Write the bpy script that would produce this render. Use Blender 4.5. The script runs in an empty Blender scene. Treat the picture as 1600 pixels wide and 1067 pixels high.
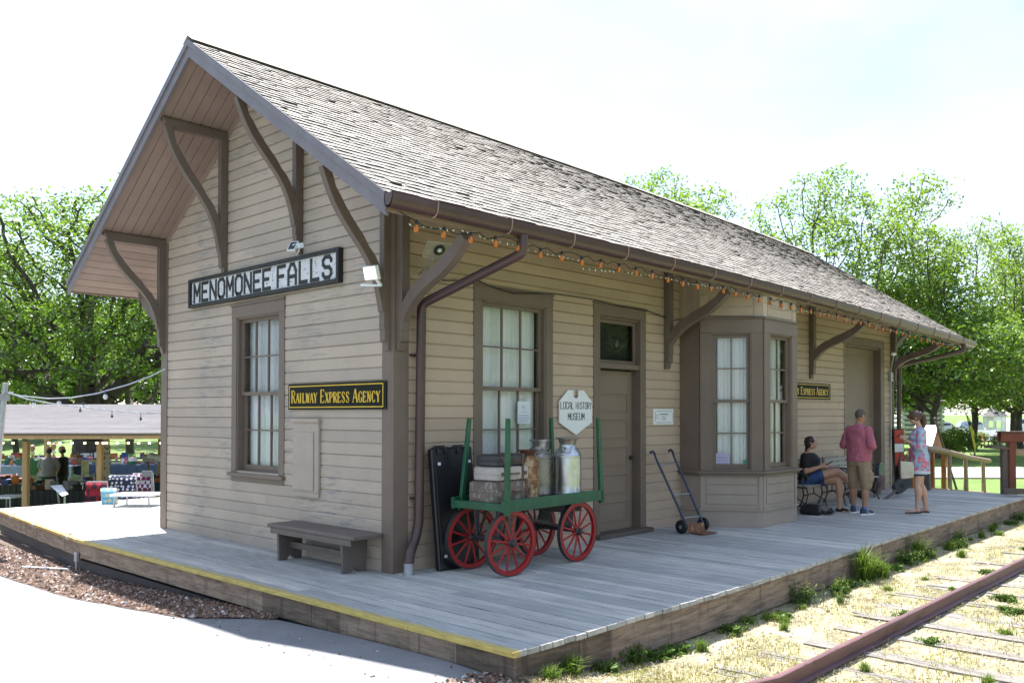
import bpy, bmesh, math, random
import numpy as np
from mathutils import Vector, Matrix
random.seed(7); rng = np.random.default_rng(11)
PI = math.pi; R = math.radians
scene = bpy.context.scene; COL = scene.collection

# ---------------- camera, world, sun, exposure ----------------
CAM = Vector((-5.405, -7.340, 1.65)); YAW, PITCH = R(40.569), R(0.965)
FPX, CPX, CPY = 1336.6, 925.6, 623.6            # focal length and principal point of the photograph (1600 px wide)
FWD = Vector((math.cos(YAW)*math.cos(PITCH), math.sin(YAW)*math.cos(PITCH), math.sin(PITCH)))
RGT = Vector((math.sin(YAW), -math.cos(YAW), 0)); UPV = RGT.cross(FWD)
cd = bpy.data.cameras.new('camera'); cam = bpy.data.objects.new('camera', cd); COL.objects.link(cam)
cam.location = CAM
cam.rotation_euler = Matrix((RGT, UPV, -FWD)).transposed().to_euler()
cd.sensor_width = 36; cd.lens = FPX/1600*36
cd.shift_x = -(CPX-800)/1600; cd.shift_y = (CPY-533.5)/1600
cd.clip_start = 0.05; cd.clip_end = 3000
scene.camera = cam
SUN = Vector((.14, .508, 1)).normalized()         # from the ground towards the sun
elev = math.asin(SUN.z); azim = math.atan2(SUN.x, SUN.y)
ld = bpy.data.lights.new('sun', 'SUN'); ld.energy = 5.0; ld.angle = R(0.53); ld.color = (1, .955, .90)
lo = bpy.data.objects.new('sun', ld); COL.objects.link(lo); lo.rotation_euler = SUN.to_track_quat('Z', 'Y').to_euler(); lo.location = (0, 0, 30)
w = bpy.data.worlds.new('World'); scene.world = w; w.use_nodes = True
nt = w.node_tree; nt.nodes.clear(); N = nt.nodes.new; Lk = nt.links.new
sky = N('ShaderNodeTexSky'); sky.sky_type = 'NISHITA'; sky.sun_disc = False
sky.sun_elevation = elev; sky.sun_rotation = azim; sky.dust_density = 1.0; sky.air_density = 1.0; sky.altitude = 200
tc = N('ShaderNodeTexCoord'); mp = N('ShaderNodeMapping'); mp.inputs['Scale'].default_value = (1, 1, 2.6)
mp.inputs['Location'].default_value = (.35, .1, 0)
ns = N('ShaderNodeTexNoise'); ns.inputs['Scale'].default_value = 1.7; ns.inputs['Detail'].default_value = 7; ns.inputs['Roughness'].default_value = .55
rp = N('ShaderNodeValToRGB'); rp.color_ramp.elements[0].position = .38; rp.color_ramp.elements[0].color = (0, 0, 0, 1)
rp.color_ramp.elements[1].position = .60; rp.color_ramp.elements[1].color = (1, 1, 1, 1)
mx = N('ShaderNodeMixRGB'); mx.inputs[2].default_value = (3.0, 3.55, 4.5, 1)
bg = N('ShaderNodeBackground'); bg.inputs[1].default_value = 0.11; wo = N('ShaderNodeOutputWorld')
Lk(tc.outputs['Generated'], mp.inputs[0]); Lk(mp.outputs[0], ns.inputs[0]); Lk(ns.outputs[0], rp.inputs[0])
Lk(rp.outputs[0], mx.inputs[0]); Lk(sky.outputs[0], mx.inputs[1]); Lk(mx.outputs[0], bg.inputs[0]); Lk(bg.outputs[0], wo.inputs[0])
vs = scene.view_settings; vs.view_transform = 'Standard'; vs.look = 'None'; vs.gamma = 1; vs.use_curve_mapping = False
vs.exposure = 1.72
scene.render.engine = 'CYCLES'; scene.cycles.max_bounces = 8; scene.cycles.transparent_max_bounces = 12

def at(px, py, axis, val):
    """the point of the plane axis=val that the photo shows at pixel px,py"""
    d = FWD + RGT*((px-CPX)/FPX) - UPV*((py-CPY)/FPX)
    i = 'xyz'.index(axis); return CAM + d*((val-CAM[i])/d[i])
def far(px, depth, z):
    """ground position under pixel column px at the given distance"""
    p = CAM + FWD*depth + RGT*((px-CPX)/FPX*depth); return Vector((p.x, p.y, z))

# ---------------- objects, things, materials ----------------
ORG = {}
def tag(o, label=None, cat=None, group=None, kind=None):
    for k, v in (('label', label), ('category', cat), ('group', group), ('kind', kind)):
        if v: o[k] = v
    return o
def thing(name, label, cat, loc=(0, 0, 0), rz=0, group=None, local=False):
    o = bpy.data.objects.new(name, None); COL.objects.link(o); o.empty_display_size = .2
    o.location = loc; o.rotation_euler = (0, 0, rz)
    ORG[o.name] = Vector((0, 0, 0)) if local else Vector(loc)
    return tag(o, label, cat, group)
def copy_tree(o, parent=None):
    c = o.copy(); COL.objects.link(c); c.parent = parent
    ORG[c.name] = ORG.get(o.name, Vector((0, 0, 0)))
    for ch in o.children: copy_tree(ch, c)
    return c
def smooth01(t): t = max(0., min(1., t)); return t*t*(3-2*t)

class MB:
    def __init__(s): s.v = []; s.f = []; s.r = []; s.m = []; s.M = None
    def add(s, vs_, fs, rnd=None, mi=0):
        b = len(s.v)
        if s.M is not None: vs_ = [s.M @ Vector(p) for p in vs_]
        s.v += [tuple(p) for p in vs_]
        r = random.random() if rnd is None else rnd
        for f in fs: s.f.append(tuple(b+i for i in f)); s.r.append(r); s.m.append(mi)
        return s
    def box(s, a, b, rnd=None, mi=0):
        x0, y0, z0 = [min(a[i], b[i]) for i in range(3)]; x1, y1, z1 = [max(a[i], b[i]) for i in range(3)]
        return s.add([(x0,y0,z0),(x1,y0,z0),(x1,y1,z0),(x0,y1,z0),(x0,y0,z1),(x1,y0,z1),(x1,y1,z1),(x0,y1,z1)],
                     [(0,3,2,1),(4,5,6,7),(0,1,5,4),(1,2,6,5),(2,3,7,6),(3,0,4,7)], rnd, mi)
    def obox(s, O, U, V, W, rnd=None, mi=0):
        """box from corner O spanned by three vectors"""
        O, U, V, W = Vector(O), Vector(U), Vector(V), Vector(W)
        fs = [(0,3,2,1),(4,5,6,7),(0,1,5,4),(1,2,6,5),(2,3,7,6),(3,0,4,7)]
        if U.cross(V).dot(W) < 0: fs = [f[::-1] for f in fs]
        return s.add([O,O+U,O+U+V,O+V,O+W,O+U+W,O+U+V+W,O+V+W], fs, rnd, mi)
    def bar(s, a, b, w, h, up=(0, 0, 1), rnd=None, mi=0):
        a, b = Vector(a), Vector(b); d = (b-a); up = Vector(up)
        x = d.cross(up)
        if x.length < 1e-6: x = d.cross(Vector((1, 0, 0)))
        x.normalize(); y = x.cross(d).normalized()
        return s.obox(a-x*w/2-y*h/2, x*w, y*h, d, rnd, mi)
    def tube(s, pts, rad, n=8, caps=True, rnd=None, mi=0, sy=1.0):
        pts = [Vector(p) for p in pts]; k = len(pts)
        if not hasattr(rad, '__len__'): rad = [rad]*k
        vs_, fs = [], []; prev = None
        for i, p in enumerate(pts):
            t = (pts[min(i+1, k-1)]-pts[max(i-1, 0)]).normalized()
            if prev is None:
                x = t.cross(Vector((0, 0, 1)))
                if x.length < .05: x = t.cross(Vector((0, 1, 0)))
            else: x = prev - t*prev.dot(t)
            x.normalize(); prev = x; y = t.cross(x)
            for j in range(n):
                a = 2*PI*j/n; vs_.append(p + (x*math.cos(a)+y*math.sin(a)*sy)*rad[i])
        for i in range(k-1):
            for j in range(n): fs.append((i*n+j, i*n+(j+1) % n, (i+1)*n+(j+1) % n, (i+1)*n+j))
        if caps: fs.append(tuple(range(n))[::-1]); fs.append(tuple(range((k-1)*n, k*n)))
        return s.add(vs_, fs, rnd, mi)
    def loft(s, rings, caps=True, rnd=None, mi=0):
        n = len(rings[0]); vs_ = [p for r_ in rings for p in r_]; fs = []
        for i in range(len(rings)-1):
            for j in range(n): fs.append((i*n+j, i*n+(j+1) % n, (i+1)*n+(j+1) % n, (i+1)*n+j))
        if caps: fs.append(tuple(range(n))[::-1]); fs.append(tuple(range((len(rings)-1)*n, len(rings)*n)))
        return s.add(vs_, fs, rnd, mi)
    def lathe(s, c, prof, n=24, rnd=None, mi=0):
        c = Vector(c)
        return s.loft([[c+Vector((r_*math.cos(2*PI*j/n), r_*math.sin(2*PI*j/n), z)) for j in range(n)] for r_, z in prof], True, rnd, mi)
    def prism(s, poly, O, U, V, W, rnd=None, mi=0):
        """2D polygon (u,v) extruded along W"""
        O, U, V, W = Vector(O), Vector(U), Vector(V), Vector(W); n = len(poly)
        a = [O+U*p[0]+V*p[1] for p in poly]
        fs = [tuple(range(n))[::-1], tuple(range(n, 2*n))]+[(i, (i+1) % n, n+(i+1) % n, n+i) for i in range(n)]
        area = sum(poly[i][0]*poly[(i+1) % n][1]-poly[(i+1) % n][0]*poly[i][1] for i in range(n))
        if (U.cross(V).dot(W) < 0) != (area < 0): fs = [f[::-1] for f in fs]
        return s.add(a+[p+W for p in a], fs, rnd, mi)
    def ball(s, c, r, n=10, sc=(1, 1, 1), rnd=None, mi=0):
        c = Vector(c); rings = []
        for i in range(1, n):
            t = PI*i/n; rings.append([c+Vector((r*sc[0]*math.sin(t)*math.cos(2*PI*j/(n*2)), r*sc[1]*math.sin(t)*math.sin(2*PI*j/(n*2)), -r*sc[2]*math.cos(t))) for j in range(n*2)])
        return s.loft(rings, True, rnd, mi)
    def build(s, name, mat, parent=None, smooth=False, bevel=0, org=None):
        me = bpy.data.meshes.new(name)
        o = bpy.data.objects.new(name, me); COL.objects.link(o)
        if parent is not None:
            og_ = ORG.get(parent.name, Vector((0, 0, 0))); o.parent = parent; ORG[o.name] = og_; sub = og_
        elif org is not None: sub = Vector(org); o.location = sub; ORG[o.name] = sub
        else:
            a = np.array(s.v); sub = Vector(((a[:,0].min()+a[:,0].max())/2, (a[:,1].min()+a[:,1].max())/2, a[:,2].min()))
            o.location = sub; ORG[o.name] = sub
        me.from_pydata([(p[0]-sub.x, p[1]-sub.y, p[2]-sub.z) for p in s.v], [], s.f)
        at_ = me.attributes.new('rnd', 'FLOAT', 'FACE'); at_.data.foreach_set('value', np.array(s.r, dtype=np.float32))
        for m in (mat if isinstance(mat, (list, tuple)) else [mat]): me.materials.append(m)
        if any(s.m): me.polygons.foreach_set('material_index', s.m)
        if smooth:
            me.polygons.foreach_set('use_smooth', [True]*len(s.f))
            if smooth != 'all':
                try: me.set_sharp_from_angle(angle=R(38))
                except Exception: pass
        me.update()
        if bevel:
            b = o.modifiers.new('bevel', 'BEVEL'); b.width = bevel; b.segments = 1; b.limit_method = 'ANGLE'; b.angle_limit = R(40)
        return o

def new_mat(name):
    m = bpy.data.materials.new(name); m.use_nodes = True; t = m.node_tree
    return m, t, t.nodes['Principled BSDF']
def ramp(t, src, stops):
    r = t.nodes.new('ShaderNodeValToRGB'); e = r.color_ramp.elements
    while len(e) < len(stops): e.new(.5)
    for i, (p, c) in enumerate(stops): e[i].position = p; e[i].color = (*c, 1) if len(c) == 3 else c
    t.links.new(src, r.inputs[0]); return r.outputs[0]
def noise(t, scale=5, detail=4, rough=.55, stretch=None, coord='Object'):
    c = t.nodes.new('ShaderNodeTexCoord'); n = t.nodes.new('ShaderNodeTexNoise')
    n.inputs['Scale'].default_value = scale; n.inputs['Detail'].default_value = detail; n.inputs['Roughness'].default_value = rough
    if stretch:
        m = t.nodes.new('ShaderNodeMapping'); m.inputs['Scale'].default_value = stretch
        t.links.new(c.outputs[coord], m.inputs[0]); t.links.new(m.outputs[0], n.inputs[0])
    else: t.links.new(c.outputs[coord], n.inputs[0])
    return n.outputs[0]
def attr(t, name='rnd'):
    a = t.nodes.new('ShaderNodeAttribute'); a.attribute_name = name; return a.outputs['Fac']
def mixc(t, f, a, b, mode='MIX'):
    m = t.nodes.new('ShaderNodeMixRGB'); m.blend_type = mode
    for i, x in enumerate((f, a, b)):
        if isinstance(x, (int, float)): m.inputs[i].default_value = x
        elif isinstance(x, tuple): m.inputs[i].default_value = (*x, 1)
        else: t.links.new(x, m.inputs[i])
    return m.outputs[0]
def bump(t, bs, src, strength=.3, dist=.01):
    b = t.nodes.new('ShaderNodeBump'); b.inputs['Strength'].default_value = strength; b.inputs['Distance'].default_value = dist
    t.links.new(src, b.inputs['Height']); t.links.new(b.outputs[0], bs.inputs['Normal'])
def simple(name, col, rough=.6, metal=0, var=.12, nscale=8, bmp=.15, stretch=None, rnd=.0, spec=.5, wear=None, wearpos=.66, bd=.004):
    """paint, cloth, plastic...: a base colour with mottling, optional per-piece variation and worn patches"""
    m, t, b = new_mat(name)
    n = noise(t, nscale, 5, .6, stretch)
    lo_ = tuple(max(0, c*(1-var)) for c in col); hi = tuple(min(1, c*(1+var)) for c in col)
    c = ramp(t, n, [(.3, lo_), (.7, hi)])
    if rnd:
        c = mixc(t, attr(t), mixc(t, 1., c, (1-rnd,)*3, 'MULTIPLY'), mixc(t, 1., c, (1+rnd,)*3, 'MULTIPLY'))
    if wear:
        f = ramp(t, noise(t, nscale*1.7, 8, .7, stretch), [(wearpos-.03, (0,0,0)), (wearpos+.03, (1,1,1))])
        c = mixc(t, f, c, wear)
    t.links.new(c, b.inputs['Base Color']); b.inputs['Roughness'].default_value = rough; b.inputs['Metallic'].default_value = metal
    b.inputs['Specular IOR Level'].default_value = spec
    if bmp: bump(t, b, noise(t, nscale*6, 4, .6, stretch), bmp, bd)
    return m
MAT = {}
def mk(k, *a, **kw): MAT[k] = simple(k, *a, **kw)
# clapboard paint: tan, every board its own tone, grain along the board, worn to grey here and there
def paint_boards(name, col, grain, wear=(.27,.25,.235), wp=.60):
    m, t, b = new_mat(name)
    c = ramp(t, noise(t, 1.3, 6, .6), [(.3, tuple(x*.90 for x in col)), (.7, tuple(x*1.07 for x in col))])
    c = mixc(t, attr(t), mixc(t, 1., c, (.90,.90,.91), 'MULTIPLY'), mixc(t, 1., c, (1.07,1.06,1.04), 'MULTIPLY'))
    g = noise(t, 9, 8, .72, grain)
    f = ramp(t, g, [(wp, (0,0,0)), (wp+.07, (1,1,1))])
    g2 = ramp(t, noise(t, 1.1, 3, .5), [(.45, (0,0,0)), (.62, (1,1,1))])
    f2 = mixc(t, 1., f, g2, 'MULTIPLY')
    c = mixc(t, f2, c, wear)
    t.links.new(c, b.inputs['Base Color']); b.inputs['Roughness'].default_value = .62
    bump(t, b, g, .35, .006); return m
MAT['siding_x'] = paint_boards('tan_clapboard_paint_long', (.44,.335,.255), (.35,1,4))
MAT['siding_y'] = paint_boards('tan_clapboard_paint_gable', (.43,.35,.285), (1,.35,4), wp=.51)
mk('trim', (.158,.116,.092), .55, var=.10, nscale=3, bmp=.12, wear=(.26,.23,.20), wearpos=.74)
mk('trim_light', (.30,.245,.20), .6, var=.10, nscale=3)
mk('soffit', (.27,.195,.160), .6, var=.10, nscale=2.5, rnd=.10)
mk('rake', (.17,.15,.165), .6, var=.12, nscale=4, wear=(.30,.28,.29), wearpos=.70)
mk('gutter', (.070,.036,.036), .34, var=.15, nscale=3, bmp=.05, wear=(.13,.09,.08), wearpos=.7)
mk('strap', (.55,.38,.32), .45, metal=.3)
mk('door', (.205,.152,.115), .55, var=.06, nscale=3)
mk('curtain', (.84,.86,.88), .9, var=.03, nscale=2, stretch=(3,3,.3), bmp=.2, bd=.02)
mk('black_paint', (.012,.013,.014), .45)
mk('white_paint', (.74,.75,.76), .5, var=.04)
# weathered white sign face
MAT['sign_white'] = simple('weathered_white_sign_paint', (.60,.60,.62), .6, var=.08, nscale=6, wear=(.13,.125,.13), wearpos=.60, stretch=(1,1.6,3))
mk('sign_black', (.012,.012,.014), .55, var=.3, nscale=12, wear=(.22,.22,.23), wearpos=.70)
mk('rea_black', (.006,.008,.007), .65, var=.3, spec=.2)
mk('rea_yellow', (.62,.40,.030), .4, var=.08)
mk('yellow', (.55,.40,.055), .6, var=.2, nscale=5, wear=(.30,.28,.24), wearpos=.62)
mk('metal', (.42,.43,.45), .38, metal=.9, var=.1)
mk('dark_metal', (.05,.05,.055), .45, metal=.5)
mk('galv', (.38,.40,.42), .45, metal=.6, var=.15, nscale=14)
mk('rust', (.16,.065,.035), .75, var=.35, nscale=14, wear=(.34,.22,.12), wearpos=.58)
mk('green_paint', (.012,.085,.040), .42, var=.25, nscale=7, wear=(.10,.11,.08), wearpos=.70)
mk('red_paint', (.30,.010,.012), .38, var=.15, nscale=9, wear=(.14,.05,.04), wearpos=.72)
mk('black_plastic', (.010,.010,.012), .38, var=.2)
mk('sticker', (.62,.66,.72), .5)
mk('wood_log', (.30,.215,.145), .75, var=.25, nscale=6, stretch=(1,1,4), wear=(.22,.15,.10), wearpos=.62)
mk('wood_tan', (.44,.27,.14), .65, var=.14, nscale=5, stretch=(3,3,.4))
mk('wood_red', (.16,.045,.025), .7, var=.2, nscale=6)
mk('wood_dark', (.10,.075,.065), .7, var=.2, nscale=6)
mk('paper', (.66,.70,.74), .7, var=.02)
mk('ink', (.06,.07,.10), .7)
mk('interior', (.02,.02,.022), .9)
# grey weathered deck boards
def deck_mat():
    m, t, b = new_mat('weathered_grey_deck_boards')
    g = noise(t, 7, 9, .7, (9,.35,4)); a = attr(t)
    c = ramp(t, g, [(.28, (.19,.195,.20)), (.5, (.44,.44,.43)), (.72, (.58,.57,.55))])
    c = mixc(t, a, mixc(t, 1., c, (.76,.77,.78), 'MULTIPLY'), mixc(t, 1., c, (1.16,1.13,1.08), 'MULTIPLY'))
    big = ramp(t, noise(t, .55, 4, .6), [(.35, (.80,.80,.80)), (.65, (1.08,1.08,1.06))])
    c = mixc(t, 1., c, big, 'MULTIPLY')
    t.links.new(c, b.inputs['Base Color']); b.inputs['Roughness'].default_value = .72
    bump(t, b, g, .5, .006); return m
MAT['deck'] = deck_mat()
def skirt_mat():
    m, t, b = new_mat('rough_sawn_skirt_timber')
    g = noise(t, 5, 9, .72, (.6,.6,5)); st = noise(t, 2.2, 6, .7, (3,3,.5))
    c = ramp(t, g, [(.3, (.10,.072,.055)), (.52, (.27,.20,.15)), (.75, (.40,.32,.25))])
    f = ramp(t, st, [(.55, (0,0,0)), (.70, (1,1,1))]); c = mixc(t, f, c, (.08,.062,.055))
    t.links.new(c, b.inputs['Base Color']); b.inputs['Roughness'].default_value = .85
    bump(t, b, g, .6, .01); return m
MAT['skirt'] = skirt_mat()
# cedar shingles
def shingle_mat():
    m, t, b = new_mat('weathered_cedar_shingles')
    a = attr(t); g = noise(t, 14, 7, .7, (5,1,1))
    c = ramp(t, a, [(0, (.11,.095,.08)), (.3, (.26,.228,.195)), (.7, (.41,.368,.318)), (1, (.54,.49,.43))])
    c = mixc(t, .55, c, ramp(t, g, [(.3, (.15,.132,.115)), (.7, (.50,.455,.40))]))
    moss = ramp(t, noise(t, .8, 6, .65), [(.50, (0,0,0)), (.66, (1,1,1))])
    c = mixc(t, mixc(t, 1., moss, (.55,.55,.55), 'MULTIPLY'), c, (.16,.148,.145))
    t.links.new(c, b.inputs['Base Color']); b.inputs['Roughness'].default_value = .85
    bump(t, b, g, .6, .01); return m
MAT['shingle'] = shingle_mat()
MAT['shingle_end'] = simple('shadow_darkened_shingle_butts', (.055,.048,.044), .9, var=.3, nscale=20)  # weathered butts, darkened further to carry the shadow line under each course
# glass pane: reflects the sky and trees, lets the curtain show
def glass_mat(name, tint=(.98,.985,.99), ior=1.5):
    m = bpy.data.materials.new(name); m.use_nodes = True; t = m.node_tree; t.nodes.clear()
    o = t.nodes.new('ShaderNodeOutputMaterial'); tr = t.nodes.new('ShaderNodeBsdfTransparent'); tr.inputs[0].default_value = (*tint, 1)
    gl = t.nodes.new('ShaderNodeBsdfGlossy'); gl.inputs['Roughness'].default_value = .015
    fr = t.nodes.new('ShaderNodeFresnel'); fr.inputs[0].default_value = ior
    nz = noise(t, 1.8, 2, .5); bp = t.nodes.new('ShaderNodeBump'); bp.inputs['Strength'].default_value = .12; bp.inputs['Distance'].default_value = .02
    t.links.new(nz, bp.inputs['Height']); t.links.new(bp.outputs[0], gl.inputs['Normal'])
    mx_ = t.nodes.new('ShaderNodeMixShader'); t.links.new(fr.outputs[0], mx_.inputs[0]); t.links.new(tr.outputs[0], mx_.inputs[1])
    t.links.new(gl.outputs[0], mx_.inputs[2]); t.links.new(mx_.outputs[0], o.inputs[0]); return m
MAT['glass'] = glass_mat('window_glass')
MAT['bulb_glass'] = simple('amber_bulb_glass', (.50,.14,.012), .15, var=.1)
MAT['bulb_clear'] = simple('pale_bulb_glass', (.70,.68,.55), .2)
def leaf_mat(name, c0, c1, c2, tr=.45, gls=.05):
    m = bpy.data.materials.new(name); m.use_nodes = True; t = m.node_tree; t.nodes.clear()
    o = t.nodes.new('ShaderNodeOutputMaterial'); d = t.nodes.new('ShaderNodeBsdfDiffuse'); tl = t.nodes.new('ShaderNodeBsdfTranslucent')
    c = ramp(t, attr(t), [(0, c0), (.5, c1), (1, c2)])
    c = mixc(t, .25, c, ramp(t, noise(t, .6, 3, .5), [(.35, c0), (.65, c2)]))
    t.links.new(c, d.inputs[0]); t.links.new(mixc(t, 1., c, (1.15,1.25,.55), 'MULTIPLY'), tl.inputs[0])
    gl = t.nodes.new('ShaderNodeBsdfGlossy'); gl.inputs['Roughness'].default_value = .4; gl.inputs[0].default_value = (.8,.85,.9,1)
    a = t.nodes.new('ShaderNodeMixShader'); a.inputs[0].default_value = tr; t.links.new(d.outputs[0], a.inputs[1]); t.links.new(tl.outputs[0], a.inputs[2])
    b = t.nodes.new('ShaderNodeMixShader'); b.inputs[0].default_value = gls; t.links.new(a.outputs[0], b.inputs[1]); t.links.new(gl.outputs[0], b.inputs[2])
    t.links.new(b.outputs[0], o.inputs[0]); return m
MAT['leaf_light'] = leaf_mat('fresh_spring_leaves', (.10,.17,.025), (.17,.26,.04), (.25,.35,.07))
MAT['leaf_mid'] = leaf_mat('mid_green_leaves', (.07,.13,.02), (.14,.225,.035), (.21,.31,.06))
MAT['leaf_dark'] = leaf_mat('deep_green_leaves', (.035,.075,.016), (.07,.13,.025), (.13,.21,.04))
MAT['bark'] = simple('grey_brown_bark', (.075,.06,.05), .9, var=.35, nscale=5, stretch=(1,1,.25), bmp=.8, bd=.03)
def ground_mat(name, stops, s1=3, s2=40, bmp=.4, rough=.9, bd=.02):
    m, t, b = new_mat(name)
    n1 = noise(t, s1, 8, .65); n2 = noise(t, s2, 4, .7)
    f = mixc(t, .5, n1, n2); c = ramp(t, f, stops)
    t.links.new(c, b.inputs['Base Color']); b.inputs['Roughness'].default_value = rough; bump(t, b, n2, bmp, bd); return m
MAT['lawn'] = ground_mat('mown_lawn', [(.35,(.055,.10,.018)),(.5,(.10,.17,.03)),(.68,(.18,.25,.06))], .7, 14, .8, bd=.05)
MAT['asphalt'] = ground_mat('worn_pale_asphalt', [(.3,(.12,.125,.135)),(.5,(.18,.185,.195)),(.72,(.28,.28,.285))], 1.2, 110, .35, .9, .004)
MAT['path'] = ground_mat('pale_path_gravel', [(.3,(.34,.33,.31)),(.7,(.50,.49,.47))], 1.2, 90)
MAT['straw'] = ground_mat('dry_straw_ground', [(.33,(.05,.045,.026)),(.43,(.15,.135,.075)),(.52,(.31,.275,.17)),(.66,(.47,.43,.32))], 2.6, 38, .9, .95, .02)
MAT['gravel_base'] = ground_mat('brown_gravel', [(.35,(.06,.04,.03)),(.6,(.15,.10,.075)),(.75,(.28,.22,.18))], 20, 60, .8)
def H(x, y):
    """height of the ground"""
    drive = -.44 + .25*smooth01((5.2-y)/8.)
    track = -.36 + .03*smooth01((y+3.2)/1.)
    k = smooth01((x+1.5)/1.6)
    if y > -2.6: k = smooth01((x+.6)/1.0)
    h = drive*(1-k) + track*k
    h = h - .61*smooth01((y-10.4)/4.)*(1-smooth01((x-9)/12.))
    h -= .65*smooth01((x-28)/75.)*smooth01((70-y)/40.)
    return h
def sheet(name, mat, xs, ys, dz=0, inside=None, jitter=0):
    mb = MB(); nx, ny = len(xs), len(ys); idx = {}
    for i, x in enumerate(xs):
        for j, y in enumerate(ys):
            idx[i, j] = len(mb.v); mb.v.append((x, y, H(x, y)+dz+random.uniform(-jitter, jitter)))
    for i in range(nx-1):
        for j in range(ny-1):
            cx_, cy_ = (xs[i]+xs[i+1])/2, (ys[j]+ys[j+1])/2
            if inside is None or inside(cx_, cy_):
                mb.f.append((idx[i,j], idx[i+1,j], idx[i+1,j+1], idx[i,j+1])); mb.r.append(random.random()); mb.m.append(0)
    o = mb.build(name, mat, smooth='all', org=(0, 0, 0)); return tag(o, kind='structure')
def lin(a, b, n): return [a+(b-a)*i/(n-1) for i in range(n)]
gx = [-1200,-400,-120,-60]+lin(-40, 60, 101)+[65,75,90,110,135,170,400,1200]
gy = [-1200,-400,-120,-60]+lin(-40, 60, 101)+[65,75,90,110,135,170,400,1200]
sheet('ground', MAT['lawn'], gx, gy, -.03)
def edge_x(y):
    pts = [(-40,-1.25),(.15,-1.25),(.3,-1.30),(.9,-1.66),(1.8,-1.74),(3.3,-1.87),(4.6,-1.88),(5.9,-1.92),(9,-2.0),(40,-2.3)]
    for (a, b), (c, d) in zip(pts, pts[1:]):
        if a <= y <= c: return b+(d-b)*(y-a)/(c-a)
    return -2
def strip(name, mat, fx0, fx1, ys, dz, nx=12, jit=0):
    mb = MB()
    for y in ys:
        for i in range(nx):
            x = fx0(y)+(fx1(y)-fx0(y))*i/(nx-1); mb.v.append((x, y, H(x, y)+dz+random.uniform(-jit, jit)))
    for j in range(len(ys)-1):
        for i in range(nx-1):
            a = j*nx+i; mb.f.append((a, a+1, a+nx+1, a+nx)); mb.r.append(random.random()); mb.m.append(0)
    return tag(mb.build(name, mat, smooth='all', org=(0, 0, 0)), kind='structure')
# driveway of pale asphalt in front of the gable, gravel strip along the platform, dry ground round the track
strip('driveway', MAT['asphalt'], lambda y: -26, lambda y: edge_x(y) if y > -2.95 else min(-1.25+(y+2.95)*1.3, -1.25), lin(-24, 30, 181), .004, 60)
strip('gravel_strip', MAT['gravel_base'], lambda y: edge_x(y)-.06, lambda y: -1.17 if y < 5.3 else -1.17+(y-5.3)*.09, lin(.1, 13, 60), .008, 8, .006)
strip('track_bed', MAT['straw'], lambda x: -9 if x < 0 else -9, lambda y: 60, lin(-9.5, -2.7, 60), -.004, 140, .006) if False else None
def bed():
    mb = MB(); ys = lin(-9.0, -2.75, 50); xs = lin(0, 1, 120)
    for y in ys:
        x0 = min(-1.2, -1.25+(y+2.95)*1.3)
        for t_ in xs:
            x = x0 + (60-x0)*(t_**1.7); mb.v.append((x, y, H(x, y)+.004+random.uniform(-.006, .006)))
    n = len(xs)
    for j in range(len(ys)-1):
        for i in range(n-1):
            a = j*n+i; mb.f.append((a, a+1, a+n+1, a+n)); mb.r.append(random.random()); mb.m.append(0)
    tag(mb.build('track_bed', MAT['straw'], smooth='all', org=(0, 0, 0)), kind='structure')
bed()
# pale path and road crossing the lawn beyond the platform
def path_poly(name, pts, dz):
    mb = MB(); n = len(pts)
    for a, b in zip(pts, pts[1:]):
        for k in range(12):
            for q in (a, b): pass
    rows = []
    for k in range(31):
        t_ = k/30; L0 = pts[0].lerp(pts[1], t_); L1 = pts[3].lerp(pts[2], t_)
        rows.append([L0.lerp(L1, i/12) for i in range(13)])
    for r_ in rows: mb.v += [(p.x, p.y, H(p.x, p.y)+dz) for p in r_]
    for j in range(30):
        for i in range(12):
            a = j*13+i; mb.f.append((a, a+1, a+14, a+13)); mb.r.append(.5); mb.m.append(0)
    tag(mb.build(name, MAT['path'], smooth='all', org=(0, 0, 0)), kind='structure')
path_poly('path', [far(1380,26.4,0), far(1800,26.4,0), far(1800,31.5,0), far(1380,31.5,0)], .01)
path_poly('road', [far(1350,76,0), far(1900,76,0), far(1900,90,0), far(1350,90,0)], .06)
L, W = 13.47, 5.50; OG, OG2, OE = .887, 1.815, 1.104; ZR = 5.88; SL = (ZR-3.435)/(W/2+OE)   # soffit ridge height and slope
def sag(x): return -.0014*max(0, x-1.5)**2
def zs(y, x=0): return ZR - SL*abs(y-W/2) + sag(x)          # underside of the roof at x,y
depot = thing('railway_depot', 'tan clapboard railway depot with brown trim and a steep cedar shingle roof', 'building')
EX, EY, EZ = Vector((1,0,0)), Vector((0,1,0)), Vector((0,0,1))
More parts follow.
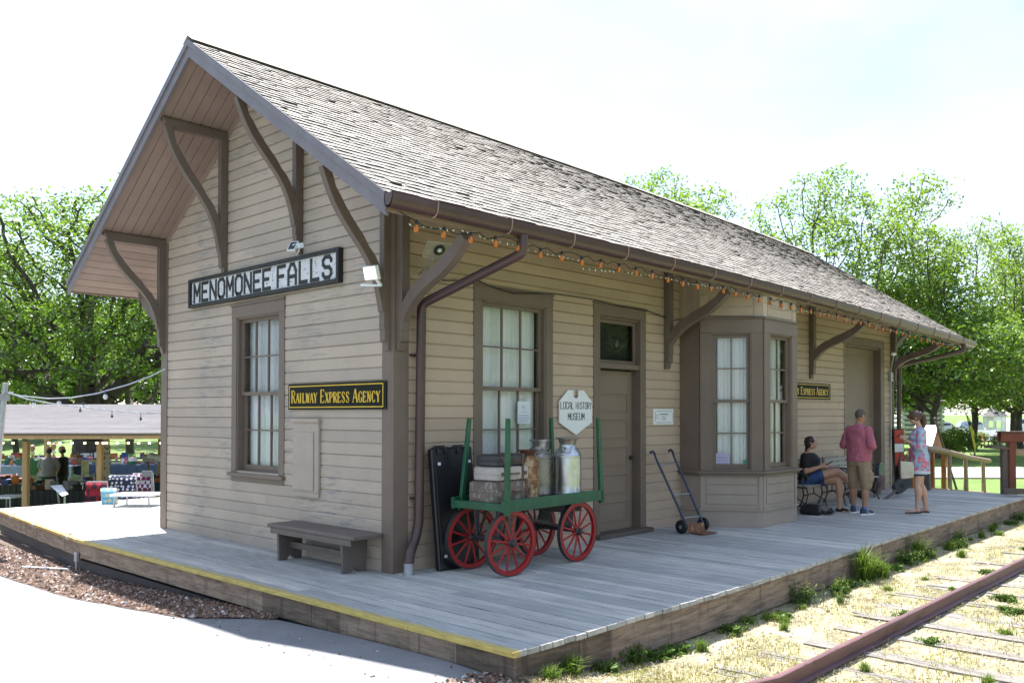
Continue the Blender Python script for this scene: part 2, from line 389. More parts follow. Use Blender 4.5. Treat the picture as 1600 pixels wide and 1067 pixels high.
def clap(mb, O, U, Nn, z0, z1, lim, holes, pitch=.134, seed=1, wear=1):
    """lapped boards on a wall; lim(z) gives the run at a height, holes are (u0,u1,z0,z1)"""
    rr = random.Random(seed); O, U, Nn = Vector(O), Vector(U), Vector(Nn); z = z0
    while z < z1-1e-4:
        zt = min(z+pitch, z1)
        cuts = sorted({z, zt} | {h[2] for h in holes if z < h[2] < zt} | {h[3] for h in holes if z < h[3] < zt})
        ua, ub = lim(z); joints = [ua]
        while joints[-1] < ub-2.6: joints.append(joints[-1]+rr.uniform(1.8, 4.2))
        joints = joints[1:]; joints = [j for j in joints if j < ub-.4]
        seg = [-99]+joints+[99]; sr = [(rr.random(), rr.uniform(-.0015, .0025), rr.uniform(-.003, .003)) for _ in seg]
        for za, zb in zip(cuts, cuts[1:]):
            zm = (za+zb)/2; iv = [(-1e3, 1e3)]
            for h in holes:
                if h[2] < zm < h[3]:
                    iv = [q for a, b in iv for q in ((a, min(b, h[0])), (max(a, h[1]), b)) if q[1]-q[0] > 1e-4]
            la, lb = lim(za), lim(min(zb, z1))
            for a, b in iv:
                for k in range(len(seg)-1):
                    a2, b2 = max(a, seg[k]), min(b, seg[k+1])
                    p0, p1 = max(a2, la[0]), min(b2, la[1]); q0, q1 = max(a2, lb[0]), min(b2, lb[1])
                    if p1-p0 < 1e-3: continue
                    if q1 < q0: q0 = q1 = (q0+q1)/2
                    q0 = max(q0, p0) if q0 < p0 else q0
                    r_, dn, dz_ = sr[k]; flip = U.cross(EZ).dot(Nn) < 0
                    P = lambda u, zz, o: O+U*u+Vector((0,0,zz))+Nn*o
                    def off(zz):
                        f_ = (zz-z)/pitch; return (.020 if f_ < .84 else .020-.016*(f_-.84)/.16)+dn
                    kz = z+pitch*.84; lv = [za]+([kz] if za+1e-4 < kz < zb-1e-4 else [])+[zb]
                    for zc, zd in zip(lv, lv[1:]):
                        tc_, td_ = (zc-za)/(zb-za), (zd-za)/(zb-za)
                        c0, c1 = p0+(q0-p0)*tc_, p1+(q1-p1)*tc_; e0, e1 = p0+(q0-p0)*td_, p1+(q1-p1)*td_
                        vs_ = [P(c0,zc,off(zc)), P(c1,zc,off(zc)), P(e1,zd,off(zd)), P(e0,zd,off(zd)), P(c0,zc,-.004), P(c1,zc,-.004)]
                        fs = [(0,1,2,3)]+([(1,0,4,5)] if zc == za else [])
                        mb.add(vs_, [f_[::-1] for f_ in fs] if flip else fs, r_)
        z += pitch
# openings: (u0,u1,z0,z1)
GW = (2.12, 3.42, .90, 3.03)          # gable window incl. casing (u=y)
FW = (1.07, 2.38, .90, 3.11)          # track side window
DR = (3.16, 4.30, 0, 3.11)            # entrance door
FD = (10.90, 12.95, 0, 3.22)          # freight door
BX0, BX1, BX2, BX3, BD1, BD2 = 5.17, 5.66, 6.68, 7.17, .37, 1.13
BAYH = (5.17, 7.17, 0, 4.2)
def gable_lim(z):
    if z < zs(0): return (0, W)
    d = (ZR-z)/SL; return (W/2-d, W/2+d)
m = MB(); clap(m, (0,0,0), EY, -EX, .0, ZR, gable_lim, [(GW[0]+.05,GW[1]-.05,GW[2]+.03,GW[3]-.03)], seed=3); m.build('gable_wall', MAT['siding_y'], depot)
m = MB(); clap(m, (0,0,0), EX, -EY, .0, 3.95, lambda z: (0, BX0), [(FW[0]+.05,FW[1]-.05,FW[2]+.03,FW[3]-.03), (DR[0]+.05,DR[1]-.05,-1,DR[3]-.05), (FD[0]+.05,FD[1]-.05,-1,FD[3]-.05), BAYH], seed=5); m.build('track_side_wall', MAT['siding_x'], depot)
m = MB(); clap(m, (0,0,0), EX, -EY, .0, 3.95, lambda z: (BX3, L), [(FW[0]+.05,FW[1]-.05,FW[2]+.03,FW[3]-.03), (DR[0]+.05,DR[1]-.05,-1,DR[3]-.05), (FD[0]+.05,FD[1]-.05,-1,FD[3]-.05), BAYH], seed=6); m.build('track_side_wall', MAT['siding_x'], depot)
m = MB(); clap(m, (L,0,0), EY, EX, .0, ZR-.05, gable_lim, [], seed=8); m.build('gable_wall', MAT['siding_y'], depot)
m = MB(); clap(m, (0,W,0), EX, EY, .0, 3.95, lambda z: (0, L), [], seed=9); m.build('back_wall', MAT['siding_x'], depot)
# dark floor and inner partition so no daylight runs through
m = MB(); m.box((.1,.1,.0),(L-.1,W-.1,.03)); m.build('floor', MAT['interior'], depot)
# corner boards
def corner(x, y, sx, sy):
    m = MB(); t = .032; wd = .165; z1 = zs(0 if y < 1 else W)+.0
    # sx,sy point outwards
    m.box((x+sx*t, y+sy*t, 0), (x-sx*wd, y, z1-.02)); m.box((x+sx*t, y, 0), (x, y-sy*wd, z1-.02))
    m.build('corner_board', MAT['trim'], depot, bevel=.003)
corner(0,0,-1,-1); corner(0,W,-1,1); corner(L,0,1,-1); corner(L,W,1,1)
# frieze at the gable top, under the soffit
for sgn in (-1, 1):
    m = MB(); a = Vector((-.028, W/2, ZR-.01)); b = Vector((-.028, W/2+sgn*W/2, zs(0)-.01))
    m.prism([(0,0),(1,0),(1,-.11/(b-a).length*1),(0,-.11/(b-a).length)], a, b-a, Vector((0,0,(b-a).length)), Vector((.026,0,0)))
    m.build('frieze_board', MAT['soffit'], depot)
m = MB(); m.box((.17,-.030,3.42),(BX0-.02,-.004,3.98)); m.box((BX3+.02,-.030,3.55),(L-.17,-.004,3.90))
m.M = None
# ---- roof ----
TH = .155
def roof_side(sgn):
    """slab of one slope; sgn -1 is the track side"""
    m = MB(); xs = lin(-OG, L+OG2, 24); ye = W/2+sgn*(W/2+OE)
    for x in xs:
        m.v += [(x, W/2, zs(W/2, x)+TH), (x, ye, zs(ye, x)+TH), (x, ye, zs(ye, x)+.012), (x, W/2, zs(W/2, x)+.012)]
    for i in range(len(xs)-1):
        a = i*4
        for q in ((0,1,5,4), (1,2,6,5), (2,3,7,6)): m.f.append(tuple(a+k for k in (q if sgn > 0 else q[::-1]))); m.r.append(.5); m.m.append(0)
    for a in (0, (len(xs)-1)*4): m.f.append((a, a+1, a+2, a+3)); m.r.append(.5); m.m.append(0)
    return m
roof = roof_side(-1).build('roof', MAT['rake'], depot)
roof2 = roof_side(1).build('roof', MAT['rake'], depot)
def shingles(sgn, parent, seed):
    rr = random.Random(seed); m = MB(); S2 = math.sqrt(1+SL*SL); length = (W/2+OE)*S2+.05; ex = .118; n = int(length/ex)+1
    dn = Vector((0, sgn/S2, -SL/S2)); nm = Vector((0, sgn*SL/S2, 1/S2))
    for i in range(n):
        # distance of the butt edge from the ridge
        d1 = length - i*ex + 0; d0 = max(0, d1-ex*1.6)
        if d1 < .04: break
        x = -OG-.035
        up = d1/length
        while x < L+OG2+.03:
            wd = rr.choice((.075,.10,.12,.15,.18))*rr.uniform(.85, 1.15); x2 = min(x+wd, L+OG2+.035)
            # worn band in the upper third towards the far end: curled and split shingles
            bad = smooth01((.62-up)/.25)*smooth01((x-1)/5)*.85+.035
            lift = rr.uniform(0, .005)+(rr.random() < .30*bad)*rr.uniform(.004, .013)
            miss = rr.random() < .010*bad+.0012
            jit = rr.uniform(-.010, .012)+(rr.random() < .3*bad)*rr.uniform(-.030, .01)
            if not miss:
                t0 = .015+lift; bt = rr.uniform(.010,.015)
                zz = lambda xx: Vector((xx, W/2, zs(W/2, xx)+TH))
                a, b = zz(x+.0025), zz(x2-.0025)
                lowl = rr.uniform(-.003, .003)
                p = [a+dn*d0+nm*.004, b+dn*d0+nm*.004, b+dn*(d1+jit)+nm*(.006+lift+bt+lowl), a+dn*(d1+jit)+nm*(.006+lift+bt),
                     b+dn*(d1+jit)+nm*(.004+lift*.5+lowl), a+dn*(d1+jit)+nm*(.004+lift*.5)]
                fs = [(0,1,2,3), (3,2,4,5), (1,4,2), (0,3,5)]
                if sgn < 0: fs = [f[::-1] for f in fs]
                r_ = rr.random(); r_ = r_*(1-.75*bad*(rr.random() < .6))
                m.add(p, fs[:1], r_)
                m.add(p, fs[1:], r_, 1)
            x = x2
    # ridge cap boards
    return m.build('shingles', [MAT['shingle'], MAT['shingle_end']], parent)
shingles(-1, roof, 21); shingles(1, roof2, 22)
m = MB(); xs = lin(-OG-.04, L+OG2+.03, 60)
for a, b in zip(xs, xs[1:]):
    for sgn in (-1, 1):
        za, zb = zs(W/2, a)+TH+.03, zs(W/2, b)+TH+.03
        m.add([(a,W/2,za+.02),(b+.02,W/2,zb+.02+random.uniform(0,.01)),(b+.02,W/2+sgn*.12,zb+.02-.12*SL),(a,W/2+sgn*.12,za-.12*SL+.02)], [(0,1,2,3) if sgn > 0 else (3,2,1,0)])
m.build('ridge_cap', MAT['shingle'], roof)
# rake boards (two stepped layers) at both gables
for x0, sx in ((-OG, -1), (L+OG2, 1)):
    for sgn in (-1, 1):
        m = MB(); ye = W/2+sgn*(W/2+OE+.012)
        s_ = sag(max(x0, 0))
        def P(y, dz, x): return Vector((x, y, ZR-SL*abs(y-W/2)+dz+s_))
        for (o0, o1, lo_, hi_) in ((0, .026, -.045, TH+.0), (.026, .045, .085, TH+.012)):
            a = [P(W/2,lo_,x0+sx*o0), P(ye,lo_,x0+sx*o0), P(ye,hi_,x0+sx*o0), P(W/2,hi_,x0+sx*o0)]
            b = [p+Vector((sx*(o1-o0),0,0)) for p in a]
            m.add(a+b, [(0,1,2,3),(7,6,5,4),(0,4,5,1),(1,5,6,2),(2,6,7,3),(3,7,4,0)])
        m.build('rake_board', MAT['rake'], roof if sgn < 0 else roof2)
# soffit boards: along the slope over the gables, along the eaves elsewhere
for xa, xb, sgn in ((-OG+.0, -.004, -1), (-OG+.0, -.004, 1), (L+.004, L+OG2, -1), (L+.004, L+OG2, 1)):
    m = MB(); nb = 7 if xa < 0 else 12
    for k in range(nb):
        a, b = xa+(xb-xa)*k/nb+.004, xa+(xb-xa)*(k+1)/nb-.004
        if 1:
            y0, y1 = W/2, W/2+sgn*(W/2-.02); d = random.uniform(0, .002); r_ = random.random()
            vs_ = [(a,y0,zs(y0,a)+.0-d),(b,y0,zs(y0,b)-d),(b,y1,zs(y1,b)-d),(a,y1,zs(y1,a)-d)]
            m.add(vs_+[(v[0],v[1],v[2]+.011) for v in vs_], [(0,1,2,3) if sgn < 0 else (3,2,1,0), (4,5,1,0), (7,6,2,3), (0,3,7,4), (1,2,6,5)], r_)
    m.build('gable_soffit', MAT['soffit'], depot)
for sgn in (-1, 1):
    m = MB()
    for k in range(9):
        ya = W/2+sgn*(W/2+(OE-.01)*k/9+.003); yb = W/2+sgn*(W/2+(OE-.01)*(k+1)/9-.005); r_ = random.random(); xs = lin(-OG+.004, L+OG2-.004, 20)
        for xa, xb in zip(xs, xs[1:]):
            vs_ = [(xa,ya,zs(ya,xa)),(xb,ya,zs(ya,xb)),(xb,yb,zs(yb,xb)),(xa,yb,zs(yb,xa))]
            m.add(vs_+[(v[0],v[1],v[2]+.011) for v in vs_], [(0,1,2,3) if sgn < 0 else (3,2,1,0), (3,2,6,7), (0,1,5,4)], r_)
    m.build('eave_soffit', MAT['soffit'], depot)
# eave fascia and gutter
def eave_run(sgn):
    ye = W/2+sgn*(W/2+OE); xs = lin(-OG-.03, L+OG2+.02, 30)
    m = MB()
    for xa, xb in zip(xs, xs[1:]):
        za, zb = zs(ye, xa), zs(ye, xb)
        q = [(xa,ye,za-.015),(xb,ye,zb-.015),(xb,ye+sgn*.025,zb-.015),(xa,ye+sgn*.025,za-.015),(xa,ye,za+.13),(xb,ye,zb+.13),(xb,ye+sgn*.025,zb+.13),(xa,ye+sgn*.025,za+.13)]
        m.add(q, [(0,1,2,3),(3,2,6,7),(4,7,6,5),(0,4,5,1)], .5)
    m.build('eave_fascia', MAT['soffit'], depot)
    if sgn > 0: return
    # half-round gutter hanging on the fascia
    prof = [(.030,.125),(.030,.055),(.045,.02),(.075,.0),(.11,.005),(.14,.035),(.150,.08),(.150,.122),(.160,.132),(.150,.135),(.142,.122),(.142,.085),(.13,.045),(.10,.02),(.075,.016),(.05,.03),(.04,.06),(.04,.125)]
    m = MB(); xs = lin(-OG-.06, L+OG2+.06, 40)
    m.loft([[(x, ye+sgn*p[0], zs(ye, x)+p[1]+.004) for p in prof] for x in xs], True, .5)
    for x in (xs[0], xs[-1]):
        m.add([(x, ye+sgn*p[0], zs(ye, x)+p[1]+.004) for p in prof[:9]], [tuple(range(9))], .5)
    g = m.build('gutter', MAT['gutter'], depot, smooth=True)
    m = MB(); x = -.45
    while x < L+OG2:
        z = zs(ye, x)+.004; pts = [(x, ye+sgn*q[0], z+q[1]) for q in ((.03,.132),(.156,.137),(.156,.085),(.143,.03),(.112,-.003),(.075,-.006))]
        for a, b in zip(pts, pts[1:]): m.bar(a, b, .014, .003, up=(1,0,0))
        x += .93
    m.build('gutter_strap', MAT['strap'], g)
eave_run(-1); eave_run(1)
# ---- brackets ----
def brace_poly(P0, P1, wd, wob=.035, n=14):
    """outline of a sawn S-curved brace between two points of the (u,v) plane, with ogee nicks"""
    P0, P1 = Vector((*P0, 0)), Vector((*P1, 0)); d = P1-P0; ln = d.length; d.normalize(); nn = Vector((-d.y, d.x, 0))
    up, lo_ = [], []
    for i in range(n+1):
        t_ = i/n; bow = math.sin(t_*PI*2)*wob - math.sin(t_*PI)*wob*.9
        k = 1+.18*math.sin(t_*PI)
        nick = 0
        if abs(t_-.12) < .04 or abs(t_-.60) < .03: nick = .014
        p = P0+d*(ln*t_)+nn*bow
        up.append(p+nn*wd/2*k); lo_.append(p-nn*(wd/2*k-nick))
    return [(p.x, p.y) for p in up]+[(p.x, p.y) for p in reversed(lo_)]
def bracket(O, U, Tv, reach, ztop_in, ztop_out, zbot, zb_in, thick=.085, post=.10, beam=None, parent=depot, braceout=1.0, low=False):
    """O wall foot (z=0), U outward, Tv sideways (unit); post on the wall, brace from the post to the soffit edge"""
    O, U, Tv = Vector(O), Vector(U), Vector(Tv); hw = thick/2; parts = []
    post_poly = [(0.002, zbot), (post*.35, zbot), (post*.55, zbot+.05), (post*.55, zbot+.085), (post*.9, zbot+.10), (post*.9, zbot+.20), (post, zbot+.22), (post, ztop_in), (0.002, ztop_in)]
    m = MB(); m.prism(post_poly, O-Tv*hw, U, EZ, Tv*thick)
    if beam:
        m.prism([(post, beam-.115), (reach*.86, beam-.115), (reach*.90, beam-.085), (reach*.99, beam-.05), (reach, beam), (post, beam)], O-Tv*hw*.98, U, EZ, Tv*thick*.98)
    zt = (beam if beam else ztop_out)
    b = brace_poly((1.04, ztop_out-.10), (.03, zb_in-.06), .118, wob=.045) if low else brace_poly((reach*.93*braceout, zt-.09), (post*.75, zb_in),   .088 if beam else .12, wob=.055 if beam else .045)
    m.prism(b, O-Tv*hw*.96, U, EZ, Tv*thick*.96)
    return m.build('bracket', MAT['trim_b'], parent, bevel=.004)
MAT['trim_b'] = simple('bracket_paint', (.135,.100,.083), .55, var=.14, nscale=3, wear=(.26,.22,.19), wearpos=.72)
for yb in (0.055, 1.77, 3.60, W-.055):
    zt = zs(yb)-.006
    bracket((-.02, yb, 0), -EX, EY, OG-.05, zt, zt, {0.055: 2.30, 1.77: 3.52, 3.60: 3.46}.get(yb, 2.52), {0.055: 2.72, 1.77: 3.86, 3.60: 3.78}.get(yb, 2.88), beam=zt-.0)
for xb in (.055, 4.80, 9.42, L-.055):
    zt = zs(-.1, xb); zo = zs(-.92, xb)
    bracket((xb, -.022, 0), -EY, EX, 1.04, zt, zs(-1.06, xb), 2.30, 2.66 if xb < 1 else 2.70, thick=.105, low=True)
for xb in (.055, 4.80, 9.42, L-.055):
    zt = zs(W+.1, xb); zo = zs(W+.92, xb)
    bracket((xb, W+.022, 0), EY, EX, 1.0, zt, zo+.06, 2.30, 2.70)
for yb in (0.055, 1.77, 3.60, W-.055):
    zt = zs(yb, L+.9)-.03
    bracket((L+.02, yb, 0), EX, EY, 1.6, zt, zt, 2.5 if yb in (.055, W-.055) else 3.5, 2.9 if yb in (.055, W-.055) else 3.86, beam=zt)
# ---- windows ----
def window(O, U, Nn, u0, u1, z0, z1, cas=.125, cols=3, rows=2, head=.15, sill=True, curt=(.10, .96), parent=depot, deep=.0, sill_ext=.03, stepcurt=None):
    """double hung window; O,U,Nn frame of the wall; u0..z1 outer edge of the casing"""
    O, U, Nn = Vector(O), Vector(U), Vector(Nn)
    T = lambda u, z, n: O+U*u+EZ*z+Nn*n
    def bx(m, ua, ub, za, zb, na, nb): m.obox(T(ua, za, na), U*(ub-ua), EZ*(zb-za), Nn*(nb-na))
    m = MB(); P = .030
    bx(m, u0, u0+cas, z0, z1-head, -.03, P); bx(m, u1-cas, u1, z0, z1-head, -.03, P)
    bx(m, u0, u1, z1-head, z1, -.03, P+.004); bx(m, u0-.012, u1+.012, z1, z1+.022, -.01, P+.022)
    a, b, c, d = u0+cas, u1-cas, z0+.03, z1-head
    bx(m, a-.002, a+.022, c, d, -.14, P-.010); bx(m, b-.022, b+.002, c, d, -.14, P-.010); bx(m, a, b, d-.022, d+.002, -.14, P-.010); bx(m, a, b, c-.03, c, -.14, P-.012)
    wo_ = m.build('window', MAT['trim'], parent, bevel=.003)
    a += .022; b -= .022; d -= .022; mid = (c+d)/2+.01
    for which in (0, 1):
        za, zb = (mid-.022, d) if which else (c, mid+.022); n1 = -.030 if which else -.070; n0 = n1-.036
        fr = .045; m = MB()
        bx(m, a, a+fr, za, zb, n0, n1); bx(m, b-fr, b, za, zb, n0, n1); bx(m, a+fr, b-fr, zb-(fr if which else .044), zb, n0, n1); bx(m, a+fr, b-fr, za, za+(.044 if which else .07), n0, n1)
        ga, gb, gc, gd = a+fr, b-fr, za+(.044 if which else .07), zb-.044
        for k in range(1, cols): q = ga+(gb-ga)*k/cols; bx(m, q-.010, q+.010, gc, gd, n0+.006, n1-.004)
        for k in range(1, rows): q = gc+(gd-gc)*k/rows; bx(m, ga, gb, q-.009, q+.009, n0+.007, n1-.006)
        m.build('sash', MAT['trim'], wo_)
        m = MB(); nn = n0+.012; m.add([T(ga,gc,nn), T(gb,gc,nn), T(gb,gd,nn), T(ga,gd,nn)], [(0,1,2,3) if U.cross(EZ).dot(Nn) > 0 else (3,2,1,0)])
        m.build('pane', MAT['glass'], wo_)
    # curtain, slightly wavy, set back behind the glass
    m = MB(); q0 = a+(b-a)*curt[0]; q1 = a+(b-a)*curt[1]; n = 40; ps = []
    for i in range(n+1):
        t_ = i/n; ps.append((q0+(q1-q0)*t_, -.155-.012*math.sin(t_*31)-.008*math.sin(t_*73+1)))
    for (p, q) in zip(ps, ps[1:]):
        m.add([T(p[0], c+.02, p[1]), T(q[0], c+.02, q[1]), T(q[0]+.004, d, q[1]), T(p[0]+.004, d, p[1])], [(0,1,2,3) if U.cross(EZ).dot(Nn) > 0 else (3,2,1,0)], .5)
    m.build('curtain', MAT['curtain'], wo_, smooth='all')
    # dark reveal box behind
    m = MB(); e = .02
    p = [T(a-e,c-e,-.145), T(b+e,c-e,-.145), T(b+e,d+e,-.145), T(a-e,d+e,-.145), T(a-e,c-e,-.5), T(b+e,c-e,-.5), T(b+e,d+e,-.5), T(a-e,d+e,-.5)]
    m.add(p, [(4,5,6,7), (0,1,5,4), (1,2,6,5), (2,3,7,6), (3,0,4,7)])
    m.build('reveal', MAT['interior'], wo_)
    if sill:
        m = MB(); bx(m, u0-sill_ext, u1+sill_ext, z0-.045, z0, -.03, .075); bx(m, u0, u1, z0-.11, z0-.045, -.01, .030)
        m.build('sill', MAT['trim'], wo_, bevel=.004)
    return wo_
window((0,0,0), EY, -EX, *GW, curt=(0.0, 1.0))
window((0,0,0), EX, -EY, *FW, curt=(0.0, .98))
# ---- entrance door with transom ----
def panel_door(name, x0, x1, z0, z1, y, panels, mat, cols=1, stile=.11):
    m = MB(); m.box((x0, y, z0), (x1, y+.045, z1)); k = .012
    m.box((x0, y-k, z0), (x0+stile, y, z1)); m.box((x1-stile, y-k, z0), (x1, y, z1))
    edges = [z0]+panels+[z1]
    for i in range(0, len(panels)//2+1):
        a = z0 if i == 0 else panels[i*2-1]; b = panels[i*2] if i*2 < len(panels) else z1
        m.box((x0+stile, y-k, a), (x1-stile, y, b))
    for i in range(len(panels)//2):
        a, b = panels[i*2], panels[i*2+1]
        m.box((x0+stile+.03, y-k*.55, a+.03), (x1-stile-.03, y, b-.03))
    return m.build(name, mat, depot, bevel=.004)
x0, x1 = DR[0]+.13, DR[1]-.13
door = panel_door('door', x0, x1, .04, 2.24, .13, [.14,.42, .52,.80, .90,1.18, 1.28,1.56, 1.66,1.92], MAT['door'])
m = MB(); m.box((DR[0],-.034,0),(DR[0]+.13,.0,DR[3]-.15)); m.box((DR[1]-.13,-.034,0),(DR[1],.0,DR[3]-.15)); m.box((DR[0],-.038,DR[3]-.15),(DR[1],0,DR[3]))
m.box((DR[0]-.01,-.055,DR[3]),(DR[1]+.01,0,DR[3]+.02))
m.box((DR[0]+.10,0.001,0),(DR[0]+.13,.17,DR[3]-.15)); m.box((DR[1]-.13,0.001,0),(DR[1]-.10,.17,DR[3]-.15)); m.box((x0,.001,2.93),(x1,.17,2.96)); m.box((x0,-.02,2.26),(x1,.15,2.33))
for (a, b, c, d) in ((x0,x0+.05,2.33,2.93),(x1-.05,x1,2.33,2.93),(x0+.05,x1-.05,2.33,2.38),(x0+.05,x1-.05,2.88,2.93)): m.box((a,.05,c),(b,.09,d))
m.build('door_frame', MAT['trim'], door, bevel=.003)
m = MB(); m.add([(x0+.04,.075,2.37),(x1-.04,.075,2.37),(x1-.04,.075,2.89),(x0+.04,.075,2.89)], [(0,1,2,3)]); m.build('transom_pane', MAT['glass'], door)
m = MB(); m.box((x0,.16,2.2),(x1,.55,2.95)); m.build('transom_reveal', MAT['interior'], door)
m = MB(); m.box((DR[0]-.02,-.16,.002),(DR[1]+.02,.13,.055)); m.build('threshold', MAT['wood_dark'], door, bevel=.006)
m = MB(); m.lathe((0,0,0), [(.001,0),(.026,.001),(.028,.03),(.022,.05),(.001,.055)], 14)
m.v = [(x1-.055+p[0], .118-p[2], 1.03+p[1]) for p in m.v]; m.build('handle', MAT['dark_metal'], door, smooth=True)
# ---- freight door ----
x0, x1 = FD[0]+.02, FD[1]-.20
fd = panel_door('freight_door', x0, x1, .03, 3.02, .14, [.22,1.28, 1.56,2.90], MAT['door'], stile=.17)
m = MB(); m.box((FD[1]-.20,-.034,0),(FD[1],.0,FD[3]-.16)); m.box((FD[0],-.037,FD[3]-.16),(FD[1],0,FD[3])); m.box((FD[0]-.0,-.03,0),(FD[0]+.018,.0,FD[3]-.16))
m.box((FD[1]-.20,0.001,0),(FD[1]-.17,.19,FD[3]-.16)); m.box((FD[0]-.03,0.001,0),(FD[0],.19,FD[3]-.16)); m.box((x0,.001,3.02),(x1,.19,3.06))
m.build('door_frame', MAT['trim'], fd, bevel=.003)
m = MB(); m.box((FD[0]-.5,.2,0),(FD[1]+.3,.3,3.3)); m.build('door_reveal', MAT['interior'], fd)
# ---- bay window ----
bay = MB(); plan = [(BX0,0),(BX0,-BD1),(BX1,-BD2),(BX2,-BD2),(BX3,-BD1),(BX3,0)]
def face(i): a, b = Vector((*plan[i],0)), Vector((*plan[i+1],0)); u = (b-a).normalized(); return a, u, (b-a).length, Vector((u.y, -u.x, 0))
BS, BT = .80, 3.03           # sill height, top of the brown band
def mitre(m, z0, z1, out, inn=.0):
    pts = []
    for k in range(6):
        p = Vector((*plan[k],0))
        if k == 0: n = face(0)[3]; q = p+n*out
        elif k == 5: n = face(4)[3]; q = p+n*out
        else:
            n1, n2 = face(k-1)[3], face(k)[3]; bz = (n1+n2).normalized(); q = p+bz*(out/bz.dot(n1))
        pts.append((q.x, q.y))
    m.prism(pts[:1]+pts[1:-1]+pts[-1:], (0,0,z0), EX, EY, Vector((0,0,z1-z0)))
mb2 = MB(); mitre(mb2, 0, .235, .012); mitre(mb2, .235, .262, .034)
mitre(mb2, .262, BS-.05, 0)
for i in range(5):
    a, u, ln, n = face(i)
    if i in (1, 2, 3):
        for za, zb in ((.33,.46),(.475,.605),(.62,.715)):
            for q in ((.09, ln-.09),): mb2.obox(a+u*q[0]+EZ*za+n*.0, u*(q[1]-q[0]), EZ*(zb-za), n*.011)
        mb2.obox(a+u*.0+EZ*.262, u*.06, EZ*(.74-.262), n*.016); mb2.obox(a+u*(ln-.06)+EZ*.262, u*.06, EZ*(.74-.262), n*.016)
mb2.build('bay_base', MAT['siding_b'] if 'siding_b' in MAT else MAT.setdefault('siding_b', simple('bay_panel_paint', (.31,.25,.21), .55, var=.08, nscale=3, wear=(.42,.41,.40), wearpos=.80)), depot, bevel=.002)
m = MB(); mitre(m, BS-.05, BS-.02, .055); mitre(m, BS-.02, BS+.012, .085); m.build('bay_sill', MAT['trim'], depot, bevel=.004)
# upper tan boards between the brown band and the soffit
m = MB()
for i in range(5):
    a, u, ln, n = face(i)
    b = a+u*ln; za_, zb_ = zs(a.y, a.x)+.004, zs(b.y, b.x)+.004; z0_ = BT+.02
    q = [Vector((a.x,a.y,z0_)), Vector((b.x,b.y,z0_)), Vector((b.x,b.y,zb_)), Vector((a.x,a.y,za_))]
    m.add(q+[p_-n*.03 for p_ in q], [(0,1,2,3),(7,6,5,4),(0,4,5,1),(2,6,7,3)]); hh = min(za_, zb_)-z0_-.012
    m.obox(a+EZ*z0_, u*.12, EZ*hh, n*.012); m.obox(a+u*(ln-.12)+EZ*z0_, u*.12, EZ*hh, n*.012)
    if ln > .4:
        for zq in (.03, .17): m.obox(a+u*.14+EZ*(z0_+zq), u*(ln-.28), EZ*.125, n*.009)
m.build('bay_frieze', MAT['siding_x'], depot, bevel=.002)
# bay casings + windows
for i in (1, 2, 3):
    a, u, ln, n = face(i)
    window(a, u, n, 0.0, ln, BS+.012, BT, cas=.165 if i != 2 else .17, cols=2, rows=2, head=.20, sill=False, curt=(0, 1.0) if i == 1 else (0, .94))
m = MB()
for i in (0, 4):
    m = MB(); a, u, ln, n = face(i); m.obox(a+EZ*BS-n*.03, u*ln, EZ*(BT-BS), n*.05); m.build('bay_cheek', MAT['trim'], depot)
m = MB(); m.prism([(p[0], p[1]) for p in [(BX0+.05,-.1),(BX0+.05,-BD1+.1),(BX1+.05,-BD2+.35),(BX2-.05,-BD2+.35),(BX3-.05,-BD1+.1),(BX3-.05,-.1)]], (0,0,.4), EX, EY, (0,0,2.9)); m.build('bay_reveal', MAT['interior'], depot)
# ---- downspouts ----
def downspout(pts, foot):
    m = MB(); P = []
    for i, p in enumerate(pts):
        p = Vector(p)
        if 0 < i < len(pts)-1:
            a, b = Vector(pts[i-1]), Vector(pts[i+1]); r_ = min(.07, (a-p).length*.45, (b-p).length*.45)
            for t_ in (0, .25, .5, .75, 1):
                q0 = p+(a-p).normalized()*r_; q1 = p+(b-p).normalized()*r_
                P.append(q0.lerp(p, t_).lerp(p.lerp(q1, t_), t_))
        else: P.append(p)
    m.tube(P, .050, 16)
    # corrugation rings at the elbows
    for p in pts[1:-1]:
        p = Vector(p)
    d = m.build('downspout', MAT['gutter'], depot, smooth=True)
    if foot: m = MB(); m.tube([foot, Vector(foot)+Vector((0,0,.12))], .052, 16); m.build('drain_pipe', MAT['galv'], d, smooth=True)
    m = MB()
    for z in (.75, 2.25): q = Vector((pts[3][0], pts[3][1], z)); m.tube([q, q+Vector((0,0,.025))], .046, 14); m.box((q.x-.06,q.y+.03,z),(q.x+.06,-.02,z+.025))
    m.build('strap', MAT['gutter'], d)
zg = zs(-OE, .7)
downspout([(.70,-1.19,zg+.02),(.70,-1.19,zg-.16),(.255,-.125,2.80),(.245,-.105,.50),(.20,-.115,.36),(.06,-.19,.20),(.045,-.20,.05)], (.045,-.20,0))
zg = zs(-OE, 14.6)
downspout([(14.6,-1.19,zg+.02),(14.6,-1.19,zg-.14),(13.56,-.125,2.72),(13.56,-.105,.50),(13.58,-.12,.3),(13.60,-.2,.15),(13.6,-.2,.03)], None)
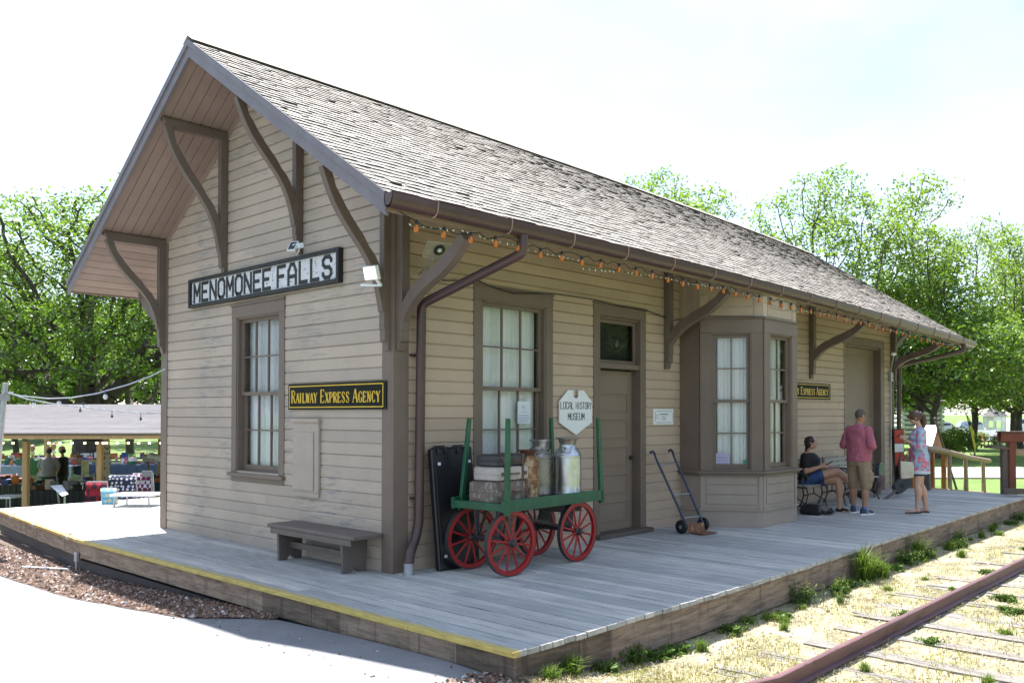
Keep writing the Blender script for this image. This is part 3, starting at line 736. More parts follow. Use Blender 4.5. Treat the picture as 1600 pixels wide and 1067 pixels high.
# ---- wood shutter cabinet on the gable wall ----
t_ = thing('wall_cabinet', 'narrow tan boarded-up wall box beside the gable window, above the bench', 'cabinet', (0, 1.6, .7))
m = MB(); m.box((-.022,1.33,.75),(-.055,1.88,1.55)); m.box((-.022,1.31,1.55),(-.075,1.90,1.59)); m.box((-.022,1.34,.69),(-.045,1.87,.75)); m.build('case', MAT['cab'] if 'cab' in MAT else MAT.setdefault('cab', simple('cabinet_paint', (.38,.315,.26), .6, var=.08, nscale=4)), t_, bevel=.003)
m = MB(); m.box((-.056,1.42,.77),(-.066,1.86,1.44)); m.build('door', MAT['cab'], t_, bevel=.003)
# ---- platform: grey boards across, rough skirt timbers, yellow edge ----
plat = thing('station_platform', 'low grey board platform round the depot with a yellow painted edge', 'platform')
edgeR = [(-1.25,-3.075),(-.63,-3.09),(.24,-3.07),(1.19,-3.09),(3.27,-3.04),(4.68,-2.985),(6.67,-2.945),(10,-2.88),(13.7,-2.80)]
edgeL = [(-1.245,-3.2),(-1.245,4.2),(-1.235,5.3),(-1.10,7.2),(-.88,9.9),(-.82,10.6)]
def interp(pts, x):
    for (a, b), (c, d) in zip(pts, pts[1:]):
        if a <= x <= c: return b+(d-b)*(x-a)/(c-a)
    return pts[-1][1] if x > pts[-1][0] else pts[0][1]
def leftx(y):
    for (a, b), (c, d) in zip(edgeL, edgeL[1:]):
        if b <= y <= d: return a+(c-a)*(y-b)/(d-b)
    return edgeL[-1][0]
XE = 13.62; YB = 10.2
m = MB(); x = -1.245; rr = random.Random(4)
def board(xa, xb, ya, yb, r_):
    # surface board, following the left edge
    dz = rr.uniform(-.003, .002); g = .0055
    def cut(xq, ya, yb): return ya, yb
    m.obox((xa+g, ya, -.038+dz), (xb-xa-2*g, 0, 0), (0, yb-ya, 0), (0, 0, .038+0*dz), r_)
while x < XE:
    x2 = min(x+.124, XE)
    y0 = interp(edgeR, (x+x2)/2)-rr.uniform(-.006, .010)
    yend = YB
    # left boards stop where the edge bends inwards
    for yy in lin(4.2, 10.2, 61):
        if leftx(yy) > x+.03: yend = min(yend, yy); break
    segs = []
    y = y0; first = rr.uniform(1.6, 3.4) if x > -1 else 3.0
    stops = [y0]
    if x > .0 and x2 < L and not (False): stops_end = -.02
    while True:
        nx_ = y+(first if len(stops) == 1 else rr.uniform(2.8, 4.4))
        if nx_ > yend-.5: break
        stops.append(nx_); y = nx_
    stops.append(yend)
    for a, b in zip(stops, stops[1:]):
        r_ = rr.random()
        if x > .1 and x2 < L-.1:
            for (c, d) in ((a, min(b, .05)), (max(a, W-.05), b)):
                if d-c > .02: board(x, x2, c+.002, d-.002, r_)
        else: board(x, x2, a+.002, b-.002, r_)
    x = x2
m.build('deck_boards', MAT['deck'], plat)
# skirt timbers
m = MB(); cuts = [-3.05,-1.98,-.45,1.6,3.3,4.85,5.3]
for a, b in zip(cuts, cuts[1:]): m.box((-1.215, a+.003, -.245), (-1.16, b-.003, -.040), None)
pts = [p for p in edgeL if p[1] >= 5.3]
for (a, b), (c, d) in zip(pts, pts[1:]): m.obox((a+.03,b,-.24),(c-a,d-b,0),(.05,0,0),(0,0,.20))
xs_ = [-1.21,-.55,2.3,5.2,6.2,9.0,12.0,13.6]
for a, b in zip(xs_, xs_[1:]):
    ya, yb = interp(edgeR, a)+.035, interp(edgeR, b)+.035
    m.obox((a+.003, ya, -.34), (b-a-.006, yb-ya, 0), (0, .055, 0), (0, 0, .30), None)
m.obox((XE-.04,-2.78,-.34),(0,13,0),(.03,0,0),(0,0,.30))
m.build('skirt_timber', MAT['skirt'], plat, bevel=.004)
# dark lower boarding behind the skirt at the deep end
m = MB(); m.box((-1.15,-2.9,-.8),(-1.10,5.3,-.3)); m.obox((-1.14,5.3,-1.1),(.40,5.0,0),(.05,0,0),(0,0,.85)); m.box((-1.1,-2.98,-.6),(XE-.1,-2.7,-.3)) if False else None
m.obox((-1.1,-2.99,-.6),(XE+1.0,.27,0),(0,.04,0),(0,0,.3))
m.build('lower_skirt', MAT['wood_dark2'] if 'wood_dark2' in MAT else MAT.setdefault('wood_dark2', simple('dark_boarding', (.075,.065,.065), .8, var=.25, nscale=4, stretch=(1,.3,2))), plat)
# yellow edge: a sawn nosing painted yellow, with a ragged overspray band on the boards
def yel():
    m, t, b = new_mat('yellow_edge_paint')
    tcn = t.nodes.new('ShaderNodeTexCoord'); sp = t.nodes.new('ShaderNodeSeparateXYZ'); t.links.new(tcn.outputs['Object'], sp.inputs[0])
    g = noise(t, 9, 9, .7, (7,.6,4)); n2 = noise(t, 3, 6, .7)
    mth = t.nodes.new('ShaderNodeMath'); mth.operation = 'MULTIPLY_ADD'; t.links.new(n2, mth.inputs[0]); mth.inputs[1].default_value = .10; t.links.new(sp.outputs[0], mth.inputs[2])
    f = ramp(t, mth.outputs[0], [(0, (0,0,0)), (1, (1,1,1))])
    mr = t.nodes.new('ShaderNodeMapRange'); mr.inputs[1].default_value = .085; mr.inputs[2].default_value = .150; t.links.new(mth.outputs[0], mr.inputs[0])
    wood = ramp(t, g, [(.28, (.16,.165,.17)), (.5, (.33,.34,.345)), (.72, (.46,.465,.46))])
    c = mixc(t, mr.outputs[0], ramp(t, g, [(.3, (.30,.22,.06)), (.6, (.52,.41,.11))]), wood)
    t.links.new(c, b.inputs['Base Color']); b.inputs['Roughness'].default_value = .6; bump(t, b, g, .4, .005); return m
MAT['yellow_edge'] = yel()
m = MB(); y = -3.078
for yy in (-1.9, .42, 2.4, 4.25, 5.25):
    m.box((-1.262, y+.002, -.036), (-1.12, yy-.002, .0045)); y = yy
o = m.build('yellow_edge_strip', MAT['yellow_edge'], plat, bevel=.004)
# shift so the material's object x runs from the outer edge
for v in o.data.vertices: v.co.x += 1.262
o.location.x = -1.262
m = MB()
pts = [(-1.255,5.25),(-1.12,7.2),(-.90,9.9)]
for (a, b), (c, d) in zip(pts, pts[1:]): m.obox((a,b+.01,-.036),(c-a,d-b-.02,0),(.07,0,0),(0,0,.040))
m.build('edge_strip', simple('rusty_edge_strip', (.40,.24,.06), .7, var=.3, nscale=6), plat, bevel=.004)
# wire mesh stapled over the corner of the skirt
m = MB(); wr = .0012
def mesh_panel(O, U, ln, z0, z1, Nn, sp=.013):
    O, U, Nn = Vector(O), Vector(U), Vector(Nn)
    k = 0
    while k*sp < ln: m.obox(O+U*(k*sp)+EZ*z0, U*wr, EZ*(z1-z0), Nn*wr, .5); k += 1
    k = 0
    while z0+k*sp < z1: m.obox(O+EZ*(z0+k*sp)+Nn*wr, U*ln, EZ*wr, Nn*wr, .5); k += 1
WM = lambda: m.build('wire_mesh', MAT['dark_metal'], plat)
mesh_panel((-1.219,-3.04,0), EY, .62, -.33, -.045, -EX); WM(); m = MB()
mesh_panel((-1.219,-.9,0), EY, 1.3, -.33, -.045, -EX, .016); WM(); m = MB()
mesh_panel((-1.215,-3.050,0), Vector((1,-.012,0)).normalized(), 1.05, -.33, -.045, -EY); WM()

# outlet box and conduit at the skirt
t_ = thing('drain_outlet', 'small grey conduit box with a pipe stub fixed to the platform skirt', 'conduit', (-1.25, 5.15, -.44))
m = MB(); m.box((-1.222,5.12,-.30),(-1.262,5.20,-.17)); m.build('box', MAT['galv'], t_, bevel=.006)
m = MB(); m.tube([(-1.245,5.16,-.30),(-1.245,5.16,-.41)], .012); m.tube([(-1.27,5.3,-.415),(-1.62,6.0,-.418)], .02); m.build('pipe', MAT['galv'], t_, smooth=True)
# ---- letters: polylines on a 4 x 6 grid ----
GL = {
'A': [[(0,0),(0,4),(1.2,6),(2.8,6),(4,4),(4,0)],[(0,2.3),(4,2.3)]], 'C': [[(4,4.6),(4,5),(3,6),(1,6),(0,5),(0,1),(1,0),(3,0),(4,1),(4,1.4)]],
'E': [[(4,6),(0,6),(0,0),(4,0)],[(0,3),(3,3)]], 'F': [[(4,6),(0,6),(0,0)],[(0,3),(3.1,3)]], 'G': [[(4,4.6),(4,5),(3,6),(1,6),(0,5),(0,1),(1,0),(3,0),(4,1),(4,2.6),(2.4,2.6)]],
'H': [[(0,0),(0,6)],[(4,0),(4,6)],[(0,3),(4,3)]], 'I': [[(2,0),(2,6)]], 'L': [[(0,6),(0,0),(3.7,0)]], 'M': [[(0,0),(0,6),(2,2.2),(4,6),(4,0)]],
'N': [[(0,0),(0,6),(4,0),(4,6)]], 'O': [[(1,0),(0,1),(0,5),(1,6),(3,6),(4,5),(4,1),(3,0),(1,0)]], 'P': [[(0,0),(0,6),(3,6),(4,5.2),(4,3.8),(3,3),(0,3)]],
'R': [[(0,0),(0,6),(3,6),(4,5.2),(4,3.8),(3,3),(0,3)],[(2,3),(4,0)]], 'S': [[(4,4.7),(4,5.1),(3,6),(1,6),(0,5.1),(0,4),(1,3.1),(3,2.9),(4,2),(4,.9),(3,0),(1,0),(0,.9),(0,1.3)]],
'T': [[(2,0),(2,6)],[(0,6),(4,6)]], 'U': [[(0,6),(0,1),(1,0),(3,0),(4,1),(4,6)]], 'W': [[(0,6),(1,0),(2,4),(3,0),(4,6)]], 'X': [[(0,0),(4,6)],[(0,6),(4,0)]], 'Y': [[(0,6),(2,3),(4,6)],[(2,3),(2,0)]], 'D': [[(0,0),(0,6),(2.8,6),(4,4.8),(4,1.2),(2.8,0),(0,0)]]}
def serif_glyph(c):
    """thick stems, thin arms and bracket serifs: list of (points, width factor)"""
    g = {'A': [([(0,0),(1.9,6)],.45),([(2.1,6),(4,0)],1),([(1,2.1),(3.2,2.1)],.4),([(-.5,0),(.7,0)],.35),([(3.2,0),(4.6,0)],.35)],
    'R': [([(.6,0),(.6,6)],1),([(0,6),(2.6,6),(3.5,5.3),(3.5,4),(2.6,3.2),(.6,3.2)],.45),([(3.45,5.4),(3.45,3.9)],.8),([(2,3.2),(3.8,0)],.9),([(-.1,0),(1.4,0)],.35),([(3.4,0),(4.6,0)],.35)],
    'I': [([(2,0),(2,6)],1),([(1.3,0),(2.7,0)],.35),([(1.3,6),(2.7,6)],.35)], 'L': [([(.7,0),(.7,6)],1),([(0,0),(3.8,0),(3.8,1.4)],.42),([(0,6),(1.5,6)],.35)],
    'W': [([(0,6),(1.1,0)],.95),([(1.1,0),(2,5.6)],.4),([(2,5.6),(3.1,0)],.95),([(3.1,0),(4.1,6)],.4),([(-.5,6),(.6,6)],.35),([(3.6,6),(4.6,6)],.35)],
    'Y': [([(.2,6),(2,2.9)],.95),([(3.8,6),(2,2.9)],.4),([(2,3),(2,0)],1),([(1.3,0),(2.7,0)],.35),([(-.3,6),(.9,6)],.35),([(3.2,6),(4.3,6)],.35)],
    'E': [([(.7,0),(.7,6)],1),([(0,6),(3.6,6),(3.6,4.9)],.42),([(.7,3.1),(2.7,3.1)],.4),([(2.7,3.7),(2.7,2.5)],.35),([(0,0),(3.8,0),(3.8,1.2)],.42)],
    'X': [([(.3,6),(3.7,0)],1),([(3.5,6),(.4,0)],.4),([(-.3,6),(1,6)],.35),([(2.9,6),(4.1,6)],.35),([(-.2,0),(1,0)],.35),([(3,0),(4.3,0)],.35)],
    'P': [([(.7,0),(.7,6)],1),([(0,6),(2.8,6),(3.7,5.2),(3.7,3.8),(2.8,3),(.7,3)],.45),([(3.6,5.3),(3.6,3.7)],.85),([(0,0),(1.5,0)],.35)],
    'S': [([(3.5,4.6),(3.5,5.4),(2.6,6),(1.3,6),(.5,5.3),(.5,4.3)],.5),([(.6,4.4),(3.3,1.9)],.95),([(3.4,2),(3.4,.7),(2.5,0),(1.2,0),(.4,.6),(.4,1.5)],.5)],
    'G': [([(3.6,4.4),(3.6,5.2),(2.7,6),(1.6,6),(.6,5),(.5,4)],.5),([(.5,4.8),(.5,1.2)],1),([(.5,1.8),(1.4,0),(2.8,0),(3.5,.6)],.5),([(3.6,0.2),(3.6,2.4)],.9),([(2.9,2.5),(4.2,2.5)],.35)],
    'N': [([(.5,0),(.5,6)],.4),([(.5,6),(3.5,0)],1),([(3.5,0),(3.5,6)],.4),([(-.1,0),(1.1,0)],.35),([(2.9,6),(4.1,6)],.35),([(-.2,6),(.6,6)],.35)],
    'C': [([(3.6,4.4),(3.6,5.2),(2.7,6),(1.6,6),(.6,5),(.5,4)],.5),([(.5,4.8),(.5,1.2)],1),([(.5,1.9),(1.4,0),(2.8,0),(3.7,1.2)],.5)]}
    return g[c]
def stroke(mb, pts, wd, F, thick, Nn, close_joint=True):
    """flat raised strokes; F maps 2D to 3D"""
    for a, b in zip(pts, pts[1:]):
        ax, ay = a; bx_, by = b; d = math.hypot(bx_-ax, by-ay)
        if d < 1e-6: continue
        ux, uy = (bx_-ax)/d, (by-ay)/d; e = wd/2 if close_joint else 0
        px, py = -uy*wd/2, ux*wd/2
        q = [(ax-ux*e*.8+px, ay-uy*e*.8+py), (ax-ux*e*.8-px, ay-uy*e*.8-py), (bx_+ux*e*.8-px, by+uy*e*.8-py), (bx_+ux*e*.8+px, by+uy*e*.8+py)]
        mb.off = getattr(mb, 'off', 0)+1; lift = Nn*(thick+.00012*(mb.off % 7))
        bot = [F(*p) for p in q]; top = [p+lift for p in bot]
        fs = [(4,5,6,7),(0,1,5,4),(1,2,6,5),(2,3,7,6),(3,0,4,7)]
        n_ = (top[1]-top[0]).cross(top[2]-top[0])
        if n_.dot(Nn) < 0: fs = [f[::-1] for f in fs]
        mb.add(bot+top, fs, .5)
def write(mb, text, O, U, V, Nn, width, height, wd=.9, gap=1.9, thick=.002, serif=False, small=.78, space=3.2):
    """lettering from O along U; fits width; serif text keeps capitals for word starts and small capitals after"""
    O, U, V, Nn = Vector(O), Vector(U), Vector(V), Vector(Nn); x = 0; lay = []; start = True
    for ch in text:
        if ch == ' ': x += space; start = True; continue
        sc = 1 if (start or not serif) else small; w_ = 4*sc*(.62 if ch == 'I' else 1); lay.append((ch, x, sc)); x += w_+gap*sc; start = False
    k = width/(x-gap)
    ky = height/6
    for ch, x0, sc in lay:
        off = -1.1*sc if ch == 'I' else 0
        gl = [(p, wf) for p, wf in serif_glyph(ch)] if serif else [(p, 1) for p in GL[ch]]
        for pts, wf in gl:
            P2 = [((x0+(p[0]*sc+off))*k, p[1]*sc*ky) for p in pts]
            stroke(mb, P2, wd*k*wf, lambda u, v: O+U*u+V*v, thick, Nn, not serif)
# big station name board on the gable
t_ = thing('station_name_sign', 'long weathered black-framed white board reading MENOMONEE FALLS on the gable', 'sign', (0, 2.75, 3.12))
m = MB(); m.box((-.030,.93,3.125),(-.052,4.54,3.465)); m.build('sign_face', MAT['sign_white'], t_)
m = MB()
for a, b in (((.905,3.10),(.955,3.49)),((4.515,3.10),(4.565,3.49)),((.955,3.10),(4.515,3.145)),((.955,3.445),(4.515,3.49))): m.box((-.02,a[0],a[1]),(-.085,b[0],b[1]))
m.build('frame', MAT['sign_black'], t_, bevel=.003)
m = MB(); write(m, 'MENOMONEE', (-.0525,4.44,3.180), -EY, EZ, -EX, 2.02, .232, wd=1.08, gap=1.7, thick=.004); m.build('lettering', MAT['sign_black'], t_); m = MB()
write(m, 'FALLS', (-.0525,2.24,3.180), -EY, EZ, -EX, 1.15, .232, wd=1.08, gap=2.0, thick=.004); m.build('lettering', MAT['sign_black'], t_)
def rea_sign(O, U, Nn, wd, ht, label):
    O, U, Nn = Vector(O), Vector(U), Vector(Nn); t_ = thing('express_sign', label, 'sign', O)
    m = MB(); m.obox(O, U*wd, EZ*ht, Nn*.014); m.build('sign_face', MAT['rea_black'], t_)
    m = MB(); e = .022; f = .013
    for a, b, c, d in ((e,e+f,e,ht-e),(wd-e-f-.03,wd-e-.03,e,ht-e),(e+f,wd-e-f-.03,e,e+f),(e+f,wd-e-f-.03,ht-e-f,ht-e)): m.obox(O+U*a+EZ*c+Nn*.0142, U*(b-a), EZ*(d-c), Nn*.002)
    m.build('border', MAT['rea_yellow'], t_)
    m = MB(); write(m, 'RAILWAY EXPRESS AGENCY', O+U*.075+EZ*(ht*.27)+Nn*.0143, U, EZ, Nn, wd-.19, ht*.47, wd=1.25, gap=1.15, thick=.002, serif=True, space=2.6); m.build('lettering', MAT['rea_yellow'], t_)
    m = MB()
    for a in (.012, wd/2-.01, wd-.022):
        for c in (.008, ht-.016): m.obox(O+U*a+EZ*c+Nn*.0143, U*.010, EZ*.010, Nn*.003)
    m.build('screw', MAT['rust'], t_)
    return t_
rea_sign((-.030,2.0,1.695), -EY, -EX, 1.93, .30, 'black and yellow RAILWAY EXPRESS AGENCY sign on the gable wall by the bench')
rea_sign((8.30,-.030,1.92), EX, -EY, 1.93, .30, 'RAILWAY EXPRESS AGENCY sign past the bay window, above the seated woman')
# hanging museum sign
t_ = thing('museum_sign', 'white pointed sign reading LOCAL HISTORY MUSEUM beside the entrance door', 'sign', (2.79, -.05, 1.38))
m = MB(); cx_ = 2.785
shape = [(-.315,.16),(0,0),(.315,.16),(.315,.43),(.15,.575),(.045,.575),(.045,.50),(.025,.475),(-.025,.475),(-.045,.50),(-.045,.575),(-.15,.575),(-.315,.43)]
m.prism(shape, (cx_,-.034,1.375), EX, EZ, (0,-.022,0)); m.build('sign_face', MAT['white_paint'], t_, bevel=.004)
m = MB(); write(m, 'LOCAL', (cx_-.295,-.0563,1.712), EX, EZ, -EY, .245, .082, wd=.95, gap=1.5, thick=.0015); m.build('lettering', MAT['black_paint'], t_); m = MB(); write(m, 'HISTORY', (cx_-.005,-.0563,1.712), EX, EZ, -EY, .305, .082, wd=.95, gap=1.5, thick=.0015)
m.build('lettering', MAT['black_paint'], t_); m = MB(); write(m, 'MUSEUM', (cx_-.155,-.0563,1.572), EX, EZ, -EY, .31, .082, wd=.95, gap=1.5, thick=.0015); m.build('lettering', MAT['black_paint'], t_)
# small plaque right of the door
t_ = thing('plaque', 'small white landscape plaque with fine print between the door and the bay window', 'plaque', (4.49, -.03, 1.5))
m = MB(); m.box((4.49,-.030,1.50),(4.80,-.040,1.71)); m.box((4.48,-.024,1.49),(4.81,-.030,1.72)); m.build('plate', MAT['white_paint'], t_)
m = MB(); N_ = -EY
for a, b, c, d in ((4.52,4.77,1.69,1.694),(4.52,4.77,1.516,1.520),(4.505,4.509,1.54,1.67),(4.781,4.785,1.54,1.67),(4.535,4.755,1.680,1.682),(4.535,4.755,1.528,1.530)): m.obox((a,-.0405,c), EX*(b-a), EZ*(d-c), N_*.0006)
for k in range(16):
    a0, a1 = 2*PI*k/16, 2*PI*(k+1)/16; stroke(m, [(.022*math.cos(a0),.03*math.sin(a0)),(.022*math.cos(a1),.03*math.sin(a1))], .003, lambda u, v: Vector((4.540+u,-.0405,1.605+v)), .0006, N_)
write(m, 'MENOMONEE', (4.575,-.0405,1.632), EX, EZ, N_, .145, .020, wd=.8, gap=1.4, thick=.0006); write(m, 'FALLS', (4.612,-.0405,1.595), EX, EZ, N_, .07, .020, wd=.8, gap=1.4, thick=.0006); write(m, 'DEPOT', (4.612,-.0405,1.558), EX, EZ, N_, .07, .020, wd=.8, gap=1.4, thick=.0006)
m.build('print', MAT['ink'], t_)
for o in t_.children: o.scale = (1.5,1,1); o.location.x -= 0
# paper notices inside the panes
def notice(O, U, Nn, w_, h_, label, rows, mat='paper', cat='notice'):
    O, U, Nn = Vector(O), Vector(U), Vector(Nn); t_ = thing('paper_notice', label, cat, O)
    m = MB(); m.obox(O, U*w_, EZ*h_, Nn*.0012); m.build('sheet', MAT[mat], t_)
    m = MB()
    for (a, b, c, d) in rows: m.obox(O+U*(a*w_)+EZ*(c*h_)+Nn*.0013, U*((b-a)*w_), EZ*((d-c)*h_), Nn*.0005)
    m.build('print', MAT['ink2'] if 'ink2' in MAT else MAT.setdefault('ink2', simple('faded_print', (.28,.30,.40), .7)), t_)
notice((1.86,-.060+.13,1.53), EX, -EY, .215, .27, 'white sheet of printed paper taped in the window behind the cart', [(.1,.85,.35,.38),(.05,.95,.25,.28),(.08,.9,.16,.19),(.1,.8,.07,.10),(.38,.6,.75,.78),(.38,.42,.68,.82),(.5,.62,.66,.69),(.3,.7,.5,.52)])
MAT['pink_paper'] = simple('lilac_paper', (.50,.42,.62), .7)
a, u, ln, n = face(1)
notice(a+u*.222+EZ*.895-n*.087+n*.012, u, n, .205, .175, 'lilac notice in the lower left pane of the bay window', [(.1,.95,.78,.84),(.1,.9,.55,.68),(.1,.9,.32,.46),(.1,.9,.10,.24)], 'pink_paper')
m = MB(); o_ = a+u*.66+EZ*.945-n*.075; pts = [(.036*math.cos(2*PI*k/14), .030*math.sin(2*PI*k/14)) for k in range(14)]; m.prism(pts, o_, u, EZ, n*.001)
MAT['sticker_green'] = simple('green_sticker', (.02,.30,.17), .5)
o = m.build('window_sticker', MAT['sticker_green']); tag(o, 'round green sticker in the lower right pane of the bay window', 'sticker')
# ---- lamps, horn, cables ----
t_ = thing('floodlight', 'square white lit floodlight clamped to the right-hand gable brace', 'floodlight', (-.45, .06, 3.0))
lit = bpy.data.materials.new('lit_floodlight_glass'); lit.use_nodes = True; b_ = lit.node_tree.nodes['Principled BSDF']; b_.inputs['Emission Color'].default_value = (1,.93,.62,1); b_.inputs['Emission Strength'].default_value = 1.0; b_.inputs['Base Color'].default_value = (.7,.7,.65,1)
m = MB(); q = at(578, 427, 'x', -.46); Fx = Vector((-.94,-.2,-.28)).normalized(); Ux = Fx.cross(EZ).normalized(); Vx = Ux.cross(Fx)
m.obox(q-Ux*.085-Vx*.07, Ux*.17, Vx*.14, -Fx*.05); m.obox(q-Ux*.05-Vx*.045-Fx*.05, Ux*.10, Vx*.09, -Fx*.03); m.build('housing', MAT['white_paint'], t_, bevel=.005)
m = MB(); m.obox(q-Ux*.070-Vx*.055+Fx*.0008, Ux*.14, Vx*.11, Fx*.003); m.build('lens', lit, t_)
m = MB(); m.bar(q-Fx*.06-Vx*.04, q-Fx*.12-Vx*.14-Ux*.0, .03, .02); m.bar(q-Fx*.12-Vx*.14, Vector((-.36,.06,2.95)), .025, .02); m.build('clamp', MAT['white_paint'], t_)
t_ = thing('solar_light', 'small dark solar panel lamp on the middle gable bracket post above the name sign', 'lamp', (-.1, 1.8, 3.6))
m = MB(); q = at(457, 384, 'x', -.26); Fx = Vector((-.8,-.3,.5)).normalized(); Ux = Fx.cross(EZ).normalized(); Vx = Ux.cross(Fx)
m.obox(q-Ux*.055-Vx*.065, Ux*.11, Vx*.13, -Fx*.02); m.build('frame', MAT['white_paint'], t_); m = MB(); m.obox(q-Ux*.042-Vx*.052+Fx*.0008, Ux*.084, Vx*.104, Fx*.003); m.build('solar_panel', MAT['black_paint'], t_)
m = MB(); m.bar(q-Fx*.02, q-Fx*.02+Vector((.08,-.09,.02)), .05, .05); m.bar(q+Vector((.05,-.09,0)), Vector((-.09,1.74,3.50)), .012, .012); m.build('lamp_head', MAT['sticker'], t_)
t_ = thing('horn_loudspeaker', 'grey slotted horn loudspeaker under the eave by the near corner bracket', 'loudspeaker', (.34, -.3, 3.3))
q = at(686, 391, 'y', -.50); Fx = Vector((-.35,-.90,-.25)).normalized(); Ux = Fx.cross(EZ).normalized()*-1; Vx = Fx.cross(Ux)*-1
if Vx.z < 0: Vx = -Vx
Vx = (Vx+Ux*.22).normalized()
m = MB(); 
def rect(sx, sy, d): return [q+Ux*(sx*a)+Vx*(sy*b)+Fx*d for a, b in ((-1,-1),(1,-1),(1,1),(-1,1))]
m.loft([rect(.15,.085,.0), rect(.15,.085,.012), rect(.138,.073,.010), rect(.045,.04,-.09)], False); m.loft([rect(.05,.045,-.2), rect(.055,.05,-.1), rect(.15,.085,.0)], True)
for k in range(13):
    a = -.13+.26*k/12; m.obox(q+Ux*a-Vx*.07-Fx*.005, Ux*.004, Vx*.14, Fx*.008)
m.build('horn', simple('horn_grey_plastic', (.34,.31,.26), .5), t_)
m = MB(); 
ring = lambda r_, d: [q+Ux*(r_*math.cos(2*PI*k/16))+Vx*(r_*math.sin(2*PI*k/16))+Fx*d for k in range(16)]
m.loft([ring(.055,.004), ring(.055,.02), ring(.03,.024), ring(.03,.012)], True); m.build('throat', MAT['black_plastic'], t_)
m = MB(); m.loft([ring(.022,.012), ring(.022,.03), ring(.010,.038)], True); m.build('driver_cap', MAT['white_paint'], t_)
m = MB(); m.tube([q-Fx*.1, q-Fx*.12-Vx*.1, Vector((.30,-.03,3.13))], .010, 6); m.build('mounting_arm', MAT['galv'], t_)
def cable(name, pts, rad, label, cat='cable', mat='black_plastic', sagf=0):
    P = []; pts = [Vector(p) for p in pts]
    for a, b in zip(pts, pts[1:]):
        for k in range(6):
            t__ = k/6; p = a.lerp(b, t__); p.z -= sagf*4*t__*(1-t__)*(b-a).length; P.append(p)
    P.append(pts[-1]); m = MB(); m.tube(P, rad, 6); return tag(m.build(name, MAT[mat], smooth=True), label, cat)
cable('wall_cable', [(.35,-.26,3.18),(.6,-.05,3.10),(1.11,-.06,3.155),(1.36,-.06,3.10),(1.67,-.06,3.07),(2.33,-.07,3.14),(3.12,-.07,3.145),(3.66,-.07,3.11),(4.31,-.07,3.10),(4.93,-.06,3.02),(4.92,-.58,3.045),(5.64,-1.16,3.055),(6.68,-1.16,3.05),(7.4,-.58,3.04)], .007, 'thin black cable tacked along the wall over the window, door and bay')
# string of amber bulbs along the eave, with tiny pale lights woven in
t_ = thing('string_lights', 'string of amber bulbs with tiny pale lights hung under the long eave', 'string lights', (-.7, -1.05, 3.3))
m = MB(); bulbs = []; x = -.62; P = []
while x < 14.2:
    ze = zs(-OE, x)-.035; P.append(Vector((x, -1.168, ze-.03+random.uniform(-.012,.012)))); bulbs.append(P[-1].copy())
    x += .322+random.uniform(-.012, .012)
pp = [Vector((-.80,-1.16,zs(-OE,0)-.01))]
for a, b in zip(P, P[1:]+[P[-1]+Vector((.3,0,0))]):
    pp.append(a)
    for k in (.33, .66): q = a.lerp(b, k); q.z += random.choice((-.03, .02))*1; pp.append(q)
m.tube(pp, .0055, 5); m.build('wire', MAT['black_plastic'], t_)
for q in bulbs:
    m = MB(); tl = random.uniform(-.25, .25)
    m.M = Matrix.Translation(q) @ Matrix.Rotation(tl, 4, 'Y')
    m.lathe((0,0,-.105), [(.002,.006),(.013,.010),(.022,.024),(.023,.040),(.019,.062),(.013,.078)], 12, mi=0); m.lathe((0,0,-.028), [(.015,0),(.017,.004),(.017,.03),(.010,.042)], 10, mi=1)
    m.build('bulb', [MAT['bulb_glass'], MAT['black_plastic']], t_, smooth=True)
m = MB(); m2 = MB(); x = -.7; pts = []
while x < 14.3:
    zz_ = zs(-OE, x)-.055-.05*abs(math.sin(x*1.35))-(.09*max(0, math.sin(x*1.35-1)) if 1.6 < x < 8 else 0); q = Vector((x, -1.160+.02*math.sin(x*9), zz_)); pts.append(q); x += .085
    m2.M = Matrix.Translation(q) @ Matrix.Rotation(random.uniform(-1.2,1.2), 4, 'Y') @ Matrix.Rotation(random.uniform(-1,1), 4, 'X'); m2.lathe((0,0,-.026), [(.001,0),(.0055,.006),(.0055,.020),(.003,.027)], 6)
m.tube(pts, .003, 4); w2 = m.build('wire', MAT['green_paint'], t_); tag(m2.build('fairy_lights', MAT['bulb_clear'], t_, smooth=True), kind='stuff')
# far corner lamp and conduit
t_ = thing('corner_floodlight', 'small white twin spotlight with conduit on the far corner beside the freight door', 'spotlight', (13.3, -.1, 2.9))
m = MB(); q = at(1396, 553, 'y', -.3); m.ball(q, .06, 8, (1.6,.9,.7)); m.build('lamp_head', MAT['white_paint'], t_, smooth='all')
m = MB(); m.tube([q-Vector((0,0,.05)), Vector((13.25,-.06,2.62)), Vector((13.25,-.05,.0))], .014, 6); m.box((13.19,-.09,2.36),(13.31,-.03,2.56)); m.build('conduit', MAT['galv'], t_)
# ---- plank bench under the gable window ----
t_ = thing('plank_bench', 'brown painted plank bench against the gable wall by the near corner', 'bench', (-.22, .98, 0))
MAT['bench_b'] = simple('worn_brown_bench_paint', (.125,.10,.088), .55, var=.15, nscale=4, wear=(.26,.24,.22), wearpos=.68)
m = MB(); m.box((-.04,.12,.365),(-.40,1.82,.405)); m.build('seat', MAT['bench_b'], t_, bevel=.006)
m = MB(); m.box((-.375,.18,.30),(-.395,1.76,.364)); m.build('apron', MAT['bench_b'], t_, bevel=.004)
for yb in (.36, 1.62):
    m = MB(); m.prism([(-.36,0),(-.27,0),(-.22,.05),(-.17,0),(-.08,0),(-.06,.364),(-.374,.364)], (0,yb,0), EX, EZ, (0,.04,0)); m.build('leg', MAT['bench_b'], t_, bevel=.004)
m = MB(); m.box((-.20,.40,.13),(-.23,1.62,.20)); m.build('stretcher', MAT['bench_b'], t_)
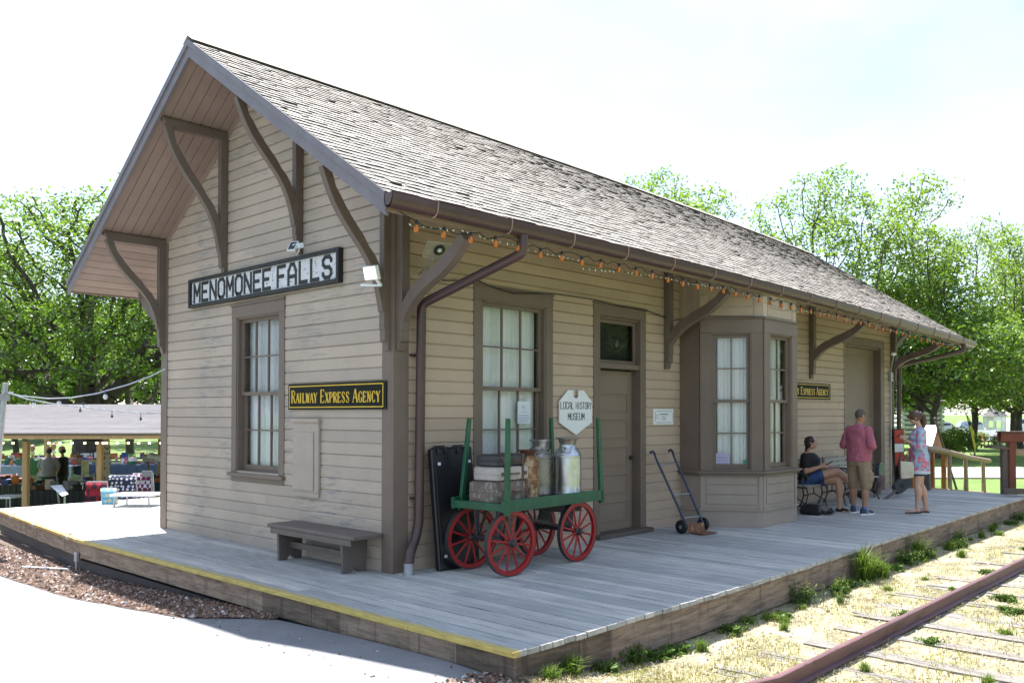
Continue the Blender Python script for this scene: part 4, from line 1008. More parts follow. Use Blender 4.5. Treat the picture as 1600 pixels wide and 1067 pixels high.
# ---- baggage cart ----
cart = thing('baggage_cart', 'green railway baggage cart on four red spoked wheels, loaded with cans and suitcases', 'cart', (.55, -1.10, 0), R(3.5), local=True)
CL, CW, CZ0, CZ1 = 1.62, .76, .665, .775
m = MB()
for k in range(7): m.box((.0+CL*k/7+.003, .03, CZ0+.035), (CL*(k+1)/7-.003, CW-.03, CZ0+.065))
m.build('bed', MAT['green_paint'], cart)
for y in (0, CW-.04):
    m = MB(); m.box((-.02, y, CZ0-.01), (CL+.03, y+.045, CZ1)); 
    for k in range(6): q = .12+k*.28; m.box((q, y-.004 if y == 0 else y+.045, CZ0+.04),(q+.016, y if y == 0 else y+.049, CZ0+.056))
    m.build('side_rail', MAT['green_paint'], cart, bevel=.006)
for x in (-.018, CL-.03):
    m = MB(); m.box((x, .046, CZ0), (x+.04, CW-.041, CZ1-.03)); m.build('end_rail', MAT['green_paint'], cart, bevel=.004)
for (x, y, tx) in ((.005,-.004,.02), (.06,CW-.05,.13), (CL-.01,-.0,-.06), (CL-.03,CW-.05,-.03)):
    m = MB(); a, b = .068, .044; z0, z1 = CZ0-.045, 1.60
    m.loft([[(x,y,z0),(x+a,y,z0),(x+a,y+.045,z0),(x,y+.045,z0)], [(x+tx,y,z1),(x+tx+b,y,z1),(x+tx+b,y+.040,z1),(x+tx,y+.040,z1)]]); m.build('stake', MAT['green_paint'], cart, bevel=.006)
def wheel(x, y, r_, steer):
    m = MB(); Mx = Matrix.Translation((x, y, r_)) @ Matrix.Rotation(steer, 4, 'Z') @ Matrix.Rotation(R(90), 4, 'X'); m.M = Mx
    def ringm(m, ro, ri, w_, n=48, z=0):
        rings = []
        for j in range(n):
            c, s_ = math.cos(2*PI*j/n), math.sin(2*PI*j/n); rings.append([(ro*c,ro*s_,z-w_/2),(ro*c,ro*s_,z+w_/2),(ri*c,ri*s_,z+w_/2),(ri*c,ri*s_,z-w_/2)])
        rings.append(rings[0]); m.loft(rings, False)
    ringm(m, r_-.007, r_-.052, .040); wo_ = m.build('wheel', MAT['red_paint'], cart, smooth=True)
    m = MB(); m.M = Mx; ringm(m, r_, r_-.0075, .044); m.build('tyre', MAT['dark_metal'], wo_, smooth=True)
    m = MB(); m.M = Mx; a0 = random.random()
    for k in range(12):
        a = a0+2*PI*k/12; c, s_ = math.cos(a), math.sin(a); off = .006*(1 if k % 2 else -1)
        m.tube([(.03*c,.03*s_,off),(r_*.5*c,r_*.5*s_,off*.6),((r_-.05)*c,(r_-.05)*s_,0)], [.015,.013,.011], 8, sy=.8)
    m.build('spokes', MAT['red_paint'], wo_, smooth=True)
    m = MB(); m.M = Mx; m.lathe((0,0,-.06), [(.02,0),(.030,.004),(.034,.03),(.046,.04),(.046,.08),(.034,.09),(.030,.118),(.018,.122)], 16); m.build('hub', MAT['dark_metal'], wo_, smooth=True)
wheel(.14, .06, .335, R(-6)); wheel(.20, .68, .335, R(-6)); wheel(1.24, .06, .335, 0); wheel(1.25, .68, .335, 0)
m = MB(); m.tube([(.145,.08,.335),(.20,.66,.335)], .016, 8); m.bar((.13,.16,.36),(.18,.60,.36),.05,.04); m.build('front_axle', MAT['dark_metal'], cart)
m = MB(); m.tube([(1.24,.08,.335),(1.25,.66,.335)], .016, 8); m.bar((1.24,.16,.36),(1.25,.60,.36),.05,.05); m.build('rear_axle', MAT['dark_metal'], cart)
for (x, y) in ((.14,.20),(.16,.54)):
    m = MB(); m.bar((x-.02,y,.37),(x-.09,y-.03,.69),.022,.012); m.bar((x+.02,y,.37),(x+.10,y-.03,.69),.022,.012); m.bar((x,y,.36),(x,y,.69),.02,.012); m.build('front_brace', MAT['dark_metal'], cart)
m = MB(); m.box((1.10,.12,.55),(1.40,.64,.665)); m.box((1.16,.2,.38),(1.34,.24,.56)); m.box((1.16,.52,.38),(1.34,.56,.56)); m.bar((1.2,.3,.38),(.35,.3,.6),.05,.03); m.build('rear_bolster', MAT['wood_dark2'], cart)
m = MB(); m.tube([(1.60,.50,.78),(1.69,.50,.86),(1.70,.50,1.05),(1.64,.50,1.22)], .011, 8); m.tube([(1.52,.42,1.245),(1.64,.50,1.22),(1.78,.60,1.19)], .013, 8); m.build('pull_handle', MAT['dark_metal'], cart, smooth=True)
ZB = CZ0+.067
# ---- milk cans ----
def milk_can(loc, s, mat, label, seed, dent=.003):
    t_ = thing('milk_can', label, 'milk can', loc, R(seed*40), 'old milk cans on the cart', local=True)
    prof = [(.001,0),(.145,.0),(.150,.008),(.150,.025),(.145,.032),(.147,.20),(.147,.40),(.153,.405),(.153,.42),(.147,.426),(.138,.445),(.110,.485),(.090,.51),(.086,.535)]
    m = MB(); n = 40; rr = random.Random(seed); ph = [rr.uniform(0, 6) for _ in range(6)]
    rings = []
    for r_, z in [p for a, b in zip(prof, prof[1:]) for p in (a, ((a[0]+b[0])/2, (a[1]+b[1])/2))]+[prof[-1]]:
        rings.append([((r_+(dent*(math.sin(3*t+ph[0]+z*17)+math.sin(5*t+ph[1]-z*23)) if r_ > .1 else 0))*math.cos(t)*s, (r_+(dent*math.sin(4*t+ph[2]+z*19) if r_ > .1 else 0))*math.sin(t)*s, z*s) for t in [2*PI*j/n for j in range(n)]])
    m.loft(rings); m.build('can_body', mat[0], t_, smooth=True)
    m = MB(); m.lathe((0,0,.535*s), [(.086*s,0),(.092*s,.03*s),(.100*s,.055*s),(.122*s,.062*s),(.124*s,.072*s),(.118*s,.078*s),(.10*s,.078*s),(.085*s,.066*s),(.001,.068*s)], 32); m.build('lid', mat[1], t_, smooth=True)
    for sg in (-1, 1):
        m = MB(); m.tube([(sg*.095*s,.0-.045*s,.515*s),(sg*.135*s,-.045*s,.50*s),(sg*.145*s,-.03*s,.47*s),(sg*.145*s,.03*s,.47*s),(sg*.135*s,.045*s,.50*s),(sg*.095*s,.045*s,.515*s)], .0065*s, 8); m.build('handle', mat[0], t_, smooth=True)
    return t_
MAT['tin'] = simple('dented_tin', (.50,.51,.53), .30, metal=.95, var=.12, nscale=7, bmp=.25, wear=(.28,.26,.24), wearpos=.64, bd=.006)
MAT['dull_tin'] = simple('dull_tin', (.30,.28,.25), .48, metal=.8, var=.22, nscale=7, bmp=.3, wear=(.20,.13,.08), wearpos=.58)
MAT['rust_can'] = simple('rusted_can', (.22,.10,.045), .7, metal=.2, var=.4, nscale=8, wear=(.40,.30,.17), wearpos=.52)
MAT['rust_deep'] = simple('deep_rust', (.10,.035,.022), .8, var=.4, nscale=22, bmp=.9, bd=.01)
milk_can((1.80,-.80,ZB), 1.06, (MAT['tin'], MAT['dull_tin']), 'shiny dented silver milk can standing alone at the right end of the cart', 1)
milk_can((1.60,-.56,ZB), 1.02, (MAT['dull_tin'], MAT['tin']), 'dull silver milk can with a bright lid, behind the rusty one', 2)
milk_can((1.20,-.76,ZB), .86, (MAT['rust_can'], MAT['rust_deep']), 'small rusty brown milk can beside the stacked suitcases', 3, .002)
# ---- suitcases ----
def suitcase(c, sx, sy, sz, rz, mat, label, strap='leather'):
    t_ = thing('suitcase', label, 'suitcase', c, rz, 'suitcases stacked on the cart', local=True)
    m = MB()
    def rr_(h, ins):
        r_ = .03; pts = []
        for qx, qy, a0 in ((1,1,0),(-1,1,90),(-1,-1,180),(1,-1,270)):
            for k in range(4): a = R(a0+30*k); pts.append((qx*(sx/2-r_-ins)+math.cos(a)*r_, qy*(sy/2-r_-ins)+math.sin(a)*r_, h))
        return pts
    m.loft([rr_(0,.018), rr_(.012,.003), rr_(sz*.45,0), rr_(sz*.47,.004), rr_(sz*.49,0), rr_(sz-.012,.003), rr_(sz,.018)]); m.build('case', mat, t_, smooth=True)
    m = MB()
    for a in (-.28, .28): m = MB(); m.box((a*sx-.018,-sy/2-.004,-.001),(a*sx+.018,sy/2+.004,sz+.004)); m.build('strap', MAT[strap], t_)
    m = MB(); m.tube([(-.07,-sy/2,sz*.5),(-.06,-sy/2-.025,sz*.5),(.06,-sy/2-.025,sz*.5),(.07,-sy/2,sz*.5)], .008, 6); m.build('handle', MAT['leather'], t_)
    for a in (-.36,.36): m = MB(); m.box((a*sx-.02,-sy/2-.006,sz*.35),(a*sx+.02,-sy/2,sz*.62)); m.build('latch', MAT['leather'], t_)
MAT['leather'] = simple('old_brown_leather', (.11,.055,.035), .55, var=.3, nscale=20)
suitcase((.87,-.70,ZB), .62, .40, .215, R(8), simple('worn_grey_suitcase', (.14,.105,.085), .65, var=.3, nscale=9, wear=(.26,.24,.22), wearpos=.56), 'wide worn grey suitcase at the bottom of the stack on the cart', 'leather')
suitcase((.865,-.70,ZB+.22), .50, .36, .145, R(5), simple('cream_suitcase', (.42,.37,.33), .6, var=.15, nscale=9, wear=(.22,.18,.15), wearpos=.66), 'cream suitcase in the middle of the stack on the cart', 'trunk_tan' if False else 'leather')
suitcase((.89,-.70,ZB+.37), .54, .30, .120, R(10), simple('black_striped_suitcase', (.03,.03,.032), .5, var=.3, nscale=9, wear=(.12,.06,.04), wearpos=.60), 'small black case with brown straps on top of the stack on the cart')
# ---- folding tables leaning on the wall ----
def folded_table(x0, x1, yb, yt, z1, rz, label):
    t_ = thing('folded_table', label, 'folding table', ((x0+x1)/2, yb, 0), 0, 'black folded tables leaning on the wall')
    m = MB(); d = Vector((0, yt-yb, z1)); n_ = Vector((0,-1,(yt-yb)/z1)).normalized(); O = Vector((x0,yb,0)); U = Vector((x1-x0,0,0))
    m.obox(O, U, d, n_*.07); m.build('panel', MAT['black_plastic'], t_, bevel=.012)
    m = MB(); e = .035; m.obox(O+U.normalized()*e+d*.03+n_*.0715, U*(1-2*e/U.length), d*.8, n_*.006); m.build('ribbed_face', MAT['black_plastic'], t_, bevel=.004)
    m = MB()
    for a in (.22, .70): m.obox(O+U*(a-.10)+d*.955+n_*.072, U*.06, d*.05, n_*.02); m.obox(O+U*(a+.08)+d*.955+n_*.072, U*.06, d*.05, n_*.02); m.obox(O+U*(a-.10)+d*1.0, U*.24, d*.018, n_*.03)
    m.build('latch', MAT['black_plastic'], t_, bevel=.003)
    m = MB()
    for a, z in ((.12,.86),(.12,.10),(.86,.87)): m.obox(O+U*a+d*z+n_*.0785, U*.07, d*.024, n_*.001)
    m.build('sticker', MAT['sticker'], t_)
folded_table(.36, .93, -.24, -.09, 1.27, 0, 'black plastic folded table leaning on the wall in front of its twin, beside the downspout')
folded_table(.43, .98, -.145, -.035, 1.28, 0, 'black plastic folded table leaning on the wall, the rear of the two')
# ---- hand truck ----
t_ = thing('hand_truck', 'dark blue two-wheeled hand truck leaning back on the wall between the door and the bay', 'hand truck', (4.55, -.62, 0))
MAT['blue_steel'] = simple('dark_blue_steel', (.035,.055,.085), .4, metal=.4, var=.2, wear=(.12,.10,.09), wearpos=.70)
b0, b1 = Vector((4.40,-.66,.10)), Vector((4.72,-.72,.10)); t0, t1 = Vector((4.40,-.13,1.02)), Vector((4.80,-.16,1.03))
for b, t0_ in ((b0,t0),(b1,t1)):
    d = (t0_-b).normalized(); m = MB(); m.tube([b, b+d*.4, t0_, t0_+Vector((-.02,.01,.07)), t0_+Vector((-.08,0,.10)), t0_+Vector((-.17,-.03,.085))], .017, 10); m.build('side_rail', MAT['blue_steel'], t_, smooth=True)
m = MB()
for k in (.12, .45, .90): m.tube([b0.lerp(t0,k), b1.lerp(t1,k)], .011, 8)
m.build('cross_bar', MAT['metal'], t_, smooth=True)
m = MB(); m.obox(Vector((4.42,-.70,.012)), Vector((.30,-.05,0)), Vector((-.04,-.22,0)), Vector((0,0,.008))); m.obox(Vector((4.40,-.68,.012)), Vector((.32,-.06,0)), Vector((0,.02,.12)), Vector((0,-.006,0))); m.build('toe_plate', MAT['rust'], t_)
for c in (Vector((4.35,-.60,.095)), Vector((4.80,-.66,.095))):
    m = MB(); m.M = Matrix.Translation(c) @ Matrix.Rotation(R(90),4,'Y') @ Matrix.Rotation(0,4,'X'); m.lathe((0,0,-.025), [(.03,0),(.075,0),(.095,.012),(.095,.038),(.075,.05),(.03,.05)], 24); wq = m.build('wheel', MAT['black_plastic'], t_, smooth=True)
    m = MB(); m.M = Matrix.Translation(c) @ Matrix.Rotation(R(90),4,'Y'); m.lathe((0,0,-.03), [(.001,0),(.025,.001),(.03,.01),(.03,.05),(.025,.059),(.001,.06)], 14); m.build('hub', MAT['metal'], wq, smooth=True)
# ---- park benches with iron arms ----
def park_bench(x0, x1, label):
    t_ = thing('park_bench', label, 'bench', ((x0+x1)/2, -.5, 0), 0, 'slatted iron park benches along the long wall')
    MATb = MAT['bench_slat'] if 'bench_slat' in MAT else MAT.setdefault('bench_slat', simple('pale_worn_slats', (.30,.28,.26), .6, var=.2, nscale=5, stretch=(.4,3,3)))
    m = MB()
    for k in range(5): m.box((x0+.03,-.36-.09*k,.425),(x1-.03,-.36-.09*k-.07,.447))
    m.build('seat', MATb, t_, bevel=.003)
    m = MB()
    for k in range(4): z = .50+.085*k; y = -.285+.045*(.2*k); m.box((x0+.03,y,z),(x1-.03,y-.018,z+.068))
    m.build('backrest', MATb, t_, bevel=.003)
    for x in (x0+.04, x1-.04, (x0+x1)/2):
        m = MB(); r_ = .014
        m.tube([(x,-.80,.0),(x,-.77,.03),(x,-.74,.16),(x,-.78,.30),(x,-.75,.41)], [.016,.014,.012,.012,.014], 6); m.tube([(x,-.24,.0),(x,-.27,.04),(x,-.33,.2),(x,-.30,.40),(x,-.26,.62),(x,-.22,.84)], r_, 6)
        m.tube([(x,-.75,.41),(x,-.30,.41)], r_, 6); m.tube([(x,-.74,.14),(x,-.52,.26),(x,-.33,.2)], .010, 6); m.tube([(x,-.52,.26),(x,-.52,.41)], .010, 6)
        if x != (x0+x1)/2:
            m.tube([(x,-.26,.62),(x,-.50,.66),(x,-.70,.65),(x,-.78,.60),(x,-.77,.53),(x,-.70,.52),(x,-.69,.57)], .013, 6); m.tube([(x,-.72,.41),(x,-.66,.50),(x,-.70,.64)], .010, 6)
        m.build('iron_end', MAT['dark_metal'], t_, smooth=True)
park_bench(7.75, 9.30, 'slatted park bench with iron ends that the woman in black sits on')
park_bench(9.45, 10.80, 'slatted park bench with iron arms behind the man in the pink shirt')
# bag under the bench
t_ = thing('bag', 'black soft bag on the deck under the bench, beside the bay', 'bag', (7.9, -1.0, 0))
m = MB(); m.M = Matrix.Translation((7.72,-.92,.0)) @ Matrix.Rotation(R(8),4,'Z'); m.loft([[(-.22,-.17,0),(.22,-.17,0),(.22,.17,0),(-.22,.17,0)],[(-.235,-.18,.06),(.235,-.18,.05),(.235,.18,.06),(-.235,.18,.06)],[(-.20,-.16,.17),(.21,-.15,.13),(.20,.16,.15),(-.20,.15,.17)]]); m.build('bag_body', MAT['black_plastic'], t_, bevel=.03)
m = MB(); m.tube([(7.62,-1.1,.10),(7.6,-1.16,.02),(7.75,-1.2,.015),(7.9,-1.18,.02),(7.92,-1.12,.09)], .014, 6); m.tube([(7.9,-1.05,.04),(8.05,-1.1,.015),(8.12,-1.05,.02),(8.0,-.98,.05)], .03, 6); m.build('strap', MAT['black_plastic'], t_, smooth=True)
# guitar and cases by the freight door
MAT['guitar_grey'] = simple('dark_grey_lacquer', (.045,.045,.05), .28, var=.2)
def guitar(loc, rot, label, mat, hole=True, s=1.0, gname='guitar'):
    t_ = thing(gname, label, gname.replace('_', ' '), loc, local=True); t_.rotation_euler = rot
    def outline(k=1, n=40):
        pts = []
        for i in range(n):
            t = 2*PI*i/n; u = math.cos(t); v = math.sin(t)
            wv = .19*(1+.0*u) if u > 0 else .145; wv = .105+.085*abs(u)**1.0*(1 if u > 0 else .55)
            pts.append((u*.25*k*s, v*(wv)*1.15*k*s*(1)))
        return pts
    o = [(.25*math.cos(2*PI*i/48)*s, (.118+.085*math.cos(2*PI*i/48)**2*(1.0 if math.cos(2*PI*i/48) > 0 else .45))*(1 if math.sin(2*PI*i/48) > 0 else -1)*abs(math.sin(2*PI*i/48))**.62*s) for i in range(48)]
    m = MB(); m.prism(o, (0,0,-.05*s), EX, EY, (0,0,.10*s)); m.build('body', mat, t_, bevel=.008)
    m = MB(); m.box((-.25*s,-.028*s,.02*s),(-.66*s,.028*s,.045*s)); m.box((-.66*s,-.04*s,.01*s),(-.84*s,.04*s,.035*s)); m.build('neck', MAT['wood_dark'], t_, bevel=.004)
    if hole: m = MB(); m.lathe((-.06*s,0,.0501*s), [(.001,0),(.050*s,0),(.050*s,.003),(.001,.003)], 24); m.build('sound_hole', MAT['black_plastic'], t_)
guitar((11.42,-.98,.245), (R(76), R(-24), R(-14)), 'dark grey guitar lying on its side by the corner, sound hole showing', MAT['guitar_grey'])
guitar((11.30,-.55,.24), (R(80), R(-50), R(-6)), 'shiny dark instrument case between the bench and the grey guitar', simple('shiny_plum_case', (.07,.03,.035), .18, var=.3), False, .86, 'instrument_case')
guitar((11.85,-.36,.40), (R(82), R(-78), R(2)), 'upright dark instrument case with a blue sheen behind the guitar', simple('shiny_teal_case', (.03,.07,.08), .15, var=.3), False, .95, 'instrument_case')
# standing board with red and white panels
t_ = thing('advertising_board', 'tall black leaning board with red and white panels at the far corner', 'sign', (12.9, -1.0, 0))
m = MB(); q0 = at(1406, 762, 'z', 0); q0.z = 0
O = Vector((q0.x+.05, q0.y+.15, 0)); U = Vector((.30,-.12,0)); d = Vector((-.34,-.10,1.32)); n_ = U.cross(d).normalized()
if n_.y > 0: n_ = -n_
m.obox(O, U, d, n_*.03); m.obox(O+Vector((.30,.32,0)), U, d+Vector((-.30,-.32,0)), n_*.02); m.build('frame', MAT['black_plastic'], t_, bevel=.004)
MAT['sign_red'] = simple('sign_red', (.42,.03,.03), .45)
m = MB(); m2 = MB(); m3 = MB()
for a, b, mm in ((.38,.60,m),(.61,.75,m2),(.76,.98,m3)): mm.obox(O+U*.08+d*a+n_*.0305, U*.84, d*(b-a), n_*.004)
m.build('red_panel', MAT['sign_red'], t_); m3.build('red_panel', MAT['sign_red'], t_); m2.build('white_panel', MAT['white_paint'], t_)
def remesh(o, vox=.009, smooth=2, disp=0, dscale=.12):
    r_ = o.modifiers.new('remesh', 'REMESH'); r_.mode = 'VOXEL'; r_.voxel_size = vox; r_.use_smooth_shade = True
    if smooth: s_ = o.modifiers.new('smooth', 'SMOOTH'); s_.factor = .5; s_.iterations = smooth
    if disp:
        tx = bpy.data.textures.new('folds', 'CLOUDS'); tx.noise_scale = dscale; tx.noise_depth = 2
        dm = o.modifiers.new('folds', 'DISPLACE'); dm.texture = tx; dm.strength = disp; dm.mid_level = .5; dm.texture_coords = 'LOCAL'
class Fig(MB):
    def limb(s, pts, rad, n=14, sy=1.0):
        """tapered limb with rounded ends, finely sampled"""
        P = [Vector(p) for p in pts]; out, rr_ = [], []
        for i in range(len(P)-1):
            for k in range(5):
                t = k/5; out.append(P[i].lerp(P[i+1], t)); a = t*t*(3-2*t); rr_.append(rad[i]*(1-a)+rad[i+1]*a)
        out.append(P[-1]); rr_.append(rad[-1]); s.tube(out, rr_, n, sy=sy); s.ball(P[0], rad[0]*.97, 8); s.ball(P[-1], rad[-1]*.97, 8)
    def ell(s, c, rx, ry, rz): s.ball(c, 1, 12, (rx, ry, rz))
    def rings(s, lst, n=24, lean=None):
        """(z, cx, cy, rx, ry[, squareness]) stacked cross-sections"""
        R_ = []
        for q in lst:
            z, cx_, cy_, rx, ry = q[:5]; e = q[5] if len(q) > 5 else .9
            ring = []
            for j in range(n):
                t = 2*PI*j/n; c, s_ = math.cos(t), math.sin(t)
                ring.append((cx_+rx*math.copysign(abs(c)**e, c), cy_+ry*math.copysign(abs(s_)**e, s_), z))
            R_.append(ring)
        s.loft(R_)
    def hand(s, wrist, d, side, curl=.5, k=1.0, palm_n=None):
        """palm, four unequal bent fingers and a thumb; d pointing direction, palm_n where the palm faces, side = towards the thumb"""
        w_ = Vector(wrist); d = Vector(d).normalized(); sd = Vector(side); sd = (sd-d*sd.dot(d)).normalized(); pn = Vector(palm_n) if palm_n else d.cross(sd); pn = (pn-d*pn.dot(d)-sd*pn.dot(sd)).normalized()
        c = w_+d*.048*k
        s.limb([w_, w_+d*.03*k], [.024*k, .025*k]); 
        for a in (-.024, -.008, .008, .024): s.limb([w_+d*.015*k+sd*a*.6*k, w_+d*.085*k+sd*a*1.1*k], [.013*k, .0115*k], 8)
        for i, (a, ln) in enumerate(((.028,.068),(.0095,.076),(-.0095,.071),(-.028,.056))):
            b = w_+d*.086*k+sd*a*1.12*k; th = curl*(.7+.1*i); d1 = (d*math.cos(th)+pn*math.sin(th)); d2 = (d*math.cos(th*2.1)+pn*math.sin(th*2.1)); d3 = (d*math.cos(th*2.9)+pn*math.sin(th*2.9))
            p1 = b+d1*ln*.42*k; p2 = p1+d2*ln*.33*k; p3 = p2+d3*ln*.25*k; s.limb([b,p1,p2,p3], [.0095*k,.0088*k,.008*k,.007*k], 8)
        b = w_+d*.028*k+sd*.022*k; t1 = b+(sd*.8+d*.55+pn*.25).normalized()*.034*k; t2 = t1+(sd*.25+d*.75+pn*.55).normalized()*.030*k; t3 = t2+(d*.7+pn*.6).normalized()*.022*k; s.limb([b,t1,t2,t3], [.013*k,.0115*k,.010*k,.008*k], 8)
    def head(s, c, fwd, up, k=1.0):
        """skull, jaw, nose, brow, lips, ears; c = centre between the ears"""
        c = Vector(c); f = Vector(fwd).normalized(); u = Vector(up); u = (u-f*u.dot(f)).normalized(); l = u.cross(f)
        old = s.M; M_ = Matrix((( *f, ),( *l, ),( *u, ))).transposed().to_4x4(); M_.translation = c; s.M = M_
        s.ball((-.008*k,0,.030*k), 1, 12, (.098*k,.076*k,.092*k)); s.ball((.020*k,0,-.022*k), 1, 12, (.070*k,.062*k,.080*k)); s.ball((.045*k,0,-.072*k), 1, 10, (.038*k,.040*k,.030*k))
        s.limb([(-.02*k,.045*k,-.06*k),(.05*k,.018*k,-.082*k)], [.022*k,.020*k], 8); s.limb([(-.02*k,-.045*k,-.06*k),(.05*k,-.018*k,-.082*k)], [.022*k,.020*k], 8)
        s.limb([(.082*k,0,.012*k),(.100*k,0,-.014*k),(.106*k,0,-.026*k)], [.007*k,.010*k,.0115*k], 8); s.ball((.096*k,.010*k,-.030*k), .008*k, 6); s.ball((.096*k,-.010*k,-.030*k), .008*k, 6)
        s.limb([(.074*k,.034*k,.020*k),(.088*k,.012*k,.021*k)], [.009*k,.008*k], 8); s.limb([(.074*k,-.034*k,.020*k),(.088*k,-.012*k,.021*k)], [.009*k,.008*k], 8)
        s.limb([(.082*k,.018*k,-.050*k),(.090*k,0,-.050*k),(.082*k,-.018*k,-.050*k)], [.005*k,.0075*k,.005*k], 8); s.limb([(.080*k,.015*k,-.060*k),(.088*k,0,-.060*k),(.080*k,-.015*k,-.060*k)], [.005*k,.007*k,.005*k], 8)
        for sg in (-1, 1): s.ball((-.005*k,sg*.078*k,-.004*k), 1, 8, (.018*k,.008*k,.032*k)); s.ball((.062*k, sg*.040*k, -.016*k), 1, 8, (.022*k,.022*k,.018*k))
        s.M = old
        return M_
def eyes(M_, k, parent, brow):
    m = MB(); m.M = M_
    for sg in (-1, 1): m.ball((.0835*k, sg*.030*k, .002*k), 1, 6, (.006*k,.011*k,.0055*k))
    m.build('eyes', MAT['ink'], parent, smooth='all')
    m = MB(); m.M = M_
    for sg in (-1, 1): m.tube([(.084*k, sg*.045*k, .018*k),(.092*k, sg*.03*k, .024*k),(.095*k, sg*.015*k, .020*k)], [.002,.0035,.003], 6)
    m.build('eyebrows', brow, parent, smooth='all')
    m = MB(); m.M = M_; m.tube([(.083*k, -.020*k, -.055*k),(.0945*k, 0, -.0545*k),(.083*k, .020*k, -.055*k)], .0028, 6); m.build('lips', MAT['lip'], parent, smooth='all')
def skin(name, col):
    m = simple(name, col, .5, var=.06, nscale=20, bmp=.05); b = m.node_tree.nodes['Principled BSDF']; b.inputs['Subsurface Weight'].default_value = .08; b.inputs['Subsurface Radius'].default_value = (.02,.008,.004); return m
MAT['lip'] = simple('lip', (.30,.09,.08), .5)
def dirv(deg, z=0): return Vector((math.cos(R(deg)), math.sin(R(deg)), z))

# ---- man in a pink shirt, standing, back to the camera, looking down at a phone ----
man = thing('person', 'balding man standing in a pink short-sleeved shirt, khaki shorts and blue sneakers', 'person', (8.17,-1.50,0), R(-14), local=True)
sk = skin('tanned_skin', (.34,.17,.105))
f = Fig(); k = .985
for sg, fx, fy, toe in ((1, .06, .135, 14), (-1, -.03, -.145, -16)):
    hip = Vector((0, sg*.095, .88)); knee = Vector((fx*.5+.025, fy*.98, .48)); ank = Vector((fx-.03, fy, .085))
    f.limb([hip, hip.lerp(knee,.5), knee], [.095,.080,.060]); f.limb([knee, knee.lerp(ank,.30)+Vector((-.022,0,0)), knee.lerp(ank,.7)+Vector((-.004,0,0)), ank], [.056,.062,.044,.036])
    td = Vector((math.cos(R(toe)), math.sin(R(toe)), 0)); f.limb([ank, ank+td*.10+Vector((0,0,-.045))], [.036,.035])
f.rings([(.82,0,0,.10,.16),(.92,0,0,.115,.17),(1.02,.01,0,.115,.16),(1.18,.01,0,.118,.165),(1.32,0,0,.115,.18),(1.40,-.005,0,.095,.175),(1.45,-.01,0,.06,.09)])
f.limb([(-.012,0,1.44),(.012,0,1.53)], [.060,.055])
HM = f.head((.035,-.004,1.600), (math.cos(R(-10))*.88, math.sin(R(-10)), -.42), (.40,0,.92), 1.0)
arms = []
for sg in (1, -1):
    sh = Vector((-.01, sg*.185, 1.385)); el = Vector((-.035, sg*.285, 1.115)); wr_ = Vector((.20, sg*.10, 1.10)); arms.append((sh, el, wr_))
    f.limb([sh, sh.lerp(el,.5), el], [.056,.052,.042]); f.limb([el, el.lerp(wr_,.35), wr_], [.043,.043,.027])
    f.hand(wr_, (.75, -sg*.35, .35), (0, 0, 1), .55, 1.0, (0,-sg,.0))
b = f.build('body', sk, man, smooth='all'); remesh(b, .008, 2)
eyes(HM, 1.0, man, simple('grey_brows', (.12,.10,.09), .8))
# cropped hair at the back and sides
m = Fig(); m.M = HM; m.ball((-.012,0,.033), 1, 12, (.0975,.0790,.0925)); m.M = None
MAT['crop_hair'] = simple('cropped_grey_hair', (.085,.068,.058), .85, var=.25, nscale=60, bmp=.5)
hb = m.build('hair', MAT['crop_hair'], man, smooth='all')
# shirt
f = Fig()
f.rings([(.865,0,0,.158,.215),(.90,0,0,.158,.214),(1.00,.005,0,.152,.205),(1.15,.005,0,.148,.205),(1.28,0,0,.146,.215),(1.37,-.01,0,.128,.215),(1.42,-.012,0,.100,.165),(1.46,-.012,0,.074,.085)], 28)
for sh, el, wr_ in arms: f.limb([sh+Vector((0,0,.005)), sh.lerp(el,.5), sh.lerp(el,.95)], [.070,.070,.074])
f.rings([(1.43,-.010,0,.078,.080),(1.475,-.002,0,.070,.070)], 20)
MAT['pink_shirt'] = simple('pink_woven_shirt', (.36,.10,.145), .8, var=.14, nscale=5, bmp=.3)
o = f.build('shirt', MAT['pink_shirt'], man, smooth='all'); remesh(o, .010, 3, .030, .075)
